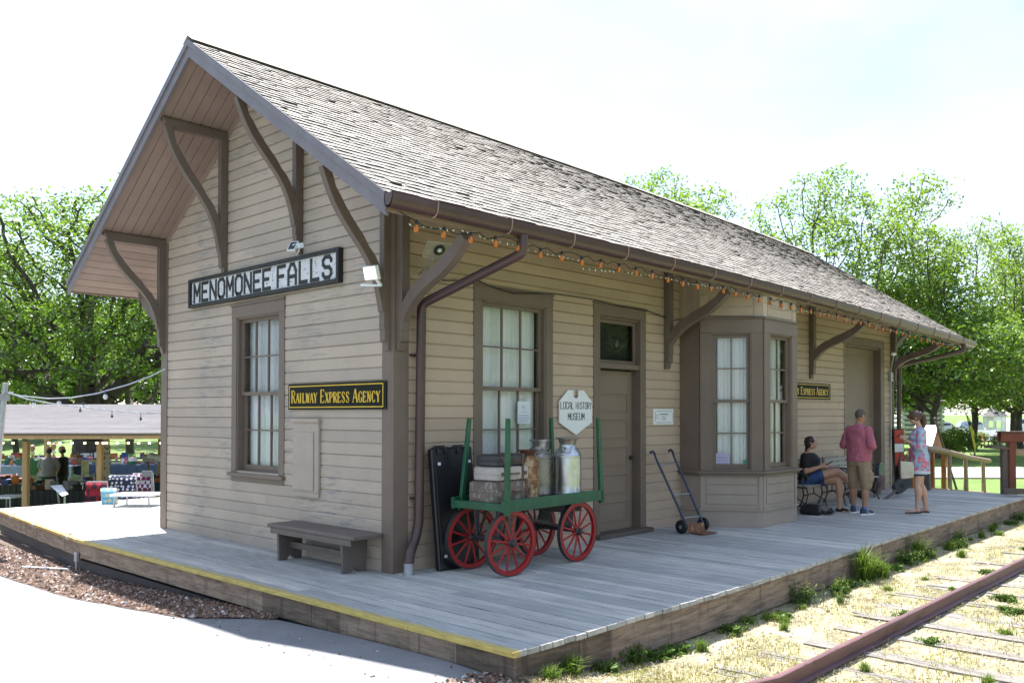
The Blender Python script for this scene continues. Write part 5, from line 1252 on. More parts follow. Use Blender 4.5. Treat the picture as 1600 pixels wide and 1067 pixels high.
# shorts
f = Fig()
f.rings([(.80,0,0,.135,.19),(.90,0,0,.15,.20),(.94,0,0,.148,.20)], 24)
for sg, fx, fy in ((1,.06,.135),(-1,-.03,-.145)):
    hip = Vector((0, sg*.098, .86)); kn = Vector((fx*.5+.02, fy*.98, .47)); f.limb([hip, hip.lerp(kn,.5), kn], [.118,.108,.094])
    f.box((kn.x-.04, kn.y+sg*.085-.02, .55),(kn.x+.06, kn.y+sg*.085+.02, .70))
MAT['khaki'] = simple('khaki_twill', (.27,.195,.125), .8, var=.12, nscale=6)
o = f.build('shorts', MAT['khaki'], man, smooth='all'); remesh(o, .011, 2, .020, .10)
def shoe(parent, ank, toe, mats, sole=.028, ln=.27):
    td = Vector((math.cos(R(toe)), math.sin(R(toe)), 0)); sd = Vector((-td.y, td.x, 0)); c = Vector((ank[0], ank[1], 0))
    def P(u, v, z): return c+td*u+sd*v+Vector((0,0,z))
    prof = [(-.085,.030),(-.06,.042),(0,.042),(.06,.045),(.11,.050),(.15,.046),(.18,.030),(.188,.012)]
    out = [P(u,-w_,0) for u, w_ in prof]+[P(u,w_,0) for u, w_ in reversed(prof)]
    m = MB(); m.loft([[p+Vector((0,0,.002)) for p in out], [p+Vector((0,0,sole)) for p in out]]); m.build('sole', mats[1], parent, smooth=True)
    f = Fig(); f.limb([P(-.045,0,.05), P(.03,0,.055), P(.10,0,.045), P(.145,0,.038)], [.040,.042,.040,.032]); f.limb([P(-.035,0,.06), P(-.03,0,.095)], [.041,.040])
    o = f.build('shoe', mats[0], parent, smooth='all'); remesh(o, .008, 2)
    return P
MAT['navy'] = simple('navy_suede', (.020,.045,.085), .8); MAT['white_rubber'] = simple('white_rubber', (.70,.70,.70), .6); MAT['blue_sock'] = simple('blue_sock', (.10,.13,.36), .85)
for fx, fy, toe in ((.03,.135,14),(-.06,-.145,-16)):
    P = shoe(man, (fx,fy), toe, (MAT['navy'], MAT['white_rubber']))
    m = MB(); m.tube([(fx,fy,.075),(fx,fy,.135)], [.043,.042], 12); m.build('sock', MAT['blue_sock'], man, smooth='all')
    m = MB()
    for sgn in (-1, 1):
        for q in (.035,.060,.085): m.bar(P(q,sgn*.044,.032), P(q-.022,sgn*.033,.075), .010, .004, up=(0,0,1))
    m.build('shoe_stripes', MAT['white_rubber'], man)
mp_ = thing('mobile_phone', 'black phone held up by the man in the pink shirt', 'phone', (8.17,-1.50,0), R(-14), local=True)
m = MB(); m.M = Matrix.Translation((.30,0,1.15)) @ Matrix.Rotation(R(-50),4,'Y'); m.box((-.004,-.037,-.075),(.004,.037,.075)); m.build('case', MAT['black_plastic'], mp_, bevel=.003)
m = MB(); m.M = Matrix.Translation((.30,0,1.15)) @ Matrix.Rotation(R(-50),4,'Y'); m.box((-.0052,-.034,-.070),(-.0042,.034,.070)); m.build('screen', MAT['ink'], mp_)

# ---- woman standing in profile, floral tunic, ponytail, reading a phone ----
wom = thing('person', 'woman standing in a blue and pink floral tunic with a ponytail, looking at her phone', 'person', (8.965,-2.20,0), R(116), local=True)
sk2 = skin('fair_skin', (.50,.30,.22))
f = Fig()
for sg, fx, fy, toe in ((1, .075, .075, 4), (-1, -.075, -.085, -10)):
    hip = Vector((0, sg*.085, .86)); knee = Vector((fx*.45+.01, fy, .475)); ank = Vector((fx-.035, fy, .085))
    f.limb([hip, hip.lerp(knee,.5), knee], [.095,.082,.056]); f.limb([knee, knee.lerp(ank,.32)+Vector((-.024,0,0)), knee.lerp(ank,.7)+Vector((-.006,0,0)), ank], [.053,.062,.042,.034])
    td = Vector((math.cos(R(toe)), math.sin(R(toe)), 0)); f.limb([ank, ank+Vector((-.02,0,-.045))], [.034,.030]); f.limb([ank+Vector((0,0,-.03)), ank+td*.09+Vector((0,0,-.052)), ank+td*.15+Vector((0,0,-.060))], [.032,.030,.022])
    for i in range(5): a = (-.022+.011*i)*sg; sdv = Vector((-td.y, td.x, 0)); f.limb([ank+td*.14-sdv*a+Vector((0,0,-.062)), ank+td*(.185-.008*abs(i-1))-sdv*a*1.2+Vector((0,0,-.065))], [.009,.008], 6)
f.rings([(.82,0,0,.105,.155),(.92,-.005,0,.12,.17),(1.02,.0,0,.10,.14),(1.14,.005,0,.10,.135),(1.27,.02,0,.115,.145),(1.36,.0,0,.09,.155),(1.42,-.01,0,.055,.075)])
f.limb([(-.012,0,1.41),(.022,0,1.50)], [.049,.045])
HW = f.head((.062,0,1.575), (.80,0,-.60), (.60,0,.80), .96)
arms = []
for sg in (1, -1):
    sh = Vector((-.005, sg*.155, 1.345)); el = Vector((.0-.0*sg, sg*.205, 1.085)); wr_ = Vector((.225, sg*.070, 1.215)); arms.append((sh, el, wr_))
    f.limb([sh, sh.lerp(el,.5), el], [.048,.045,.037]); f.limb([el, el.lerp(wr_,.35), wr_], [.038,.037,.023])
    f.hand(wr_, (.72, -sg*.30, .50), (0, 0, 1), .55, .92, (0,-sg,0))
b = f.build('body', sk2, wom, smooth='all'); remesh(b, .008, 2)
MAT['brown_hair'] = simple('brown_hair', (.075,.040,.024), .55, var=.3, nscale=40, bmp=.5, stretch=(1,1,.3))
eyes(HW, .96, wom, MAT['brown_hair'])
f = Fig(); f.M = HW; f.ball((-.022,0,.032), 1, 12, (.102,.086,.092)); f.ball((-.03,0,0), 1, 12, (.090,.084,.085)); f.ball((.052,0,.078), 1, 10, (.045,.060,.028)); f.M = None
hb = HW @ Vector((-.118, 0, .010))
f.limb([hb+Vector((.04,0,0)), hb, hb+Vector((-.045,0,-.04)), hb+Vector((-.06,.0,-.12)), hb+Vector((-.045,0,-.21)), hb+Vector((-.035,0,-.27))], [.028,.024,.036,.044,.036,.012])
o = f.build('hair', MAT['brown_hair'], wom, smooth='all'); remesh(o, .008, 2, .010, .03)
m = MB(); m.M = Matrix.Translation(hb+Vector((-.0,0,-.0))) @ Matrix.Rotation(R(90),4,'Y'); m.lathe((0,0,-.012), [(.020,0),(.032,.004),(.032,.02),(.020,.024)], 14); m.build('hair_tie', MAT['ink'], wom, smooth='all')
# floral tunic
def floral():
    m, t, b = new_mat('blue_floral_print')
    c = t.nodes.new('ShaderNodeTexCoord'); wn = t.nodes.new('ShaderNodeTexNoise'); wn.inputs['Scale'].default_value = 26
    t.links.new(c.outputs['Object'], wn.inputs[0])
    mxv = t.nodes.new('ShaderNodeMixRGB'); mxv.inputs[0].default_value = .06; t.links.new(c.outputs['Object'], mxv.inputs[1]); t.links.new(wn.outputs['Color'], mxv.inputs[2])
    v = t.nodes.new('ShaderNodeTexVoronoi'); v.inputs['Scale'].default_value = 15; t.links.new(mxv.outputs[0], v.inputs['Vector'])
    f = ramp(t, v.outputs['Distance'], [(.42, (1,1,1)), (.50, (0,0,0))]); g = ramp(t, noise(t, 6, 2, .5), [(.42, (0,0,0)), (.47, (1,1,1))])
    f = mixc(t, 1., f, g, 'MULTIPLY')
    base = ramp(t, noise(t, 9, 3, .6), [(.35, (.20,.27,.42)), (.65, (.42,.52,.62))])
    red = ramp(t, noise(t, 30, 3, .6), [(.35, (.55,.05,.13)), (.65, (.60,.20,.26))])
    t.links.new(mixc(t, f, base, red), b.inputs['Base Color']); b.inputs['Roughness'].default_value = .8; return m
MAT['floral'] = floral()
f = Fig()
f.rings([(.70,.0,0,.165,.205),(.80,-.005,0,.160,.200),(.92,-.01,0,.152,.192),(1.04,0,0,.138,.172),(1.16,.01,0,.134,.165),(1.27,.02,0,.140,.170),(1.34,.0,0,.115,.180),(1.39,-.008,0,.085,.13),(1.425,-.008,0,.060,.072)], 28)
for sh, el, wr_ in arms: f.limb([sh, sh.lerp(el,.5), el, el.lerp(wr_,.38)], [.066,.068,.066,.060])
o = f.build('tunic', MAT['floral'], wom, smooth='all'); remesh(o, .011, 3, .022, .12)
f = Fig(); f.rings([(.655,0,0,.172,.212),(.70,0,0,.1665,.2065),(.712,0,0,.160,.200)], 40)
m = MB(); n = 72
rg = [[((.168+.006*(j % 2))*math.cos(2*PI*j/n), (.208+.006*(j % 2))*math.sin(2*PI*j/n), .655 if j % 2 else .662) for j in range(n)], [(.166*math.cos(2*PI*j/n), .206*math.sin(2*PI*j/n), .715) for j in range(n)]]
m.loft(rg, False); m.build('lace_hem', simple('white_lace', (.50,.53,.62), .8, nscale=60, bmp=.6), wom, smooth='all')
m = Fig(); m.rings([(.625,0,0,.135,.165),(.70,0,0,.145,.175)], 24); m.build('shorts', MAT['navy'], wom, smooth='all')
for fx, fy, toe in ((.04,.075,4),(-.11,-.085,-10)):
    td = Vector((math.cos(R(toe)), math.sin(R(toe)), 0)); sd = Vector((-td.y, td.x, 0)); c = Vector((fx,fy,0))
    prof = [(-.055,.026),(-.03,.036),(.03,.033),(.09,.040),(.15,.040),(.185,.026),(.195,.008)]
    m = MB(); out = [c+td*u-sd*w_ for u, w_ in prof]+[c+td*u+sd*w_ for u, w_ in reversed(prof)]
    m.loft([[p+Vector((0,0,.002)) for p in out],[p+Vector((0,0,.018)) for p in out]]); m.build('flip_flop', MAT['black_plastic'], wom)
    m = MB(); q = c+td*.13+Vector((0,0,.018)); m.tube([q, q+Vector((0,0,.025))-td*.01, c+td*.05+sd*.036+Vector((0,0,.035))], .005, 6); m.tube([q+Vector((0,0,.025))-td*.01, c+td*.05-sd*.036+Vector((0,0,.035))], .005, 6); m.build('thong_strap', MAT['white_rubber'], wom)
mp2 = thing('mobile_phone', 'phone held in both hands by the standing woman in the floral tunic', 'phone', (8.965,-2.20,0), R(116), local=True)
m = MB(); m.M = Matrix.Translation((.318,0,1.285)) @ Matrix.Rotation(R(-58),4,'Y'); m.box((-.004,-.036,-.072),(.004,.036,.072)); m.build('case', MAT['black_plastic'], mp2, bevel=.003)
m = MB(); m.M = Matrix.Translation((.318,0,1.285)) @ Matrix.Rotation(R(-58),4,'Y'); m.box((-.0052,-.033,-.067),(-.0042,.033,.067)); m.build('screen', MAT['ink'], mp2)
# tote bag hanging from her forearm
tote = thing('tote_bag', 'cream canvas tote bag hanging from the standing woman\'s arm', 'bag', (8.965,-2.20,0), R(116), local=True)
MAT['canvas'] = simple('cream_canvas', (.50,.45,.36), .85, var=.08, nscale=8)
m = MB(); bx_, by_ = .22, .235
m.loft([[(bx_-.10,by_-.045,.60),(bx_+.09,by_-.045,.58),(bx_+.09,by_+.045,.58),(bx_-.10,by_+.045,.60)],[(bx_-.11,by_-.05,.70),(bx_+.10,by_-.05,.70),(bx_+.10,by_+.05,.70),(bx_-.11,by_+.05,.70)],[(bx_-.10,by_-.03,.86),(bx_+.10,by_-.03,.87),(bx_+.10,by_+.03,.87),(bx_-.10,by_+.03,.86)]])
o = m.build('bag_body', MAT['canvas'], tote, smooth='all'); remesh(o, .012, 2, .02, .1)
m = MB()
for q in (-.025, .025): m.tube([(bx_-.06,by_+q,.86),(bx_-.07,by_+q*.6,.98),(bx_-.12,by_-.03,1.13),(bx_-.0,by_+q*.6,.98),(bx_+.06,by_+q,.87)], .009, 6)
m.build('bag_handle', simple('magenta_strap', (.30,.03,.12), .7), tote, smooth='all')

# ---- seated woman in black ----
sit = thing('person', 'dark-haired woman in a black t-shirt and denim shorts sitting cross-legged on the bench', 'person', (8.22,-.60,-.03), R(-84), local=True)
sk3 = skin('warm_skin', (.46,.25,.17))
f = Fig(); hz = .55
f.rings([(.46,-.02,0,.15,.19),(.54,-.02,0,.15,.20),(.64,-.025,0,.125,.175),(.76,-.01,0,.12,.16),(.88,.0,0,.13,.165),(.97,-.015,0,.10,.165),(1.03,-.02,0,.06,.08)])
f.limb([(-.02,0,1.01),(.0,0,1.10)], [.052,.048])
HS = f.head((.028,-.0,1.175), (.93,.34,.10), (-.10,0,1), .97)
# her left leg down, right leg crossed over it
f.limb([(.0,.10,.535),(.24,.10,.55),(.46,.08,.545)], [.105,.094,.066]); f.limb([(.46,.08,.545),(.50,.07,.40),(.50,.05,.20),(.50,.04,.09)], [.062,.066,.044,.036]); f.limb([(.50,.04,.075),(.58,.03,.04),(.66,.03,.032)], [.036,.032,.024])
f.limb([(.0,-.10,.56),(.22,-.04,.645),(.46,.06,.70)], [.105,.092,.066]); f.limb([(.46,.06,.70),(.56,.15,.60),(.64,.22,.46),(.66,.25,.36)], [.062,.064,.044,.036]); f.limb([(.66,.25,.36),(.74,.27,.30),(.80,.27,.27)], [.036,.032,.024])
sr, er, wr2 = Vector((-.01,-.165,.945)), Vector((.02,-.235,.70)), Vector((.26,-.16,.79)); f.limb([sr, sr.lerp(er,.5), er], [.055,.052,.042]); f.limb([er, er.lerp(wr2,.35), wr2], [.043,.042,.026]); f.hand(wr2, (.9,.2,.25), (0,.2,1), .6, .92, (0,1,.2))
sl, el_, wl = Vector((-.01,.165,.945)), Vector((.06,.215,.70)), Vector((.30,.05,.73)); f.limb([sl, sl.lerp(el_,.5), el_], [.055,.052,.042]); f.limb([el_, el_.lerp(wl,.35), wl], [.043,.042,.026]); f.hand(wl, (.9,-.3,.1), (0,.2,1), .5, .92, (0,-1,.2))
o = f.build('body', sk3, sit, smooth='all'); remesh(o, .008, 2)
MAT['dark_hair'] = simple('dark_hair', (.022,.013,.011), .5, var=.3, nscale=40, bmp=.4)
eyes(HS, .97, sit, MAT['dark_hair'])
f = Fig(); f.M = HS; f.ball((-.022,0,.034), 1, 12, (.100,.086,.090)); f.ball((-.04,0,-.01), 1, 12, (.080,.080,.080)); f.ball((-.085,0,-.075), 1, 10, (.032,.032,.032)); f.limb([(-.09,0,-.09),(-.10,0,-.16),(-.085,0,-.22)], [.028,.030,.010]); f.M = None
o = f.build('hair', MAT['dark_hair'], sit, smooth='all'); remesh(o, .008, 2, .008, .03)
f = Fig(); f.rings([(.55,-.02,0,.175,.225),(.66,-.02,0,.170,.215),(.78,-.005,0,.165,.198),(.89,.010,0,.165,.194),(.97,-.015,0,.128,.188),(1.01,-.018,0,.085,.12)], 26)
f.limb([sr, sr.lerp(er,.62)], [.070,.070]); f.limb([sl, sl.lerp(el_,.62)], [.070,.070])
MAT['black_cloth'] = simple('black_jersey', (.010,.010,.011), .85); o = f.build('shirt', MAT['black_cloth'], sit, smooth='all'); remesh(o, .011, 2, .018, .10)
f = Fig(); f.rings([(.44,-.02,0,.165,.21),(.56,-.02,0,.165,.212)], 24); f.limb([(0,.10,.535),(.20,.10,.55)], [.120,.110]); f.limb([(0,-.10,.56),(.20,-.05,.635)], [.120,.108])
MAT['denim'] = simple('blue_denim', (.025,.055,.16), .8, var=.25, nscale=14); o = f.build('shorts', MAT['denim'], sit, smooth='all'); remesh(o, .011, 2, .010, .08)
for c, up_ in (((.50,.04,.0), 0), ((.66,.25,.24), 1)):
    m = MB(); c = Vector(c); dd = Vector((1,0,0)) if not up_ else Vector((.82,.12,-.5)).normalized(); z_ = Vector((0,0,1)) if not up_ else Vector((.5,0,.82))
    sdv = dd.cross(z_).normalized(); prof = [(-.06,.030),(0,.034),(.08,.040),(.14,.040),(.18,.024)]
    o0 = c+(Vector((0,0,.003)) if not up_ else Vector((.02,0,.08))); out = [o0+dd*u-sdv*w_ for u, w_ in prof]+[o0+dd*u+sdv*w_ for u, w_ in reversed(prof)]
    m.loft([out, [p+z_*.022 for p in out]]); m.build('sole', MAT['black_plastic'], sit); f = Fig(); f.limb([o0-dd*.035+z_*.045, o0+dd*.05+z_*.052, o0+dd*.135+z_*.036], [.040,.042,.036]); o = f.build('shoe', MAT['black_cloth'], sit, smooth='all'); remesh(o, .009, 2)
for sg in (-1, 1): m = MB(); m.M = HS; m.ball((-.0,sg*.083,-.052), .011, 6); m.build('earring', MAT['white_paint'], sit)
mp3 = thing('mobile_phone', 'black phone in the hand of the seated woman in black', 'phone', (8.22,-.60,-.03), R(-84), local=True)
m = MB(); m.M = Matrix.Translation((.375,-.12,.84)) @ Matrix.Rotation(R(62),4,'Y') @ Matrix.Rotation(R(0),4,'Z'); m.box((-.004,-.036,-.074),(.004,.036,.074)); m.build('case', MAT['black_plastic'], mp3, bevel=.003)
m = MB(); m.M = Matrix.Translation((.375,-.12,.84)) @ Matrix.Rotation(R(62),4,'Y'); m.box((-.0052,-.033,-.069),(-.0042,.033,.069)); m.build('screen', MAT['ink'], mp3)
t_ = thing('paper_leaflet', 'white leaflet lying on the seated woman\'s lap', 'leaflet', (8.22,-.60,-.03), R(-84), local=True)
m = MB(); m.M = Matrix.Translation((.20,-.02,.755)) @ Matrix.Rotation(R(-8),4,'Y'); m.box((-.10,-.14,0),(.12,.10,.003)); m.build('sheet', MAT['paper'], t_)
# ---- trees: space colonisation for the limbs, leaf clusters on the twigs ----
def np_mesh(name, verts, quads, mats, rnd, mi=None, smooth=False):
    me = bpy.data.meshes.new(name); nv, nf = len(verts), len(quads)
    me.vertices.add(nv); me.vertices.foreach_set('co', verts.astype(np.float32).ravel())
    k = quads.shape[1]; me.loops.add(nf*k); me.loops.foreach_set('vertex_index', quads.astype(np.int32).ravel())
    me.polygons.add(nf); me.polygons.foreach_set('loop_start', np.arange(0, nf*k, k, dtype=np.int32))
    try: me.polygons.foreach_set('loop_total', np.full(nf, k, dtype=np.int32))
    except Exception: pass
    me.polygons.foreach_set('use_smooth', np.full(nf, smooth, dtype=bool))
    at_ = me.attributes.new('rnd', 'FLOAT', 'FACE'); at_.data.foreach_set('value', rnd.astype(np.float32))
    for m_ in mats: me.materials.append(m_)
    me.update(calc_edges=True); me.validate(); return me
def leaf_quads(C_, size, g, flat=.6, elong=1.6):
    """a small folded leaf spray at every centre"""
    n = len(C_); nrm = g.normal(size=(n,3)); nrm[:,2] = np.abs(nrm[:,2])+flat; nrm /= np.linalg.norm(nrm, axis=1)[:,None]
    a = np.cross(nrm, g.normal(size=(n,3))); a /= np.linalg.norm(a, axis=1)[:,None]; b = np.cross(nrm, a)
    s = size*g.uniform(.6, 1.3, size=(n,1)); a = a*s*elong*.5; b = b*s*.5
    V = np.stack([C_-a, C_+b*.9-a*.1, C_+a, C_-b*.9+a*.1], 1).reshape(-1,3); Q = np.arange(n*4).reshape(n,4)
    return V, Q
def make_tree_mesh(seed, blobs, base, trunk_r, fork, n_attr=1300, step=.35, leaf=.14, per=14, spread=.42, mat='leaf_light', flatk=.5, lean=(0,0), twigs=True, kill=1.6):
    """blobs: crown as (cx,cy,cz,rx,ry,rz) ellipsoids in tree space; fork: height where limbs start"""
    g = np.random.default_rng(seed); pts = []; vol = np.array([b[3]*b[4]*b[5] for b in blobs]); vol = vol/vol.sum()
    for b, v in zip(blobs, vol):
        n = max(12, int(n_attr*v)); p = g.normal(size=(n,3)); p /= np.linalg.norm(p, axis=1)[:,None]; p *= (g.uniform(0,1,size=(n,1))**.42); pts.append(p*np.array(b[3:6])+np.array(b[0:3]))
    A = np.concatenate(pts)
    nodes = [np.array([0.,0.,base])]; par = [-1]; z = base
    while z < fork: z += step; t = (z-base)/max(.1, fork-base); nodes.append(np.array([lean[0]*t+.05*math.sin(z*2+seed), lean[1]*t+.05*math.cos(z*1.7), z])); par.append(len(nodes)-2)
    nodes = [n for n in nodes]; alive = np.ones(len(A), bool); best = np.full(len(A), 1e9); who = np.zeros(len(A), int)
    for i, n in enumerate(nodes):
        d = np.linalg.norm(A-n, axis=1); u = d < best; best[u] = d[u]; who[u] = i
    for it in range(130):
        act = np.where(alive)[0]
        if len(act) < 4 or len(nodes) > 5200: break
        new = []
        for i in np.unique(who[act]):
            s_ = act[who[act] == i]; v = A[s_]-nodes[i]; v /= (np.linalg.norm(v, axis=1)[:,None]+1e-9); d = v.mean(0)+g.normal(size=3)*.10; d[2] += .05; d /= (np.linalg.norm(d)+1e-9)
            new.append((i, nodes[i]+d*step))
        k0 = len(nodes)
        for i, n in new: nodes.append(n); par.append(i)
        for k in range(k0, len(nodes)):
            d = np.linalg.norm(A-nodes[k], axis=1); u = d < best; best[u] = d[u]; who[u] = k
        alive &= best > step*kill
    Nn = np.array(nodes); par = np.array(par); nchild = np.zeros(len(Nn), int)
    for i in range(1, len(Nn)): nchild[par[i]] += 1
    # pipe model radii
    r2 = np.zeros(len(Nn)); tip = .012
    for i in range(len(Nn)-1, 0, -1):
        if nchild[i] == 0: r2[i] = tip**2.1
        r2[par[i]] += r2[i]
    rad = r2**(1/2.1); rad *= trunk_r/max(rad[0], 1e-6); rad = np.maximum(rad, .010)
    rad[0] *= 1.25
    vs_, fs = [], []
    ns = 6
    for i in range(1, len(Nn)):
        a, b = Nn[par[i]], Nn[i]
        if not twigs and rad[i] < .02: continue
        d = b-a; x = np.cross(d, [0.31,.2,.93]); x /= np.linalg.norm(x)+1e-9; y = np.cross(d, x); y /= np.linalg.norm(y)+1e-9
        k = ns if rad[i] > .05 else 4; k = ns
        ra, rb = min(rad[par[i]], rad[i]*1.35), rad[i]; o = len(vs_)
        for q, r_ in ((a, ra), (b, rb)):
            for j in range(k): t = 2*PI*j/k; vs_.append(q+x*math.cos(t)*r_+y*math.sin(t)*r_)
        for j in range(k): fs.append((o+j, o+(j+1) % k, o+k+(j+1) % k, o+k+j))
    wood = np_mesh('trunk', np.array(vs_), np.array(fs), [MAT['bark']], g.uniform(size=len(fs)), smooth=True)
    tips = Nn[(rad < max(trunk_r*.09, .013)) & (nchild <= 1)]
    if len(tips) > 2600: tips = tips[g.choice(len(tips), 2600, False)]
    C_ = np.repeat(tips, per, 0); off = g.normal(size=C_.shape)*spread; off[:,2] *= flatk; C_ = C_+off
    V, Q = leaf_quads(C_, leaf, g)
    clump = np.repeat(g.uniform(-.22, .22, len(tips)), per); r_ = np.clip(g.uniform(.1, .9, len(C_))+clump, 0, 1)
    crown = np_mesh('crown', V, Q, [MAT[mat]], r_)
    return wood, crown
def put_tree(meshes, loc, rz, sc, label, name='tree', group='trees around the green', crown_mat=None):
    t_ = bpy.data.objects.new(name, None); COL.objects.link(t_); t_.location = loc; t_.rotation_euler = (0,0,rz); t_.scale = (sc,)*3 if not hasattr(sc, '__len__') else sc
    tag(t_, label, 'tree', group)
    for nm, me in (('trunk', meshes[0]), ('crown', meshes[1])):
        o = bpy.data.objects.new(nm, me); COL.objects.link(o); o.parent = t_
    return t_
def gnd(px, d, dz=0):
    p = far(px, d, 0); return Vector((p.x, p.y, H(p.x, p.y)+dz))
# big locust on the left, its limbs spreading from a low fork
locust = make_tree_mesh(5, [(-1,0,7,7,6,3.6),(4.5,1,7.5,6,5,3.2),(-6,1,6.5,4.5,5,3.2),(1,0,10.4,6.2,5,2.8),(-4,0,9.6,4.5,4,2.4),(7.5,0,5.5,4,4,2.4),(-8.5,0,4.6,3,3.4,2.0),(0,-3,5.4,7,3,2.0)], -.3, .68, 2.9, n_attr=2600, step=.42, leaf=.12, per=42, spread=.46, mat='leaf_mid', flatk=.45)
put_tree(locust, gnd(138, 40), YAW+R(-90), 1.0, 'large spreading green tree with dark forked limbs behind the pavilion roof')
maple = make_tree_mesh(12, [(0,0,7,4.2,4.2,3.4),(-2,1,10,3,3,2.6),(2,0,10.8,2.8,2.8,2.8),(0,0,13,2.2,2.2,1.9),(3,1,7.4,2.8,2.8,2.2),(-3.4,0,6.5,2.6,2.6,2.0),(0,0,4.2,4.2,4.2,1.7)], -.3, .24, 2.3, n_attr=2300, step=.40, leaf=.12, per=40, spread=.38, mat='leaf_light', flatk=.45)
maple2 = make_tree_mesh(23, [(0,0,6.4,3.8,3.8,2.6),(-2.8,0,9.6,2.4,2.4,2.2),(1.6,0,10.2,2.6,2.6,2.2),(.3,0,13.2,1.9,1.9,1.8),(3.4,0,8,2.2,2.2,1.7),(-1,1,12,1.6,1.6,1.4),(0,0,4.0,3.8,3.8,1.7)], -.3, .20, 2.2, n_attr=1800, step=.40, leaf=.12, per=36, spread=.36, mat='leaf_light', flatk=.45)
dense = make_tree_mesh(31, [(0,0,5.6,4.8,4.8,3.0),(0,0,8.6,3.6,3.6,2.6),(-3,0,4.6,3,3,1.9),(3.2,0,4.8,3,3,1.9)], -.3, .40, 2.0, n_attr=1900, step=.42, leaf=.27, per=28, spread=.46, mat='leaf_dark', flatk=.5)
conif = make_tree_mesh(41, [(0,0,3,2.6,2.6,2.2),(0,0,5.6,2.0,2.0,2.0),(0,0,8,1.2,1.2,1.6)], -.2, .22, 1.0, n_attr=800, step=.4, leaf=.24, per=24, spread=.36, mat='leaf_dark', flatk=.35)
TR = [
 (maple, 1290, 40, 100, .93, 'tall airy light green tree rising behind the far roof slope, left of its neighbours'),
 (maple2, 1436, 41, 20, .93, 'slim light green tree with open limbs, right of the tallest one beyond the roof'),
 (maple, 1592, 43, 200, .80, 'broad light green tree filling the right edge above the lawn'),
 (dense, 1586, 60, 60, .90, 'dark dense tree with a thick trunk beside the white gazebo'),
 (dense, 1446, 92, 10, .95, 'dark dense tree behind the parked white cars'),
 (maple2, 1660, 46, 70, .80, 'light green tree at the right edge of the view beyond the red post'),
 (dense, 1385, 96, 160, 1.0, 'dark tree behind the log cabin'),
 (maple, 1018, 62, 100, 1.36, 'treetop showing above the middle of the roof ridge, the left one of two'),
 (maple2, 1105, 66, 40, 1.36, 'treetop showing above the roof ridge, the right one of two'),
 (maple2, 1522, 50, 300, .92, 'light green tree filling the gap left of the rightmost trees'),
 (maple, 1385, 52, 140, .74, 'light green tree half hidden between the two tall trees beyond the roof end'),
]
for me, px, d, rz, sc, lab in TR: put_tree(me, gnd(px, d), R(rz), sc, lab)
low = make_tree_mesh(71, [(0,0,4.2,3.6,3.6,2.2),(2.6,0,3.6,2.6,2.6,1.7),(-2.6,.5,3.5,2.6,2.6,1.6),(0,0,6.2,2.2,2.2,1.6)], -.3, .15, 1.6, n_attr=1500, step=.34, leaf=.12, per=40, spread=.34, mat='leaf_mid', flatk=.45)
# low hanging leafy maple branches in front of the far trees
put_tree(low, gnd(1461, 39), R(250), 1.15, 'small leafy tree whose low branches hang over the lawn beyond the handrail')
# trees beyond the lawn on the left
LT = [(dense, -60, 62, 0, 1.0, 'dark leafy tree at the left edge beyond the pavilion'), (maple, 40, 70, 30, .85, 'mid green tree beyond the lawn, left of the big trunk'), (dense, 90, 84, 70, 1.15, 'dense dark tree at the back of the lawn behind the pavilion people'),
      (dense, 170, 80, 100, 1.1, 'dense dark tree at the back of the lawn, right of the big trunk'), (dense, 230, 76, 160, 1.1, 'dense dark tree behind the lawn next to the depot corner'), (conif, 205, 50, 10, 1.05, 'small dark tree with a straight trunk right of the pavilion post'),
      (maple2, 25, 48, 200, .8, 'thin trunked tree behind the left pavilion post'), (dense, 10, 90, 200, 1.2, 'dense tree far behind the lawn at the left'), (maple, 255, 60, 250, 1.0, 'light green tree whose crown shows beside the depot wall'), (dense, 300, 84, 20, 1.1, 'dense tree mostly hidden behind the depot at the left')]
for me, px, d, rz, sc, lab in LT: put_tree(me, gnd(px, d), R(rz), sc, lab)
# shrubs
bush = make_tree_mesh(51, [(0,0,.7,1.1,1.1,.75)], -.05, .05, .15, n_attr=260, step=.16, leaf=.10, per=26, spread=.16, mat='leaf_light', flatk=.8)
for px, d, sc, lab in ((1497, 42, .95, 'round green bush on the lawn beyond the handrail'), (1560, 60, .5, 'dark low bush in front of the white gazebo'), (1470, 40, .8, 'low green bush behind the standing woman'), (1532, 72, .6, 'green shrub beside the gazebo railing')):
    t_ = put_tree(bush, gnd(px, d), R(px), sc, lab, 'bush', 'bushes on the lawn'); t_['category'] = 'bush'
# trees of the park behind the viewer, seen only as reflections in the panes
for me, x, y, rz, sc, lab in ((maple,-22,-6,0,1.0,'light green tree standing behind the viewer by the driveway'), (maple,-9,-24,60,1.0,'light green tree across the track behind the viewer'), (dense,3,-27,140,1.0,'dark tree across the track opposite the cart'), (dense,17,-17,10,1.0,'dark tree across the track opposite the bay window'), (dense,26,-19,80,1.1,'dark tree across the track, farther along'), (dense,36,-19,150,1.1,'dark tree across the track beyond the platform'), (dense,-13,21,30,1.0,'dark tree to the left of the driveway'), (maple,-18,28,60,.9,'light green tree far to the left of the driveway'), (dense,-22,15,90,.9,'dark tree at the left side of the driveway, nearer the viewer')):
    put_tree(me, Vector((x,y,H(x,y))), R(rz), sc, lab)
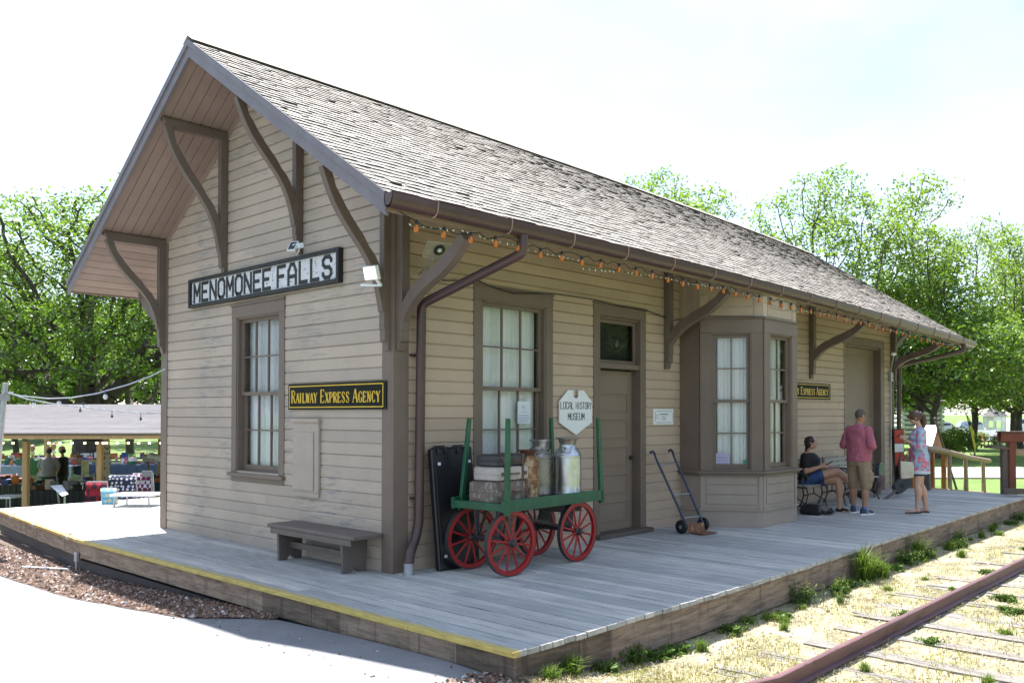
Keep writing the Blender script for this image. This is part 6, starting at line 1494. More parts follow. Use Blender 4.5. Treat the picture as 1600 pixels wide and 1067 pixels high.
# ---- track: rails and ties ----
def rail(y, name='rail'):
    m = MB(); prof = [(-.05,0),(.05,0),(.05,.010),(.010,.025),(.008,.085),(.027,.095),(.027,.122),(.020,.127),(-.020,.127),(-.027,.122),(-.027,.095),(-.008,.085),(-.010,.025),(-.05,.010)]
    xs = lin(-9, 58, 60); m.loft([[(x, y+p[0], H(x, y)+.02+p[1]) for p in prof] for x in xs]); return m
MAT['rail_rust'] = simple('rusted_rail_steel', (.15,.080,.085), .5, metal=.35, var=.3, nscale=5, stretch=(.2,1,1), wear=(.075,.035,.028), wearpos=.6)
for y, lab in ((-4.36, 'rusty purple-brown rail running past the platform'), (-5.80, 'rusty rail on the far side of the track')):
    o = rail(y).build('rail', MAT['rail_rust'], smooth=True); tag(o, lab, 'rail', 'rails of the track')
MAT['tie'] = simple('bleached_split_tie', (.20,.185,.17), .9, var=.5, nscale=7, stretch=(4,.4,2), bmp=.8, wear=(.12,.10,.085), wearpos=.58, bd=.02)
x = -2.2; k = 0; rr = random.Random(9)
while x < 30:
    m = MB(); w_ = rr.uniform(.18,.23); y0, y1 = -3.66+rr.uniform(-.10,.10), -6.2; r_ = rr.random()
    n = 12; top = []
    for (a, b) in ((0,.55),(.60,1)):
        zo = rr.uniform(.004, .020); ye = y0+rr.uniform(-.16,.05)
        m.obox((x+a*w_, y1, H(x, -4.2)-.06), ((b-a)*w_, 0, 0), (rr.uniform(-.02,.02), ye-y1, 0), (0,0,.06+zo), r_)
    o = m.build('railroad_tie', MAT['tie']); tag(o, 'bleached split wooden tie half sunk in the dry ground', 'railroad tie', 'sunken ties of the track'); x += rr.uniform(.58, .66); k += 1
# ---- loose ground cover ----
def scatter(name, C_, size, mat, flat, elong, seed, upright=None, kind='stuff'):
    g = np.random.default_rng(seed); V, Q = leaf_quads(C_, size, g, flat, elong); me = np_mesh(name, V, Q, [mat], g.uniform(size=len(Q))); o = bpy.data.objects.new(name, me); COL.objects.link(o); return tag(o, kind=kind)
def blades(name, base, hgt, wid, mat, seed, lean=.5, parent=None, kind='stuff', loc=None):
    """thin tapering blades standing on given base points"""
    g = np.random.default_rng(seed); n = len(base); az = g.uniform(0, 2*PI, n); h = hgt*g.uniform(.4, 1.25, n)*(1 if np.isscalar(hgt) else 1); ln = lean*g.uniform(.1, 1.2, n)
    d = np.stack([np.cos(az), np.sin(az), np.zeros(n)], 1); s = np.stack([-np.sin(az), np.cos(az), np.zeros(n)], 1)*wid*.5; up = np.zeros((n,3)); up[:,2] = 1
    p0 = base; p1 = base+up*(h*.6)[:,None]+d*(h*ln*.3)[:,None]; p2 = base+up*(h*(1-.35*ln))[:,None]+d*(h*ln)[:,None]
    V = np.stack([p0-s, p0+s, p1+s*.8, p1-s*.8, p2+s*.12, p2-s*.12], 1).reshape(-1,3); o6 = np.arange(n)[:,None]*6
    Q = np.concatenate([o6+np.array([[0,1,2,3]]), o6+np.array([[3,2,4,5]])]); r_ = g.uniform(size=n)
    me = np_mesh(name, V, Q, [mat], np.concatenate([r_, r_])); o = bpy.data.objects.new(name, me); COL.objects.link(o)
    if parent is not None: o.parent = parent
    elif kind: tag(o, kind=kind)
    return o
def leafm(name, c0, c1, c2, tr=.3): return leaf_mat(name, c0, c1, c2, tr, .012)
MAT['straw_blade'] = leafm('straw_blades', (.20,.155,.075), (.38,.32,.18), (.54,.49,.34), .15)
MAT['grass_blade'] = leafm('grass_blades', (.06,.12,.02), (.12,.20,.035), (.22,.28,.06), .35)
MAT['ground_grass'] = leafm('yellow_green_grass', (.14,.16,.03), (.26,.27,.06), (.40,.38,.12), .3)
g = np.random.default_rng(3)
def hz(P): return np.array([H(a, b) for a, b in P])
def region(n, x0, x1, y0, y1, dens=1.6):
    x = x0+(x1-x0)*g.uniform(size=n)**dens; y = g.uniform(y0, y1, n); return np.stack([x, y], 1)
P = region(60000, -1.2, 26, -7.2, -3.08, 1.9); P = P[(np.sin(P[:,0]*2.1+P[:,1]*3)+np.sin(P[:,0]*5.3-P[:,1]*4.1)+g.normal(size=len(P))*.9) > -.4]
blades('dry_grass', np.column_stack([P, hz(P)]), .050, .005, MAT['straw_blade'], 1, 1.2)
P = region(52000, -1.2, 26, -7.2, -3.08, 1.7); P = P[(np.sin(P[:,0]*1.7+1)+np.sin(P[:,0]*3.9-P[:,1]*2.7)+np.cos(P[:,1]*5)) > .55]
blades('short_grass', np.column_stack([P, hz(P)]), .05, .006, MAT['ground_grass'], 2, 1.0)
# small stones in the ballast
P = region(5200, -1.2, 22, -7.0, -3.1, 1.8)
def pebbles(name, P, z, size, mat, seed, k=1.0):
    g = np.random.default_rng(seed); n = len(P); base = np.array([[1,0,0],[0,1,0],[-1,0,0],[0,-1,0],[0,0,.7],[0,0,-.5]], float)
    s = size*g.uniform(.35, 1.3, n)[:,None,None]; az = g.uniform(0, 2*PI, n); c, s_ = np.cos(az), np.sin(az); st = g.uniform(.6, 1.5, (n,1,3)); B = base[None]*st*s+g.normal(size=(n,6,3))*size*.12
    Bx = B[:,:,0]*c[:,None]-B[:,:,1]*s_[:,None]; By = B[:,:,0]*s_[:,None]+B[:,:,1]*c[:,None]; V = np.stack([Bx+P[:,0:1], By+P[:,1:2], B[:,:,2]+z[:,None]], 2).reshape(-1,3)
    T = np.array([[0,1,4],[1,2,4],[2,3,4],[3,0,4],[1,0,5],[2,1,5],[3,2,5],[0,3,5]]); Q = (np.arange(n)[:,None,None]*6+T[None]).reshape(-1,3)
    me = np_mesh(name, V, Q, [mat], np.repeat(g.uniform(size=n), 8)); o = bpy.data.objects.new(name, me); COL.objects.link(o); return tag(o, kind='stuff')
def pebmat(name, stops):
    m, t, b = new_mat(name); t.links.new(ramp(t, attr(t), stops), b.inputs['Base Color']); b.inputs['Roughness'].default_value = .8; return m
MAT['pebble'] = pebmat('track_pebbles', [(0,(.14,.11,.08)),(.5,(.36,.31,.25)),(1,(.58,.55,.50))])
MAT['brown_pebble'] = pebmat('brown_chips', [(0,(.045,.025,.018)),(.45,(.13,.075,.05)),(.8,(.24,.15,.11)),(.93,(.34,.27,.23)),(1,(.62,.62,.64))])
pebbles('track_stones', P, hz(P)+.008, .014, MAT['pebble'], 5)
n = 15000; y = .15+12.5*g.uniform(size=n)**1.3; xa = np.array([edge_x(v) for v in y]); x = xa+(-1.17-xa)*g.uniform(-.04, 1, n); P = np.stack([x, y], 1); P = P[x < -1.17]
pebbles('gravel', P, hz(P)+.016, .027, MAT['brown_pebble'], 6)
P = np.stack([g.uniform(-1.75,-1.15,260), g.uniform(-3.25,-2.75,260)], 1); pebbles('gravel', P, hz(P)+.012, .022, MAT['brown_pebble'], 7)
# leaf litter crumbs on the asphalt
P = np.stack([g.uniform(-1.9,-1.3,60), g.uniform(-2.6,1.2,60)], 1); pebbles('litter', P, hz(P)+.008, .009, MAT['brown_pebble'], 8)
# ---- weeds along the platform skirt: a few kinds, each plant its own ----
def weed_thing(kind, loc, sc, rz, label):
    t_ = bpy.data.objects.new('weed', None); COL.objects.link(t_); t_.location = loc; t_.scale = (sc,)*3; t_.rotation_euler = (0,0,rz); tag(t_, label, 'weed', 'weeds along the track side of the platform')
    for nm, me in WEED[kind]: o = bpy.data.objects.new(nm, me); COL.objects.link(o); o.parent = t_
    return t_
WEED = {}
MAT['weed_leaf'] = leafm('weed_leaves', (.035,.08,.015), (.07,.14,.025), (.13,.20,.04), .3)
MAT['weed_seed'] = leafm('weed_seed_heads', (.22,.20,.08), (.36,.32,.14), (.50,.46,.28), .2)
def stems_weed(seed, n, h, leaf):
    g = np.random.default_rng(seed); m = MB(); C_ = []; S_ = []
    for i in range(n):
        az = g.uniform(0, 2*PI); ln = g.uniform(.05,.45); hh = h*g.uniform(.5,1.1); b = Vector((g.normal()*.06, g.normal()*.06, 0)); tp = b+Vector((math.cos(az)*ln*hh, math.sin(az)*ln*hh, hh)); mid = b.lerp(tp, .5)+Vector((0,0,.03))
        m.tube([b, mid, tp], [.0035,.003,.0015], 4)
        for k in range(int(16*hh/.3)+5): q = b.lerp(tp, g.uniform(.1,.9)); C_.append([q.x+g.normal()*.025, q.y+g.normal()*.025, q.z])
        for k in range(9): S_.append([tp.x+g.normal()*.010, tp.y+g.normal()*.010, tp.z-g.uniform(0,.07)])
    V, Q = leaf_quads(np.array(C_), leaf, g, .4, 1.9); lv = np_mesh('leaves', V, Q, [MAT['weed_leaf']], g.uniform(size=len(Q)))
    V, Q = leaf_quads(np.array(S_), .010, g, .1, 1.2); sd = np_mesh('seed_heads', V, Q, [MAT['weed_seed']], g.uniform(size=len(Q)))
    st = m.build('stems', MAT['weed_leaf']); me = st.data; bpy.data.objects.remove(st); 
    for v in me.vertices: pass
    return [('leaves', lv), ('seed_heads', sd), ('stems', me)]
def stems_fix(lst, org): return lst
def tuft(seed, n, h, w_):
    g = np.random.default_rng(seed); base = np.column_stack([g.normal(size=n)*.045, g.normal(size=n)*.045, np.zeros(n)]); o = blades('blades', base, h, w_, MAT['grass_blade'], seed, .9, kind=None); me = o.data; bpy.data.objects.remove(o); return [('blades', me)]
_b = MB.build
def _build_origin(s, name, mat, parent=None, smooth=False, bevel=0, org=(0,0,0)): return _b(s, name, mat, parent, smooth, bevel, org)
MB.build = _build_origin
WEED['stem_a'] = stems_weed(61, 26, .26, .020); WEED['stem_b'] = stems_weed(62, 24, .17, .024); WEED['leafy'] = stems_weed(63, 40, .10, .032)
MB.build = _b
WEED['tuft'] = tuft(64, 170, .20, .009); WEED['tall'] = tuft(65, 240, .52, .013); WEED['low'] = tuft(66, 120, .10, .010)
rr = random.Random(17)
names = {'stem_a': 'spindly green weed with pale seed heads', 'stem_b': 'short stemmed weed', 'leafy': 'low leafy weed', 'tuft': 'small tuft of grass', 'tall': 'tall arching clump of grass', 'low': 'very low tuft of grass'}
WD = [('tall', 4.55, .12, .80, 'tall arching grass clump against the platform skirt, the biggest weed there'), ('tuft', 4.85, .15, 1.3, None), ('tall', 6.5, .1, .62, 'grass clump by the rusty patch of the skirt'), ('stem_b', 6.0, .12, 1.2, None)]
for kind, x, dy, sc, lab in WD:
    y = interp(edgeR, x)-dy; weed_thing(kind, (x, y, H(x, y)), sc, rr.uniform(0, 6), lab or names[kind]+' at the foot of the platform skirt')
x = -1.0
while x < 16:
    kind = rr.choice(['stem_a','stem_b','leafy','tuft','low','leafy','tuft']); dy = abs(rr.gauss(.10, .09))+.03; y = interp(edgeR, x)-dy
    if not (.9 < x < 1.3): weed_thing(kind, (x, y, H(x, y)), rr.uniform(.5, .95), rr.uniform(0, 6), names[kind]+' at the foot of the platform skirt')
    x += rr.uniform(.16, .62) if x < 8 else rr.uniform(.3, .7)
for k in range(34):
    x = -1+18*rr.random()**1.5; y = rr.uniform(-5.6, -3.3); kind = rr.choice(['low','low','leafy','tuft']); weed_thing(kind, (x, y, H(x, y)), rr.uniform(.35, .75), rr.uniform(0, 6), names[kind]+' growing in the dry ground of the track')
for x, y, s in ((4.47,-4.72,.8),(3.9,-4.9,.7),(5.2,-4.95,.7),(2.2,-4.7,.6)): weed_thing('leafy', (x, y, H(x, y)), s, x, 'bright leafy weed between the rails')
def cf(u, d, z=None):
    """point at sideways offset u and depth d of the view frame, on the ground unless z is given"""
    p = CAM + Vector((FWD.x, FWD.y, 0)).normalized()*d + RGT*u; return Vector((p.x, p.y, H(p.x, p.y) if z is None else z))
def uu(px, d): return (px-CPX)/FPX*d
DF = Vector((FWD.x, FWD.y, 0)).normalized()
# ---- open picnic pavilion ----
GP = -1.05
pav = thing('picnic_pavilion', 'open picnic pavilion with tan posts and a pale grey shingle roof', 'pavilion', cf(-12, 24, GP))
u0, u1, d0, dr, d1, ze, zr = -16.5, -7.5, 19.4, 23.8, 28.2, 1.20, 1.90
MAT['pav_roof'] = simple('pale_asphalt_shingles', (.105,.10,.108), .85, var=.14, nscale=2.5, rnd=.10)
MAT['under'] = simple('pavilion_ceiling', (.16,.11,.075), .8)
for da, db, za, zb in ((d0, dr, ze, zr), (dr, d1, zr, ze)):
    m = MB(); n = 26
    for k in range(n):
        a, b = k/n, (k+1)/n; pa = cf(u0, da+(db-da)*a, za+(zb-za)*a); pb = cf(u0, da+(db-da)*b, za+(zb-za)*b); L_ = RGT*(u1-u0); x = 0
        while x < u1-u0:
            x2 = min(x+random.uniform(.22,.5), u1-u0); o = .012 if za < zb else 0
            A = pa+RGT*x+Vector((0,0,.012)); m.add([A, pa+RGT*x2+Vector((0,0,.012)), pb+RGT*x2+Vector((0,0,.004)), pb+RGT*x+Vector((0,0,.004)), pa+RGT*x, pa+RGT*x2], [(0,1,2,3),(4,5,1,0)]); x = x2
    m.build('roof_shingles', MAT['pav_roof'], pav)
    m = MB(); m.obox(cf(u0, da, za-.05), RGT*(u1-u0), cf(u0, db, zb-.05)-cf(u0, da, za-.05), Vector((0,0,.048))); m.build('roof_deck', MAT['under'], pav)
for d, z in ((d0+.02, ze), (d1-.1, ze)):
    m = MB(); m.obox(cf(u0, d, z-.125), RGT*(u1-u0), DF*.045, Vector((0,0,.13))); m.build('fascia', MAT['wood_tan'], pav)
m = MB(); m.obox(cf(u0, d0+.5, ze-.12), RGT*(u1-u0), DF*.14, Vector((0,0,.13))); m.obox(cf(u0, d1-.6, ze-.12), RGT*(u1-u0), DF*.14, Vector((0,0,.13))); m.build('beam', MAT['wood_tan'], pav)
for px, d in ((39, 20.0), (155, 20.0), (262, 20.0), (-70, 20.0), (72, 27.6), (166, 27.6), (250, 27.6)):
    m = MB(); u = uu(px, d); p = cf(u, d, GP-.1); m.obox(p-RGT*.06, RGT*.12, DF*.12, Vector((0,0,ze-.1-GP))); m.build('post', MAT['wood_tan'], pav, bevel=.01)
m = MB(); P = [cf(u0+(u1-u0)*k/60, d0+.25, ze-.17-.03*(k % 4 in (1,2))) for k in range(61)]; m.tube(P, .006, 4); m.build('light_wire', MAT['ink'], pav)
glow = bpy.data.materials.new('lit_festoon_bulb'); glow.use_nodes = True; b_ = glow.node_tree.nodes['Principled BSDF']; b_.inputs['Emission Color'].default_value = (1,.80,.45,1); b_.inputs['Emission Strength'].default_value = 1.6; b_.inputs['Base Color'].default_value = (.7,.6,.45,1)
for px in (5, 21, 77, 94, 113, 133, 152, 162, 167, 184, 201, 217, 234, 252):
    m = MB(); m.ball(cf(uu(px, d0+.25), d0+.25, ze-.225), .030, 6); m.build('bulb', glow, pav, smooth='all')
m = MB(); m.obox(cf(u0, d0+.1, GP-.08), RGT*(u1-u0), DF*(d1-d0-.2), Vector((0,0,.095))); m.build('floor_slab', MAT['floor_slab'] if 'floor_slab' in MAT else MAT.setdefault('floor_slab', simple('shade_dark_concrete_slab', (.13,.12,.11), .9, var=.2)), pav)  # added slab, its concrete coloured dark for the shade under the roof
# ---- festoon wires from a pole to the depot corner ----
t_ = thing('light_pole', 'grey leaning metal pole at the left edge holding the festoon wires', 'pole', cf(uu(-8, 13), 13))
m = MB(); top = cf(uu(8, 13), 13, 0); top.z = CAM.z+(646-598)/FPX*13; m.tube([cf(uu(-14, 13), 13), top], [.05,.04], 10); m.build('pole', MAT['galv'], t_, smooth=True)
m = MB(); q = Vector(top); q.z -= .15; m.box((q.x-.09,q.y-.05,q.z-.12),(q.x+.05,q.y+.09,q.z-.02)); m.tube([q, q+RGT*.12], .012, 5); m.build('bracket', MAT['galv'], t_)
def px3(px, py, d): return CAM+(FWD+RGT*((px-CPX)/FPX)-UPV*((py-CPY)/FPX))*d
corner_p = Vector((-.05, W+.03, 2.30))
def festoon(name, pts, label, bulbs):
    t_ = thing('festoon_wire', label, 'festoon lights', pts[0], group='festoon wires over the lawn'); m = MB(); m.tube(pts, .010, 5); m.build('wire', MAT['galv'], t_, smooth=True)
    for i, dn, mm in bulbs:
        a = pts[int(i)].lerp(pts[min(int(i)+1, len(pts)-1)], i % 1); m = MB(); m.tube([a, a-Vector((0,0,dn))], .005, 4); m.lathe(a-Vector((0,0,dn+.03)), [(.001,0),(.016,.004),(.018,.03),(.010,.045)], 8); m.build('socket', MAT['ink'], t_)
        if mm: m = MB(); m.ball(a-Vector((0,0,dn+.06)), .030, 6, (1,1,1.3)); m.build('bulb', MAT['white_paint'], t_, smooth='all')
festoon('a', [px3(6,612,13), px3(30,618,12.8), px3(75,622.5,12.4), px3(110,621.5,12.1), px3(150,615,11.8), px3(200,601,11.5), px3(235,588,11.3), px3(259,576,11.2)], 'upper pale wire sagging from the left pole to the depot corner', [(2.5,.02,1),(4.3,.02,1)])
festoon('b', [px3(6,612,13), px3(45,624,12.9), px3(85,631,12.8), px3(130,636,12.7), px3(175,641,12.6), px3(220,645,12.5), px3(300,648,12.4)], 'lower wire of hanging bulbs crossing in front of the pavilion roof', [(2.9,.05,0),(4.0,.08,0),(5.0,.08,0),(1.2,.01,1),(3.0,-.06,1)])
# ---- sale tables ----
def ftable(px0, px1, py, label, mat, drop=.28, dd=.75, over=.0):
    """trestle table whose top meets the view at py; a cloth hangs over it"""
    zt = GP+.75; d = (CAM.z-zt)*FPX/(py-646); a, b = uu(px0, d), uu(px1, d)
    t_ = thing('trestle_table', label, 'table', cf((a+b)/2, d, GP), group='sale tables in the pavilion')
    m = MB(); m.obox(cf(a, d, zt-.03), RGT*(b-a), DF*dd, Vector((0,0,.03))); m.build('table_top', MAT['wood_dark'], t_)
    for u in (a+.12, b-.16):
        m = MB(); m.obox(cf(u, d+.1, GP), RGT*.04, DF*.04, Vector((0,0,.72))); m.obox(cf(u, d+dd-.15, GP), RGT*.04, DF*.04, Vector((0,0,.72))); m.obox(cf(u, d+.1, GP+.3), RGT*.03, DF*(dd-.2), Vector((0,0,.03))); m.build('leg', MAT['galv'], t_)
    if mat:
        m = MB(); n = 40; top = []; bot = []; back = []
        for k in range(n+1):
            u = a-.03+(b-a+.06)*k/n; w_ = .02*math.sin(k*1.7)+.012*math.sin(k*3.1); top.append(cf(u, d-.012, zt+.006)); bot.append(cf(u, d-.03+w_, zt-drop*(1+.12*math.sin(k*.35)))); back.append(cf(u, d+dd, zt+.006))
        for k in range(n): m.add([back[k], top[k], top[k+1], back[k+1]], [(0,1,2,3)], .5); m.add([top[k], bot[k], bot[k+1], top[k+1]], [(0,1,2,3)], .5)
        c_ = m.build('cloth', mat, None, smooth='all'); tag(c_, 'cloth spread on '+label, 'tablecloth', 'cloths on the sale tables') if False else None; c_.name = 'tablecloth'
        tag(c_, 'cloth hanging over the '+label, 'tablecloth', 'cloths on the sale tables')
    return a, b, d, zt, dd
cols = {'red': (.35,.03,.03), 'white': (.70,.70,.72), 'blue': (.05,.09,.25), 'brown': (.16,.08,.04), 'green': (.04,.13,.06), 'grey': (.20,.20,.21), 'cream': (.55,.48,.36), 'pink': (.50,.20,.25), 'black': (.015,.015,.017), 'orange': (.50,.16,.04)}
for c in cols: MAT['g_'+c] = simple('goods_'+c, cols[c], .7)
MAT['blue_cloth'] = simple('grey_blue_tablecloth', (.19,.22,.30), .85, var=.08)
MAT['navy_cloth'] = simple('navy_tablecloth', (.045,.06,.12), .85)
T4 = ftable(-60, 262, 721, 'long brown table of bric-a-brac in the middle of the pavilion', None, 0, .9)
T6 = ftable(-60, 34, 757, 'low table added in the left bay of the pavilion, draped black for clutter and shade', MAT['g_black'], .73, .9)  # three added tables; dark cloths to the ground stand for clutter and under-table shadow
T7 = ftable(36, 132, 766, 'small table added right behind the left front post, draped black for clutter and shade', MAT['g_black'], .73, .7)
T8 = ftable(122, 266, 753, 'table added behind the row of quilts, draped navy for clutter and shade', MAT['navy_cloth'], .73, .9)
T1 = ftable(-40, 112, 728, 'long table covered in grey-blue cloth at the left of the pavilion', MAT['blue_cloth'], .38, 1.5)
T2 = ftable(118, 262, 726, 'long table under navy cloth at the right of the pavilion', MAT['navy_cloth'], .35, 1.3)
T3 = ftable(-40, 250, 716, 'long bare table heaped with goods at the back of the pavilion', None, 0, 1.0)
rr = random.Random(33); tn = ['on the blue-covered table', 'on the navy-covered table', 'on the rear table', 'on the middle table', 'on the left draped table', 'on the small draped table', 'on the table behind the quilts']; seen = set()
for ti, (a, b, d, zt, dd) in enumerate((T1, T2, T3, T4, T6, T7, T8)):
    for k in range(26 if ti < 2 or ti > 4 else 30):
        c = rr.choice(list(cols)); kind = rr.choice(['box','folded_cloth','jar','bowl','book','basket']); u = rr.uniform(a+.1, b-.1); q = cf(u, d+rr.uniform(.12, dd-.15), zt+.008); s_ = rr.uniform(.09,.20); m = MB(); m.M = Matrix.Translation(q) @ Matrix.Rotation(rr.uniform(0,3), 4, 'Z')
        if kind == 'box': h = rr.uniform(.08,.24); m.box((-s_,-s_*.7,0),(s_,s_*.7,h)); m.box((-s_*1.03,-s_*.73,h),(s_*1.03,s_*.73,h+.02))
        elif kind == 'folded_cloth':
            for j in range(rr.randint(2,5)): e = rr.uniform(-.02,.02); m.box((-s_+e,-s_*.8,j*.035),(s_+e,s_*.8,j*.035+.030))
        elif kind == 'jar': m.lathe((0,0,0), [(.03,0),(.05,.01),(.052,.12),(.035,.15),(.035,.17),(.04,.172),(.04,.19),(.01,.195)], 12)
        elif kind == 'bowl': m.lathe((0,0,0), [(.04,0),(.08,.03),(.12,.09),(.125,.10),(.11,.09),(.06,.03),(.001,.02)], 14)
        elif kind == 'book': m.M = m.M @ Matrix.Rotation(R(rr.uniform(60,90)), 4, 'X'); m.box((-.09,-.0,-.02),(.09,.24,.02))
        else: m.lathe((0,0,0), [(.07,0),(.10,.02),(.12,.12),(.11,.12),(.09,.02),(.001,.02)], 12); m.tube([(-.11,0,.12),(-.08,0,.22),(0,0,.26),(.08,0,.22),(.11,0,.12)], .008, 5)
        o = m.build(kind, MAT['g_'+c], bevel=.008 if kind in ('box','folded_cloth') else 0); tag(o, 'small %s %s among the goods %s' % (c, kind.replace('_', ' '), tn[ti]), kind.replace('_', ' '), 'goods heaped on the sale tables')
# white hats at the right
for px, py in ((236,716),(246,718)):
    z_ = GP+.76; q = px3(px, py, 24); m = MB(); m.M = Matrix.Translation(q) @ Matrix.Rotation(.5, 4, 'X'); m.lathe((0,0,0), [(.22,0),(.23,.012),(.11,.03),(.105,.12),(.07,.15),(.001,.155)], 20); o = m.build('straw_hat', MAT['g_white'], smooth=True); tag(o, 'white brimmed hat on the rack near the depot corner', 'hat', 'white hats on the rack')
m = MB(); 
for px in (232, 252): q = px3(px, 722, 24); m.tube([(q.x,q.y,GP),(q.x,q.y,q.z)], .02, 6)
a_, b_2 = px3(230, 722, 24), px3(254, 722, 24); m.bar(a_, b_2, .3, .03); t_ = m.build('hat_rack', MAT['wood_dark']); tag(t_, 'dark rack holding two white hats near the depot corner', 'rack')
# ---- quilts shown on frames ----
def quilt_mat(name, base, dot, sc, dots=True, sat=.0):
    m, t, b = new_mat(name); c = t.nodes.new('ShaderNodeTexCoord')
    if dots:
        v = t.nodes.new('ShaderNodeTexVoronoi'); v.inputs['Scale'].default_value = sc; v.inputs['Randomness'].default_value = .35; t.links.new(c.outputs['Object'], v.inputs['Vector']); f = ramp(t, v.outputs['Distance'], [(.34,(1,1,1)),(.42,(0,0,0))])
    else:
        v = t.nodes.new('ShaderNodeTexChecker'); v.inputs['Scale'].default_value = sc; t.links.new(c.outputs['Object'], v.inputs['Vector']); f = v.outputs['Fac']
    t.links.new(mixc(t, f, base, dot), b.inputs['Base Color']); b.inputs['Roughness'].default_value = .9; return m
def quilt(px0, px1, py0, py1, d, mat, label, edge=None, shear=0, tilt=.25):
    a = px3(px0+shear, py0, d+tilt); b = px3(px1+shear, py0, d+tilt); c = px3(px1, py1, d); e = px3(px0, py1, d)
    c.z = e.z = min(c.z, GP+.35); t_ = thing('quilt_display', label, 'quilt', (e.x, e.y, GP), group='quilts propped up in front of the pavilion')
    m = MB(); n = 14
    for i in range(n):
        for j in range(6):
            def Q(u, v): p = (a.lerp(b, u)).lerp(e.lerp(c, u), v); return p+DF*(.03*math.sin(u*17)*v)
            m.add([Q(i/n, (j+1)/6), Q((i+1)/n, (j+1)/6), Q((i+1)/n, j/6), Q(i/n, j/6)], [(0,1,2,3)], .5)
    o = m.build('quilt', mat, t_, smooth='all'); s_ = o.modifiers.new('thick', 'SOLIDIFY'); s_.thickness = .02
    if edge:
        m = MB(); m.bar(a.lerp(b, .5)+Vector((0,0,.0)), b, .03, .12); m.bar(b+Vector((0,0,.02)), c, .03, .16); m.build('border', edge, t_)
    m = MB()
    for p in (a.lerp(b, .04), a.lerp(b, .96)): m.tube([p+DF*.05, Vector((p.x+DF.x*.25, p.y+DF.y*.25, GP))], .015, 6)
    m.tube([a+DF*.05, b+DF*.05], .015, 6); m.build('frame', MAT['galv'], t_)
quilt(166, 208, 743, 790, 16.6, quilt_mat('navy_star_quilt', (.02,.025,.06), (.62,.62,.66), 15), 'navy quilt with white stars, the large one in the middle', None, 4)
quilt(204, 236, 740, 790, 17.0, quilt_mat('plum_check_quilt', (.12,.01,.05), (.50,.48,.55), 14, False), 'plum and white checked quilt with a wide grey border at the right', MAT['g_grey'], 2)
quilt(130, 162, 753, 792, 16.2, quilt_mat('red_patch_quilt', (.28,.008,.02), (.05,.01,.03), 8, False), 'dark red patchwork quilt at the left of the others', None, 4)
quilt(163, 186, 763, 790, 15.4, quilt_mat('sky_quilt', (.18,.42,.55), (.55,.55,.35), 10), 'small pale blue quilt low in front of the navy one', None, -6)
# folding picnic table and white sheets in the sun
def slab(pts, th, name, mat, label, cat, legs=True, group=None):
    t_ = thing(name, label, cat, (pts[0].x, pts[0].y, GP), group=group)
    m = MB(); P = [Vector(p) for p in pts]; lo_ = [p-Vector((0,0,th)) for p in P]; m.add(P+lo_, [(0,1,2,3),(7,6,5,4),(0,4,5,1),(1,5,6,2),(2,6,7,3),(3,7,4,0)]); m.build('top', mat, t_)
    if legs:
        c = sum(P, Vector())/4
        for p in P: q = p.lerp(c, .2); m = MB(); m.tube([q-Vector((0,0,th)), Vector((p.x, p.y, GP))], .018, 6); m.build('leg', MAT['galv'], t_)
def flat(px0, px1, py, dep, z, skew=0):
    d = (CAM.z-z)*FPX/(py-646); return [cf(uu(px0, d), d, z), cf(uu(px1, d), d, z), cf(uu(px1, d)+skew, d+dep, z), cf(uu(px0, d)+skew, d+dep, z)]
slab(flat(172, 238, 772, .5, .22), .04, 'picnic_table', MAT['g_white'], 'pale sunlit folding table in front of the quilts', 'table')
slab(flat(-20, 18, 776, .7, GP+.74), .04, 'picnic_table', MAT['g_white'], 'pale sunlit folding table at the left edge by the platform', 'table')
slab(flat(116, 142, 760, .8, GP+.76, -.3), .03, 'picnic_table', MAT['g_white'], 'small white-topped table right of the tilted white board', 'table')
t_ = thing('white_board', 'white board leaning against the table behind the platform', 'board', (px3(92,772,19).x, px3(92,772,19).y, GP))
m = MB(); a, b, c, e = px3(78,758.5,19.5), px3(95,757,19.5), px3(105.5,772,18.6), px3(97,775,18.6); m.add([a,b,c,e]+[p+DF*.03 for p in (a,b,c,e)], [(0,3,2,1),(4,5,6,7),(0,1,5,4),(1,2,6,5),(2,3,7,6),(3,0,4,7)]); m.build('panel', MAT['g_white'], t_)
m = MB(); q = (e+c)/2; m.tube([q, (q.x, q.y, GP)], .02, 6); m.tube([(a+b)/2+DF*.04, Vector(((a+b).x/2, (a+b).y/2, GP))+DF*.3], .02, 6); m.build('stand', MAT['galv'], t_)
t_ = thing('cardboard_box', 'brown cardboard box on the ground under the blue-covered table', 'box', (px3(72,775,21).x, px3(72,775,21).y, GP)); q = cf(uu(72, 22), 22, GP)
m = MB(); m.obox(q-RGT*.25, RGT*.5, DF*.4, Vector((0,0,.38))); m.build('box_body', MAT['g_brown'], t_); m = MB(); m.obox(q-RGT*.25+Vector((0,0,.38)), RGT*.5, -DF*.12+Vector((0,0,.03)), Vector((0,0,.008))); m.build('flap', MAT['g_brown'], t_)
t_ = thing('folding_screen', 'tall pale floral panel beside the right pavilion post', 'panel', cf(uu(166, 25), 25, GP)); q = px3(161, 742, 24); q2 = px3(171, 695, 24)
m = MB(); m.obox(Vector((q.x,q.y,GP+.1)), RGT*uu(CPX+10, 24), DF*.04, Vector((0,0,q2.z-GP-.1))); m.build('panel', quilt_mat('pale_floral_panel', (.50,.47,.38), (.25,.14,.10), 7), t_)
t_ = thing('white_shelf', 'low white shelf unit standing among the tables left of the right-hand post', 'shelf', cf(uu(139, 27), 27, GP)); a = px3(127, 722, 26); b = px3(151, 722, 26); wv = b-a
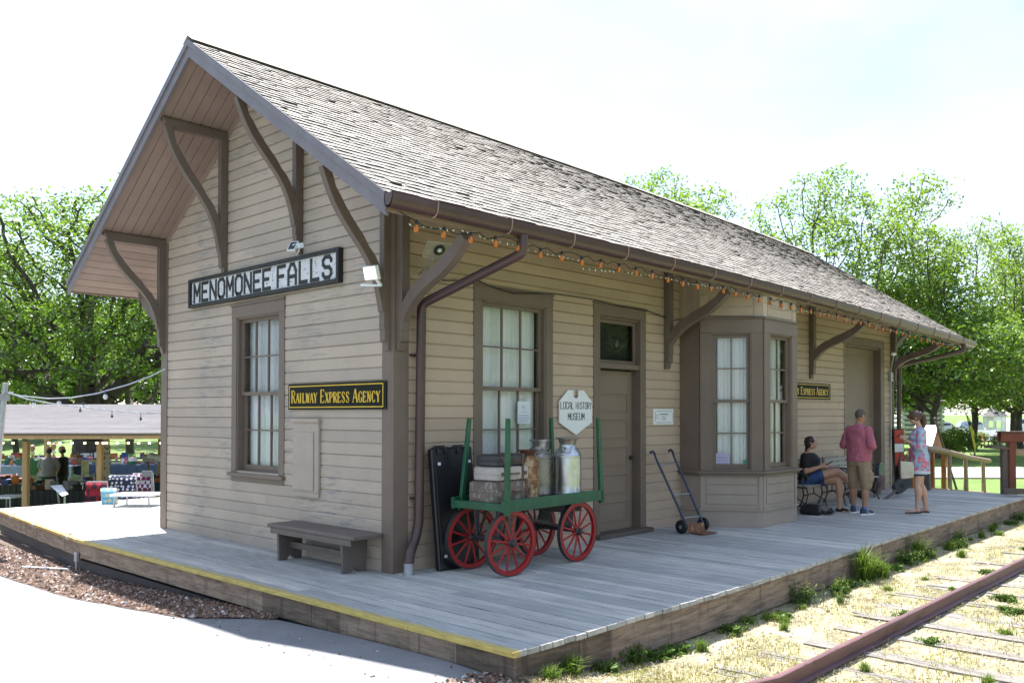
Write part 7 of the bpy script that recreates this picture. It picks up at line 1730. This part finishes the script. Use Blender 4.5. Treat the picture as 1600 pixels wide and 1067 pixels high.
m = MB(); zt = px3(127, 722, 26).z; m.obox(Vector((a.x,a.y,zt)), wv, DF*.35, Vector((0,0,.06))); m.obox(Vector((a.x,a.y,GP)), wv*.06, DF*.35, Vector((0,0,zt-GP))); m.obox(Vector((a.x,a.y,GP))+wv*.94, wv*.06, DF*.35, Vector((0,0,zt-GP))); m.obox(Vector((a.x,a.y,GP+.5)), wv, DF*.35, Vector((0,0,.04))); m.build('shelf_frame', MAT['g_cream'], t_)
# ---- people in the pavilion ----
def bystander(px, d, top_py, face, shirt, pants, hair, label, skin_='tan_far', cap=None, arm=40):
    base = cf(uu(px, d), d, GP); hgt = (CAM.z-(top_py-646)/FPX*d)-GP; k = max(1.45, min(1.9, hgt))/1.73
    t_ = thing('person', label, 'person', base, R(face)+YAW, local=True)
    MAT.setdefault('tan_far', skin('tanned_skin_far', (.36,.20,.13)))
    f = Fig(); f.M = Matrix.Scale(k, 4)
    for sg in (1,-1):
        f.limb([(0,sg*.09,.86),(.02,sg*.10,.48),(-.02,sg*.11,.08)], [.09,.06,.04]); f.limb([(-.02,sg*.11,.05),(.12,sg*.12,.03)], [.04,.035])
        sh = Vector((0,sg*.19,1.38)); el = Vector((.03,sg*.25,1.10)); wr_ = Vector((.03+.25*math.sin(R(arm)), sg*.17, 1.10-.22*math.cos(R(arm)))); f.limb([sh,el,wr_], [.052,.042,.027]); f.hand(wr_, (wr_-el), (0,0,1), .5, 1)
    f.rings([(.80,0,0,.12,.17),(1.0,0,0,.125,.165),(1.2,0,0,.125,.175),(1.36,0,0,.11,.19),(1.44,-.01,0,.06,.09)]); f.limb([(0,0,1.43),(.01,0,1.52)], [.055,.05])
    f.M = None; hM = Fig(); f.M = Matrix.Scale(k, 4); f.head((.03*1, 0, 1.60), (.92,0,-.3), (.3,0,.9), 1); 
    b = f.build('body', MAT['tan_far'], t_, smooth='all'); remesh(b, .012, 2)
    f = Fig(); f.M = Matrix.Scale(k, 4); f.rings([(.86,0,0,.155,.205),(1.0,0,0,.15,.20),(1.2,0,0,.148,.205),(1.37,-.005,0,.125,.21),(1.46,-.012,0,.07,.08)])
    for sg in (1,-1): f.limb([(0,sg*.19,1.385),(.025,sg*.245,1.17)], [.075,.075])
    o = f.build('shirt', shirt, t_, smooth='all'); remesh(o, .014, 2)
    f = Fig(); f.M = Matrix.Scale(k, 4); f.rings([(.78,0,0,.14,.19),(.92,0,0,.15,.198)])
    for sg in (1,-1): f.limb([(0,sg*.095,.84),(.02,sg*.10,.48),(0,sg*.11,.14)], [.115,.09,.075])
    o = f.build('trousers', pants, t_, smooth='all'); remesh(o, .014, 2)
    f = Fig(); f.M = Matrix.Scale(k, 4); f.ball((.008,0,1.645), 1, 10, (.102,.084,.085)); 
    if cap: f.limb([(.08,0,1.665),(.18,0,1.65)], [.05,.03])
    f.build('cap' if cap else 'hair', hair, t_, smooth='all')
bystander(77, 25.5, 700, 15, MAT['g_grey'], MAT['g_black'], MAT['dark_hair'], 'man in a grey shirt seen from behind in the pavilion')
bystander(85, 28.5, 702, 190, MAT['g_pink'], MAT['g_blue'], MAT['g_white'], 'person in a white cap behind the grey-shirted man', cap=1)
bystander(99, 26.0, 700, 95, MAT['black_cloth'], MAT['g_black'], MAT['dark_hair'], 'man in dark clothes leaning over the goods in the pavilion', arm=75)
bystander(51, 27.0, 704, 220, MAT['g_green'], MAT['g_grey'], MAT['g_cream'], 'person in a patterned green shirt behind the left pavilion post', cap=1)
# ---- log handrail leading down from the end of the platform ----
t_ = thing('log_handrail', 'peeled log handrail sloping down from the platform end', 'handrail', (15.4, -.8, -.4))
def yp(px, py, y): return at(px, py, 'y', y)
a, b = yp(1446, 700, -.80), yp(1546, 720, -.80)
m = MB(); m.tube([a, a.lerp(b, .25)+Vector((0,0,.015)), a.lerp(b, .6)-Vector((0,0,.02)), b], [.07,.068,.064,.055], 14); m.build('top_rail', MAT['wood_log'], t_, smooth=True)
c, e = yp(1447, 764, -.80), yp(1546, 771, -.80); m = MB(); m.tube([c, e], .042, 12); m.build('bottom_rail', MAT['wood_log'], t_, smooth=True)
for px in (1483, 1508.5, 1536):
    k = (px-1446)/100; top = yp(px, 703+k*18, -.80); bot = Vector((top.x+.04, top.y, min(H(top.x, top.y), c.lerp(e, k).z)-.05)); m = MB(); m.tube([bot, top], [.058,.048], 12); m.build('post', MAT['wood_log'], t_, smooth=True)
m = MB(); p = yp(1448, 700, -.80); m.box((p.x-.06,-.87,-.45),(p.x+.06,-.73,p.z)); m.build('end_post', MAT['wood_dark'], t_, bevel=.008)
t_ = thing('leaning_pole', 'thin dark pole slanting beside the white-roofed kiosk', 'pole', (15, .2, -.4)); a, b = yp(1461, 655, -.3), yp(1479, 704, -.3)
m = MB(); m.tube([Vector((b.x+(b.x-a.x)*1.0, b.y, H(b.x, b.y))), a], .03, 8); m.build('shaft', MAT['wood_dark'], t_); m = MB(); m.lathe(a, [(.03,0),(.035,.01),(.035,.03),(.01,.05)], 8); m.build('end_cap', MAT['wood_dark'], t_)
# ---- red cross-headed post and grey railing at the far corner of the platform ----
t_ = thing('red_post', 'red-brown wooden post with a wide cross board at the far platform corner', 'post', (13.5, -2.46, 0))
q = yp(1583, 772, -2.47); m = MB(); zt = yp(1583, 683, -2.47).z; m.obox(Vector((q.x,-2.47,-.35))-RGT*.07, RGT*.14, DF*.12, Vector((0,0,zt+.35))); m.build('post', MAT['wood_red'], t_, bevel=.008)
zc = yp(1583, 690, -2.47).z; m = MB(); m.obox(Vector((q.x,-2.47,zc))-RGT*.25-DF*.03, RGT*.50, DF*.03, Vector((0,0,.19))); m.obox(Vector((q.x,-2.47,zc))-RGT*.25+DF*.121, RGT*.50, DF*.03, Vector((0,0,.19))); m.build('cross_board', MAT['wood_red'], t_, bevel=.005)
m = MB(); m.obox(Vector((q.x,-2.47,zc+.192))-RGT*.27-DF*.05, RGT*.54, DF*.22, Vector((0,0,.025))); m.build('cap', MAT['wood_dark'], t_)
t_ = thing('grey_railing', 'weathered grey post railing running off to the right beside the red post', 'railing', (13.6, -2.6, 0))
q2 = yp(1574, 772, -2.40); m = MB(); m.obox(Vector((q2.x,-2.36,-.35))-RGT*.055, RGT*.11, DF*.11, Vector((0,0,yp(1574,698,-2.4).z+.35))); m.build('post', MAT['wood_dark'], t_, bevel=.008)
m = MB(); m.bar(yp(1544, 698, -2.2), yp(1582, 701, -2.4), .16, .045); m.build('left_rail', MAT['wood_dark'], t_)
r0, r1 = yp(1587, 706, -2.5), Vector((15.6,-5.4,.75)); m = MB(); m.bar(r0, r1, .05, .13); m.build('top_rail', MAT['wood_log'], t_)
m = MB(); b0_, b1_ = yp(1567, 767, -2.45), yp(1600, 766, -2.7); m.bar(b0_, r1-Vector((0,0,.72)), .10, .11); m.build('bottom_rail', MAT['wood_dark'], t_)
m = MB(); q3 = r0.lerp(r1, .32); m.box((q3.x-.05,q3.y-.05,-.5),(q3.x+.05,q3.y+.05,q3.z+.05)); m.build('post', MAT['wood_log'], t_); m = MB(); m.box((r1.x-.05,r1.y-.05,-.5),(r1.x+.05,r1.y+.05,r1.z+.06)); m.build('post', MAT['wood_log'], t_)
# ---- gabled kiosk with a white roof ----
def cfp(px, py, d): return px3(px, py, d)
t_ = thing('kiosk', 'small gabled kiosk with a white roof slope and an orange-brown end', 'kiosk', cf(uu(1462, 21), 21))
A, B_, C1, D1 = cfp(1430,664,21), cfp(1466,664,20.6), cfp(1456,698,20.0), cfp(1424,697,20.4); E1 = cfp(1474.5,701,21.4)
E0 = E1+(A-B_)
m = MB(); m.add([A,B_,C1,D1]+[p-Vector((0,0,.04)) for p in (A,B_,C1,D1)], [(3,2,1,0),(4,5,6,7),(0,1,5,4),(1,2,6,5),(2,3,7,6),(3,0,4,7)]); m.add([A,B_,E1,E0]+[p-Vector((0,0,.04)) for p in (A,B_,E1,E0)], [(0,1,2,3),(7,6,5,4),(2,6,7,3)]); m.build('roof', MAT['white_paint'], t_)
MAT['orange_wood'] = simple('orange_stained_wood', (.30,.10,.03), .6, var=.15); m = MB(); i_ = -RGT*.01; m.add([B_+i_-Vector((0,0,.03)),C1+i_-Vector((0,0,.03)),E1+i_-Vector((0,0,.03))]+[p-RGT*.06-Vector((0,0,.03)) for p in (B_,C1,E1)], [(0,1,2),(5,4,3),(0,2,5,3),(1,4,5,2),(0,3,4,1)]); m.build('gable_end', MAT['orange_wood'], t_)
for p in (C1, D1, E1, E0): m = MB(); g_ = (p-Vector((0,0,.04))); m.box((g_.x-.05,g_.y-.05,-.6),(g_.x+.05,g_.y+.05,g_.z)); m.build('post', MAT['orange_wood'], t_)
# ---- white cottage and log cabin beyond the depot end ----
DC = 70; MAT['white_siding'] = simple('white_clapboard', (.66,.67,.69), .6, stretch=(.2,.2,9), var=.12, nscale=4)
t_ = thing('white_cottage', 'white clapboard cottage showing just past the depot corner', 'building', cf(uu(1385, DC), DC))
gz = cf(uu(1390, DC), DC).z; w0, w1 = uu(1340, DC), uu(1418, DC); ez = gz+(cfp(1418,652,DC).z-gz)
m = MB(); m.obox(cf(w0, DC, gz-.3), RGT*(w1-w0), DF*7, Vector((0,0,ez-gz+.3))); 
pk = cf((w0+w1)/2, DC, cfp(1380,600,DC).z); m.add([cf(w0,DC,ez),cf(w1,DC,ez),pk, cf(w0,DC+7,ez),cf(w1,DC+7,ez),pk+DF*7], [(0,1,2),(5,4,3)]); m.build('wall', MAT['white_siding'], t_)
m = MB(); e_ = .25
for s_, w_ in ((-1, w0), (1, w1)): q = cf(w_+s_*e_, DC-.3, ez-.12); m.add([q, pk-DF*.3+Vector((0,0,.05)), pk+DF*7.3+Vector((0,0,.05)), q+DF*7.6]+[v+Vector((0,0,.12)) for v in (q, pk-DF*.3+Vector((0,0,.05)), pk+DF*7.3+Vector((0,0,.05)), q+DF*7.6)], [(0,1,2,3),(7,6,5,4),(0,4,5,1),(3,2,6,7),(0,3,7,4)] if s_ > 0 else [(3,2,1,0),(4,5,6,7),(1,5,4,0),(7,6,2,3),(4,7,3,0)])
m.build('roof', simple('dull_red_roof', (.16,.06,.045), .8), t_)
for px0, px1, py0, py1 in ((1404,1411,666,684),(1380,1392,655,675)):
    m = MB(); a = cfp(px0,py1,DC); b = cfp(px1,py0,DC); m.obox(Vector((a.x,a.y,a.z))-DF*.03, RGT*uu(CPX+px1-px0,DC), DF*.03, Vector((0,0,b.z-a.z))); m.build('window', MAT['ink'], t_)
    m = MB(); wd_ = uu(CPX+px1-px0,DC); hh_ = b.z-a.z
    for o_, u_, v_ in ((-.06,wd_+.12,.06),(-.06,wd_+.12,.06)): m.obox(a-DF*.06+RGT*o_+Vector((0,0,hh_ if o_ == -.06 and u_ > 0 and len(m.v) else -.06)), RGT*u_, DF*.05, Vector((0,0,v_)))
    m.build('window_frame', MAT['white_paint'], t_)
DL = 62; t_ = thing('log_cabin', 'weathered grey log cabin with pale chinking behind the standing woman', 'building', cf(uu(1440, DL), DL))
gz = cf(uu(1440, DL), DL).z; w0, w1 = uu(1409, DL), uu(1471, DL); zt = cfp(1440, 627, DL).z; nl = 9; lh = (zt-gz)/nl
m = MB(); m2 = MB()
wins = ((uu(1433,DL),uu(1441,DL)),(uu(1453,DL),uu(1461,DL)))
for k in range(nl):
    z = gz+lh*(k+.5); runs = [(w0, w1)]
    if 1 <= k <= 5: runs = [(w0, wins[0][0]), (wins[0][1], wins[1][0]), (wins[1][1], w1)]
    for a, b in runs: m.tube([cf(a-.0,DL,z), cf(b+.0,DL,z)], lh*.40, 8)
    m.tube([cf(w1,DL-.25,z+lh*.3), cf(w1,DL+5,z+lh*.3)], lh*.40, 8); m.tube([cf(w0,DL-.25,z+lh*.3), cf(w0,DL+5,z+lh*.3)], lh*.40, 8)
m.build('log_wall', simple('bleached_logs', (.50,.49,.48), .85, var=.3, nscale=4), t_, smooth=True)
for a, b in ((w0, wins[0][0]), (wins[0][1], wins[1][0]), (wins[1][1], w1)): m2.obox(cf(a,DL+.08,gz-.2), RGT*(b-a), DF*.05, Vector((0,0,zt-gz+.2)))
m2.obox(cf(w0,DL+.09,gz-.2), RGT*(w1-w0), DF*.04, Vector((0,0,lh+.2))); m2.obox(cf(w0,DL+.09,gz+lh*6), RGT*(w1-w0), DF*.04, Vector((0,0,lh*3))); m2.build('chinking', simple('pale_chinking', (.16,.155,.15), .9), t_)
for a, b in wins: m = MB(); m.obox(cf(a,DL+.3,gz+lh), RGT*(b-a), DF*.02, Vector((0,0,lh*5))); m.build('window', MAT['ink'], t_); 
for a, b in wins:
    m = MB(); m.obox(cf(a,DL-.02,gz+lh), RGT*.10, DF*.2, Vector((0,0,lh*5))); m.obox(cf(b-.10,DL-.02,gz+lh), RGT*.10, DF*.2, Vector((0,0,lh*5))); m.obox(cf(a,DL-.02,gz+lh*5.9), RGT*(b-a), DF*.2, Vector((0,0,.1))); m.obox(cf((a+b)/2-.03,DL+.1,gz+lh), RGT*.06, DF*.05, Vector((0,0,lh*5))); m.build('window_frame', MAT['white_paint'], t_)
m = MB(); pk = zt+1.5
for s_ in (0, 1):
    A_ = cf(w0-.4, DL-.5 if s_ == 0 else DL+5.5, zt-.1); Bq = cf(w0-.4, DL+2.5, pk); wv = RGT*(w1-w0+.8); m.add([A_, A_+wv, Bq+wv, Bq]+[v+Vector((0,0,.1)) for v in (A_, A_+wv, Bq+wv, Bq)], [(3,2,1,0),(4,5,6,7),(0,1,5,4),(1,2,6,5),(3,0,4,7)] if s_ == 0 else [(0,1,2,3),(7,6,5,4),(4,5,1,0),(5,6,2,1),(7,4,0,3)])
m.build('roof', MAT['wood_dark2'], t_)
t_ = thing('lamp_post', 'dark lamp post standing in front of the log cabin', 'lamp post', cf(uu(1432, 40), 40)); g_ = cf(uu(1432, 40), 40); zt = cfp(1432, 618, 40).z
m = MB(); m.tube([g_, Vector((g_.x,g_.y,zt))], [.06,.045], 8); m.build('pole', MAT['dark_metal'], t_); m = MB(); m.lathe((g_.x,g_.y,zt), [(.05,0),(.12,.06),(.15,.26),(.22,.28),(.05,.40),(.02,.46)], 12); m.build('lantern', MAT['dark_metal'], t_)
# ---- gazebo ----
DG = 95; gc = cf(uu(1554, DG), DG); t_ = thing('gazebo', 'white eight-sided gazebo with arches under the dark tree', 'gazebo', gc)
rad_ = uu(CPX+15, DG); zb, ztp = gc.z, cfp(1554, 664, DG).z; zt2 = cfp(1554, 648, DG).z
ztp = zb+2.3; zt2 = zb+3.5
pts = [(gc.x+rad_*math.cos(PI*k/4+.2), gc.y+rad_*math.sin(PI*k/4+.2)) for k in range(8)]
for x, y in pts: m = MB(); m.box((x-.09,y-.09,zb),(x+.09,y+.09,ztp)); m.build('post', MAT['white_paint'], t_)
m = MB()
for k in range(8):
    (xa, ya), (xb, yb) = pts[k], pts[(k+1) % 8]
    for z in (zb+.35, zb+.95, ztp-.25): m.bar((xa,ya,z),(xb,yb,z),.08,.12 if z < zb+1.5 else .5)
    for q in range(1, 7): x, y = xa+(xb-xa)*q/7, ya+(yb-ya)*q/7; m.box((x-.03,y-.03,zb+.35),(x+.03,y+.03,zb+.95))
m.build('railing', MAT['white_paint'], t_)
m = MB(); R1 = [(gc.x+(rad_+.35)*math.cos(PI*k/4+.2), gc.y+(rad_+.35)*math.sin(PI*k/4+.2), ztp) for k in range(8)]; m.loft([R1, [(gc.x+(p[0]-gc.x)*.1, gc.y+(p[1]-gc.y)*.1, zt2) for p in R1]]); m.build('roof', MAT['pav_roof'], t_)
t_ = thing('white_fence', 'low white picket fence on the lawn in front of the gazebo', 'fence', cf(uu(1530, 80), 80)); m = MB(); a, b = uu(1503, 80), uu(1560, 80); g_ = cf(a, 80).z
for k in range(24): p = cf(a+(b-a)*k/23, 80); m.box((p.x-.05,p.y-.05,p.z),(p.x+.05,p.y+.05,p.z+.95))
m.build('pickets', MAT['white_paint'], t_)
m = MB(); m.bar(cf(a,80,g_+.8), cf(b,80,g_+.8), .05, .1); m.bar(cf(a,80,g_+.25), cf(b,80,g_+.25), .05, .1); m.build('rails', MAT['white_paint'], t_)
# ---- feather flag ----
t_ = thing('feather_flag', 'tall curved yellow and black feather flag on the lawn', 'flag', cf(uu(1523, 36), 36)); g_ = cf(uu(1523, 36), 36)
P = [Vector((g_.x,g_.y,g_.z)), cfp(1523,712,36), cfp(1519,690,36), cfp(1514,665,36), cfp(1510,648,36), cfp(1507,643,36)]; P[0] = Vector((P[1].x,P[1].y,g_.z))
m = MB(); m.tube(P, [.02,.02,.018,.015,.012,.010], 6); m.build('pole', MAT['dark_metal'], t_)
fm, ft, fb = new_mat('yellow_black_flag'); ft.links.new(mixc(ft, ramp(ft, noise(ft, 2.2, 2, .5), [(.50,(0,0,0)),(.53,(1,1,1))]), (.55,.48,.04), (.02,.03,.02)), fb.inputs['Base Color'])
m = MB(); n = 20; Lp = [P[1].lerp(P[2], k/7) for k in range(7)]+[P[2].lerp(P[3], k/7) for k in range(7)]+[P[3].lerp(P[4], k/6) for k in range(7)]
for k in range(len(Lp)-1):
    wa, wb = .05+.10*math.sin(k/20*PI), .05+.10*math.sin((k+1)/20*PI); m.add([Lp[k], Lp[k]+RGT*wa+DF*.05*math.sin(k), Lp[k+1]+RGT*wb+DF*.05*math.sin(k+1), Lp[k+1]], [(0,1,2,3)], .5)
o = m.build('banner', fm, t_, smooth='all'); s_ = o.modifiers.new('thick', 'SOLIDIFY'); s_.thickness = .006
# ---- garden table with chairs ----
t_ = thing('garden_table', 'small brown garden table on the lawn left of the red post', 'table', cf(uu(1553, 52), 52)); g_ = cf(uu(1553, 52), 52)
m = MB(); m.lathe((g_.x,g_.y,g_.z+.70), [(.01,0),(.60,0),(.62,.02),(.60,.04),(.01,.04)], 20); m.build('table_top', MAT['wood_dark'], t_)
for k in range(4): a = PI/2*k+.4; m = MB(); m.tube([(g_.x+.15*math.cos(a),g_.y+.15*math.sin(a),g_.z+.7),(g_.x+.45*math.cos(a),g_.y+.45*math.sin(a),g_.z)], .025, 6); m.build('leg', MAT['wood_dark'], t_)
for i, (px, d, rz) in enumerate(((1541,52,0),(1563,53,PI))):
    t_ = thing('garden_chair', ('orange-brown garden chair left of the small table', 'dark garden chair right of the small table')[i], 'chair', cf(uu(px, d), d), YAW+rz-PI/2, group='chairs at the garden table', local=True)
    mt = MAT['orange_wood'] if i == 0 else MAT['wood_dark']
    m = MB(); m.box((-.24,-.24,.42),(.24,.24,.46)); m.build('seat', mt, t_); m = MB(); 
    for z in (.55,.68,.81): m.box((-.26,-.24,z),(-.23,.24,z+.09))
    m.build('backrest', mt, t_)
    for x, y in ((-.24,-.22),(-.24,.22),(.22,-.22),(.22,.22)): m = MB(); m.box((x-.02,y-.02,0),(x+.02,y+.02,.92 if x < 0 else .42)); m.build('leg', mt, t_)
# ---- parked cars ----
def car(loc, rz, paint, label, van=False):
    t_ = thing('parked_car' if not van else 'parked_van', label, 'car' if not van else 'van', loc, rz, 'vehicles parked beyond the lawn', local=True); h = 1.68 if not van else 2.1
    low = [(-2.3,.35),(-2.35,.65),(-2.28,.95),(-1.2 if not van else -2.25,1.02),(1.1,1.0),(1.95,.90),(2.3,.70),(2.32,.38)]; m = MB()
    def sec(y, s_): return [(x*s_, y, z) for x, z in low]
    m.loft([[(p[0], y, p[2]) for p in sec(y, s_)] for y, s_ in ((-.90,.97),(-.86,1),(.86,1),(.90,.97))]); m.build('body', paint, t_, smooth=True)
    cab = [(-2.2,.98),(-1.95,h-.12),(-1.6,h),(.1,h),(.45,h-.10),(1.25,1.0)] if not van else [(-2.25,.98),(-2.2,h-.1),(-1.9,h),(.7,h),(1.0,h-.12),(1.6,1.0)]
    m = MB(); m.loft([[(x, y*(1 if z < 1.1 else .84), z) for x, z in cab] for y in (-.86,.86)]); m.build('cabin', paint, t_, smooth=True)
    for s_ in (-1, 1):
        m = MB(); y = s_*.80; m.add([(-1.85,y+s_*.035,1.08),(-.55,y+s_*.035,1.08),(-.55,y-s_*.055,h-.16),(-1.68,y-s_*.055,h-.16)], [(0,1,2,3) if s_ < 0 else (3,2,1,0)]); m.add([(-.48,y+s_*.035,1.08),(.95,y+s_*.035,1.06),(.38,y-s_*.055,h-.17),(-.48,y-s_*.055,h-.16)], [(0,1,2,3) if s_ < 0 else (3,2,1,0)]); m.build('side_window', MAT['ink'], t_)
        for x in (-1.42, 1.42):
            m = MB(); m.M = Matrix.Translation((x, s_*.84, .34)) @ Matrix.Rotation(R(90), 4, 'X'); m.lathe((0,0,-.11), [(.2,0),(.32,0),(.345,.03),(.345,.19),(.32,.22),(.2,.22)], 20); wq = m.build('wheel', MAT['black_plastic'], t_, smooth=True)
            m = MB(); m.M = Matrix.Translation((x, s_*.84, .34)) @ Matrix.Rotation(R(90), 4, 'X'); m.lathe((0,0,-.115), [(.001,0),(.06,0),(.21,.02),(.21,.21),(.06,.23),(.001,.23)], 16); m.build('rim', MAT['metal'], wq, smooth=True)
    for s_ in (-.6, .6): m = MB(); m.box((2.27,s_-.16,.68),(2.335,s_+.16,.80)); m.build('headlight', MAT['paper'], t_); m = MB(); m.box((-2.34,s_-.14,.72),(-2.28,s_+.14,.92)); m.build('tail_light', MAT['sign_red'], t_)
MAT['car_white'] = simple('white_car_paint', (.68,.69,.70), .2, var=.02, bmp=0); MAT['car_silver'] = simple('silver_car_paint', (.35,.38,.42), .25, metal=.6, var=.02, bmp=0)
dirr = math.atan2(RGT.y, RGT.x)
car(cf(uu(1474, 97), 97), dirr+R(6), MAT['car_white'], 'white car parked beyond the lawn, right of the log cabin')
car(cf(uu(1524, 108), 108), dirr+R(-4), MAT['car_silver'], 'silver car parked beyond the gazebo fence')
car(cf(uu(1606, 100), 100), dirr, MAT['car_white'], 'white van parked at the far right behind the dark trunk', True)
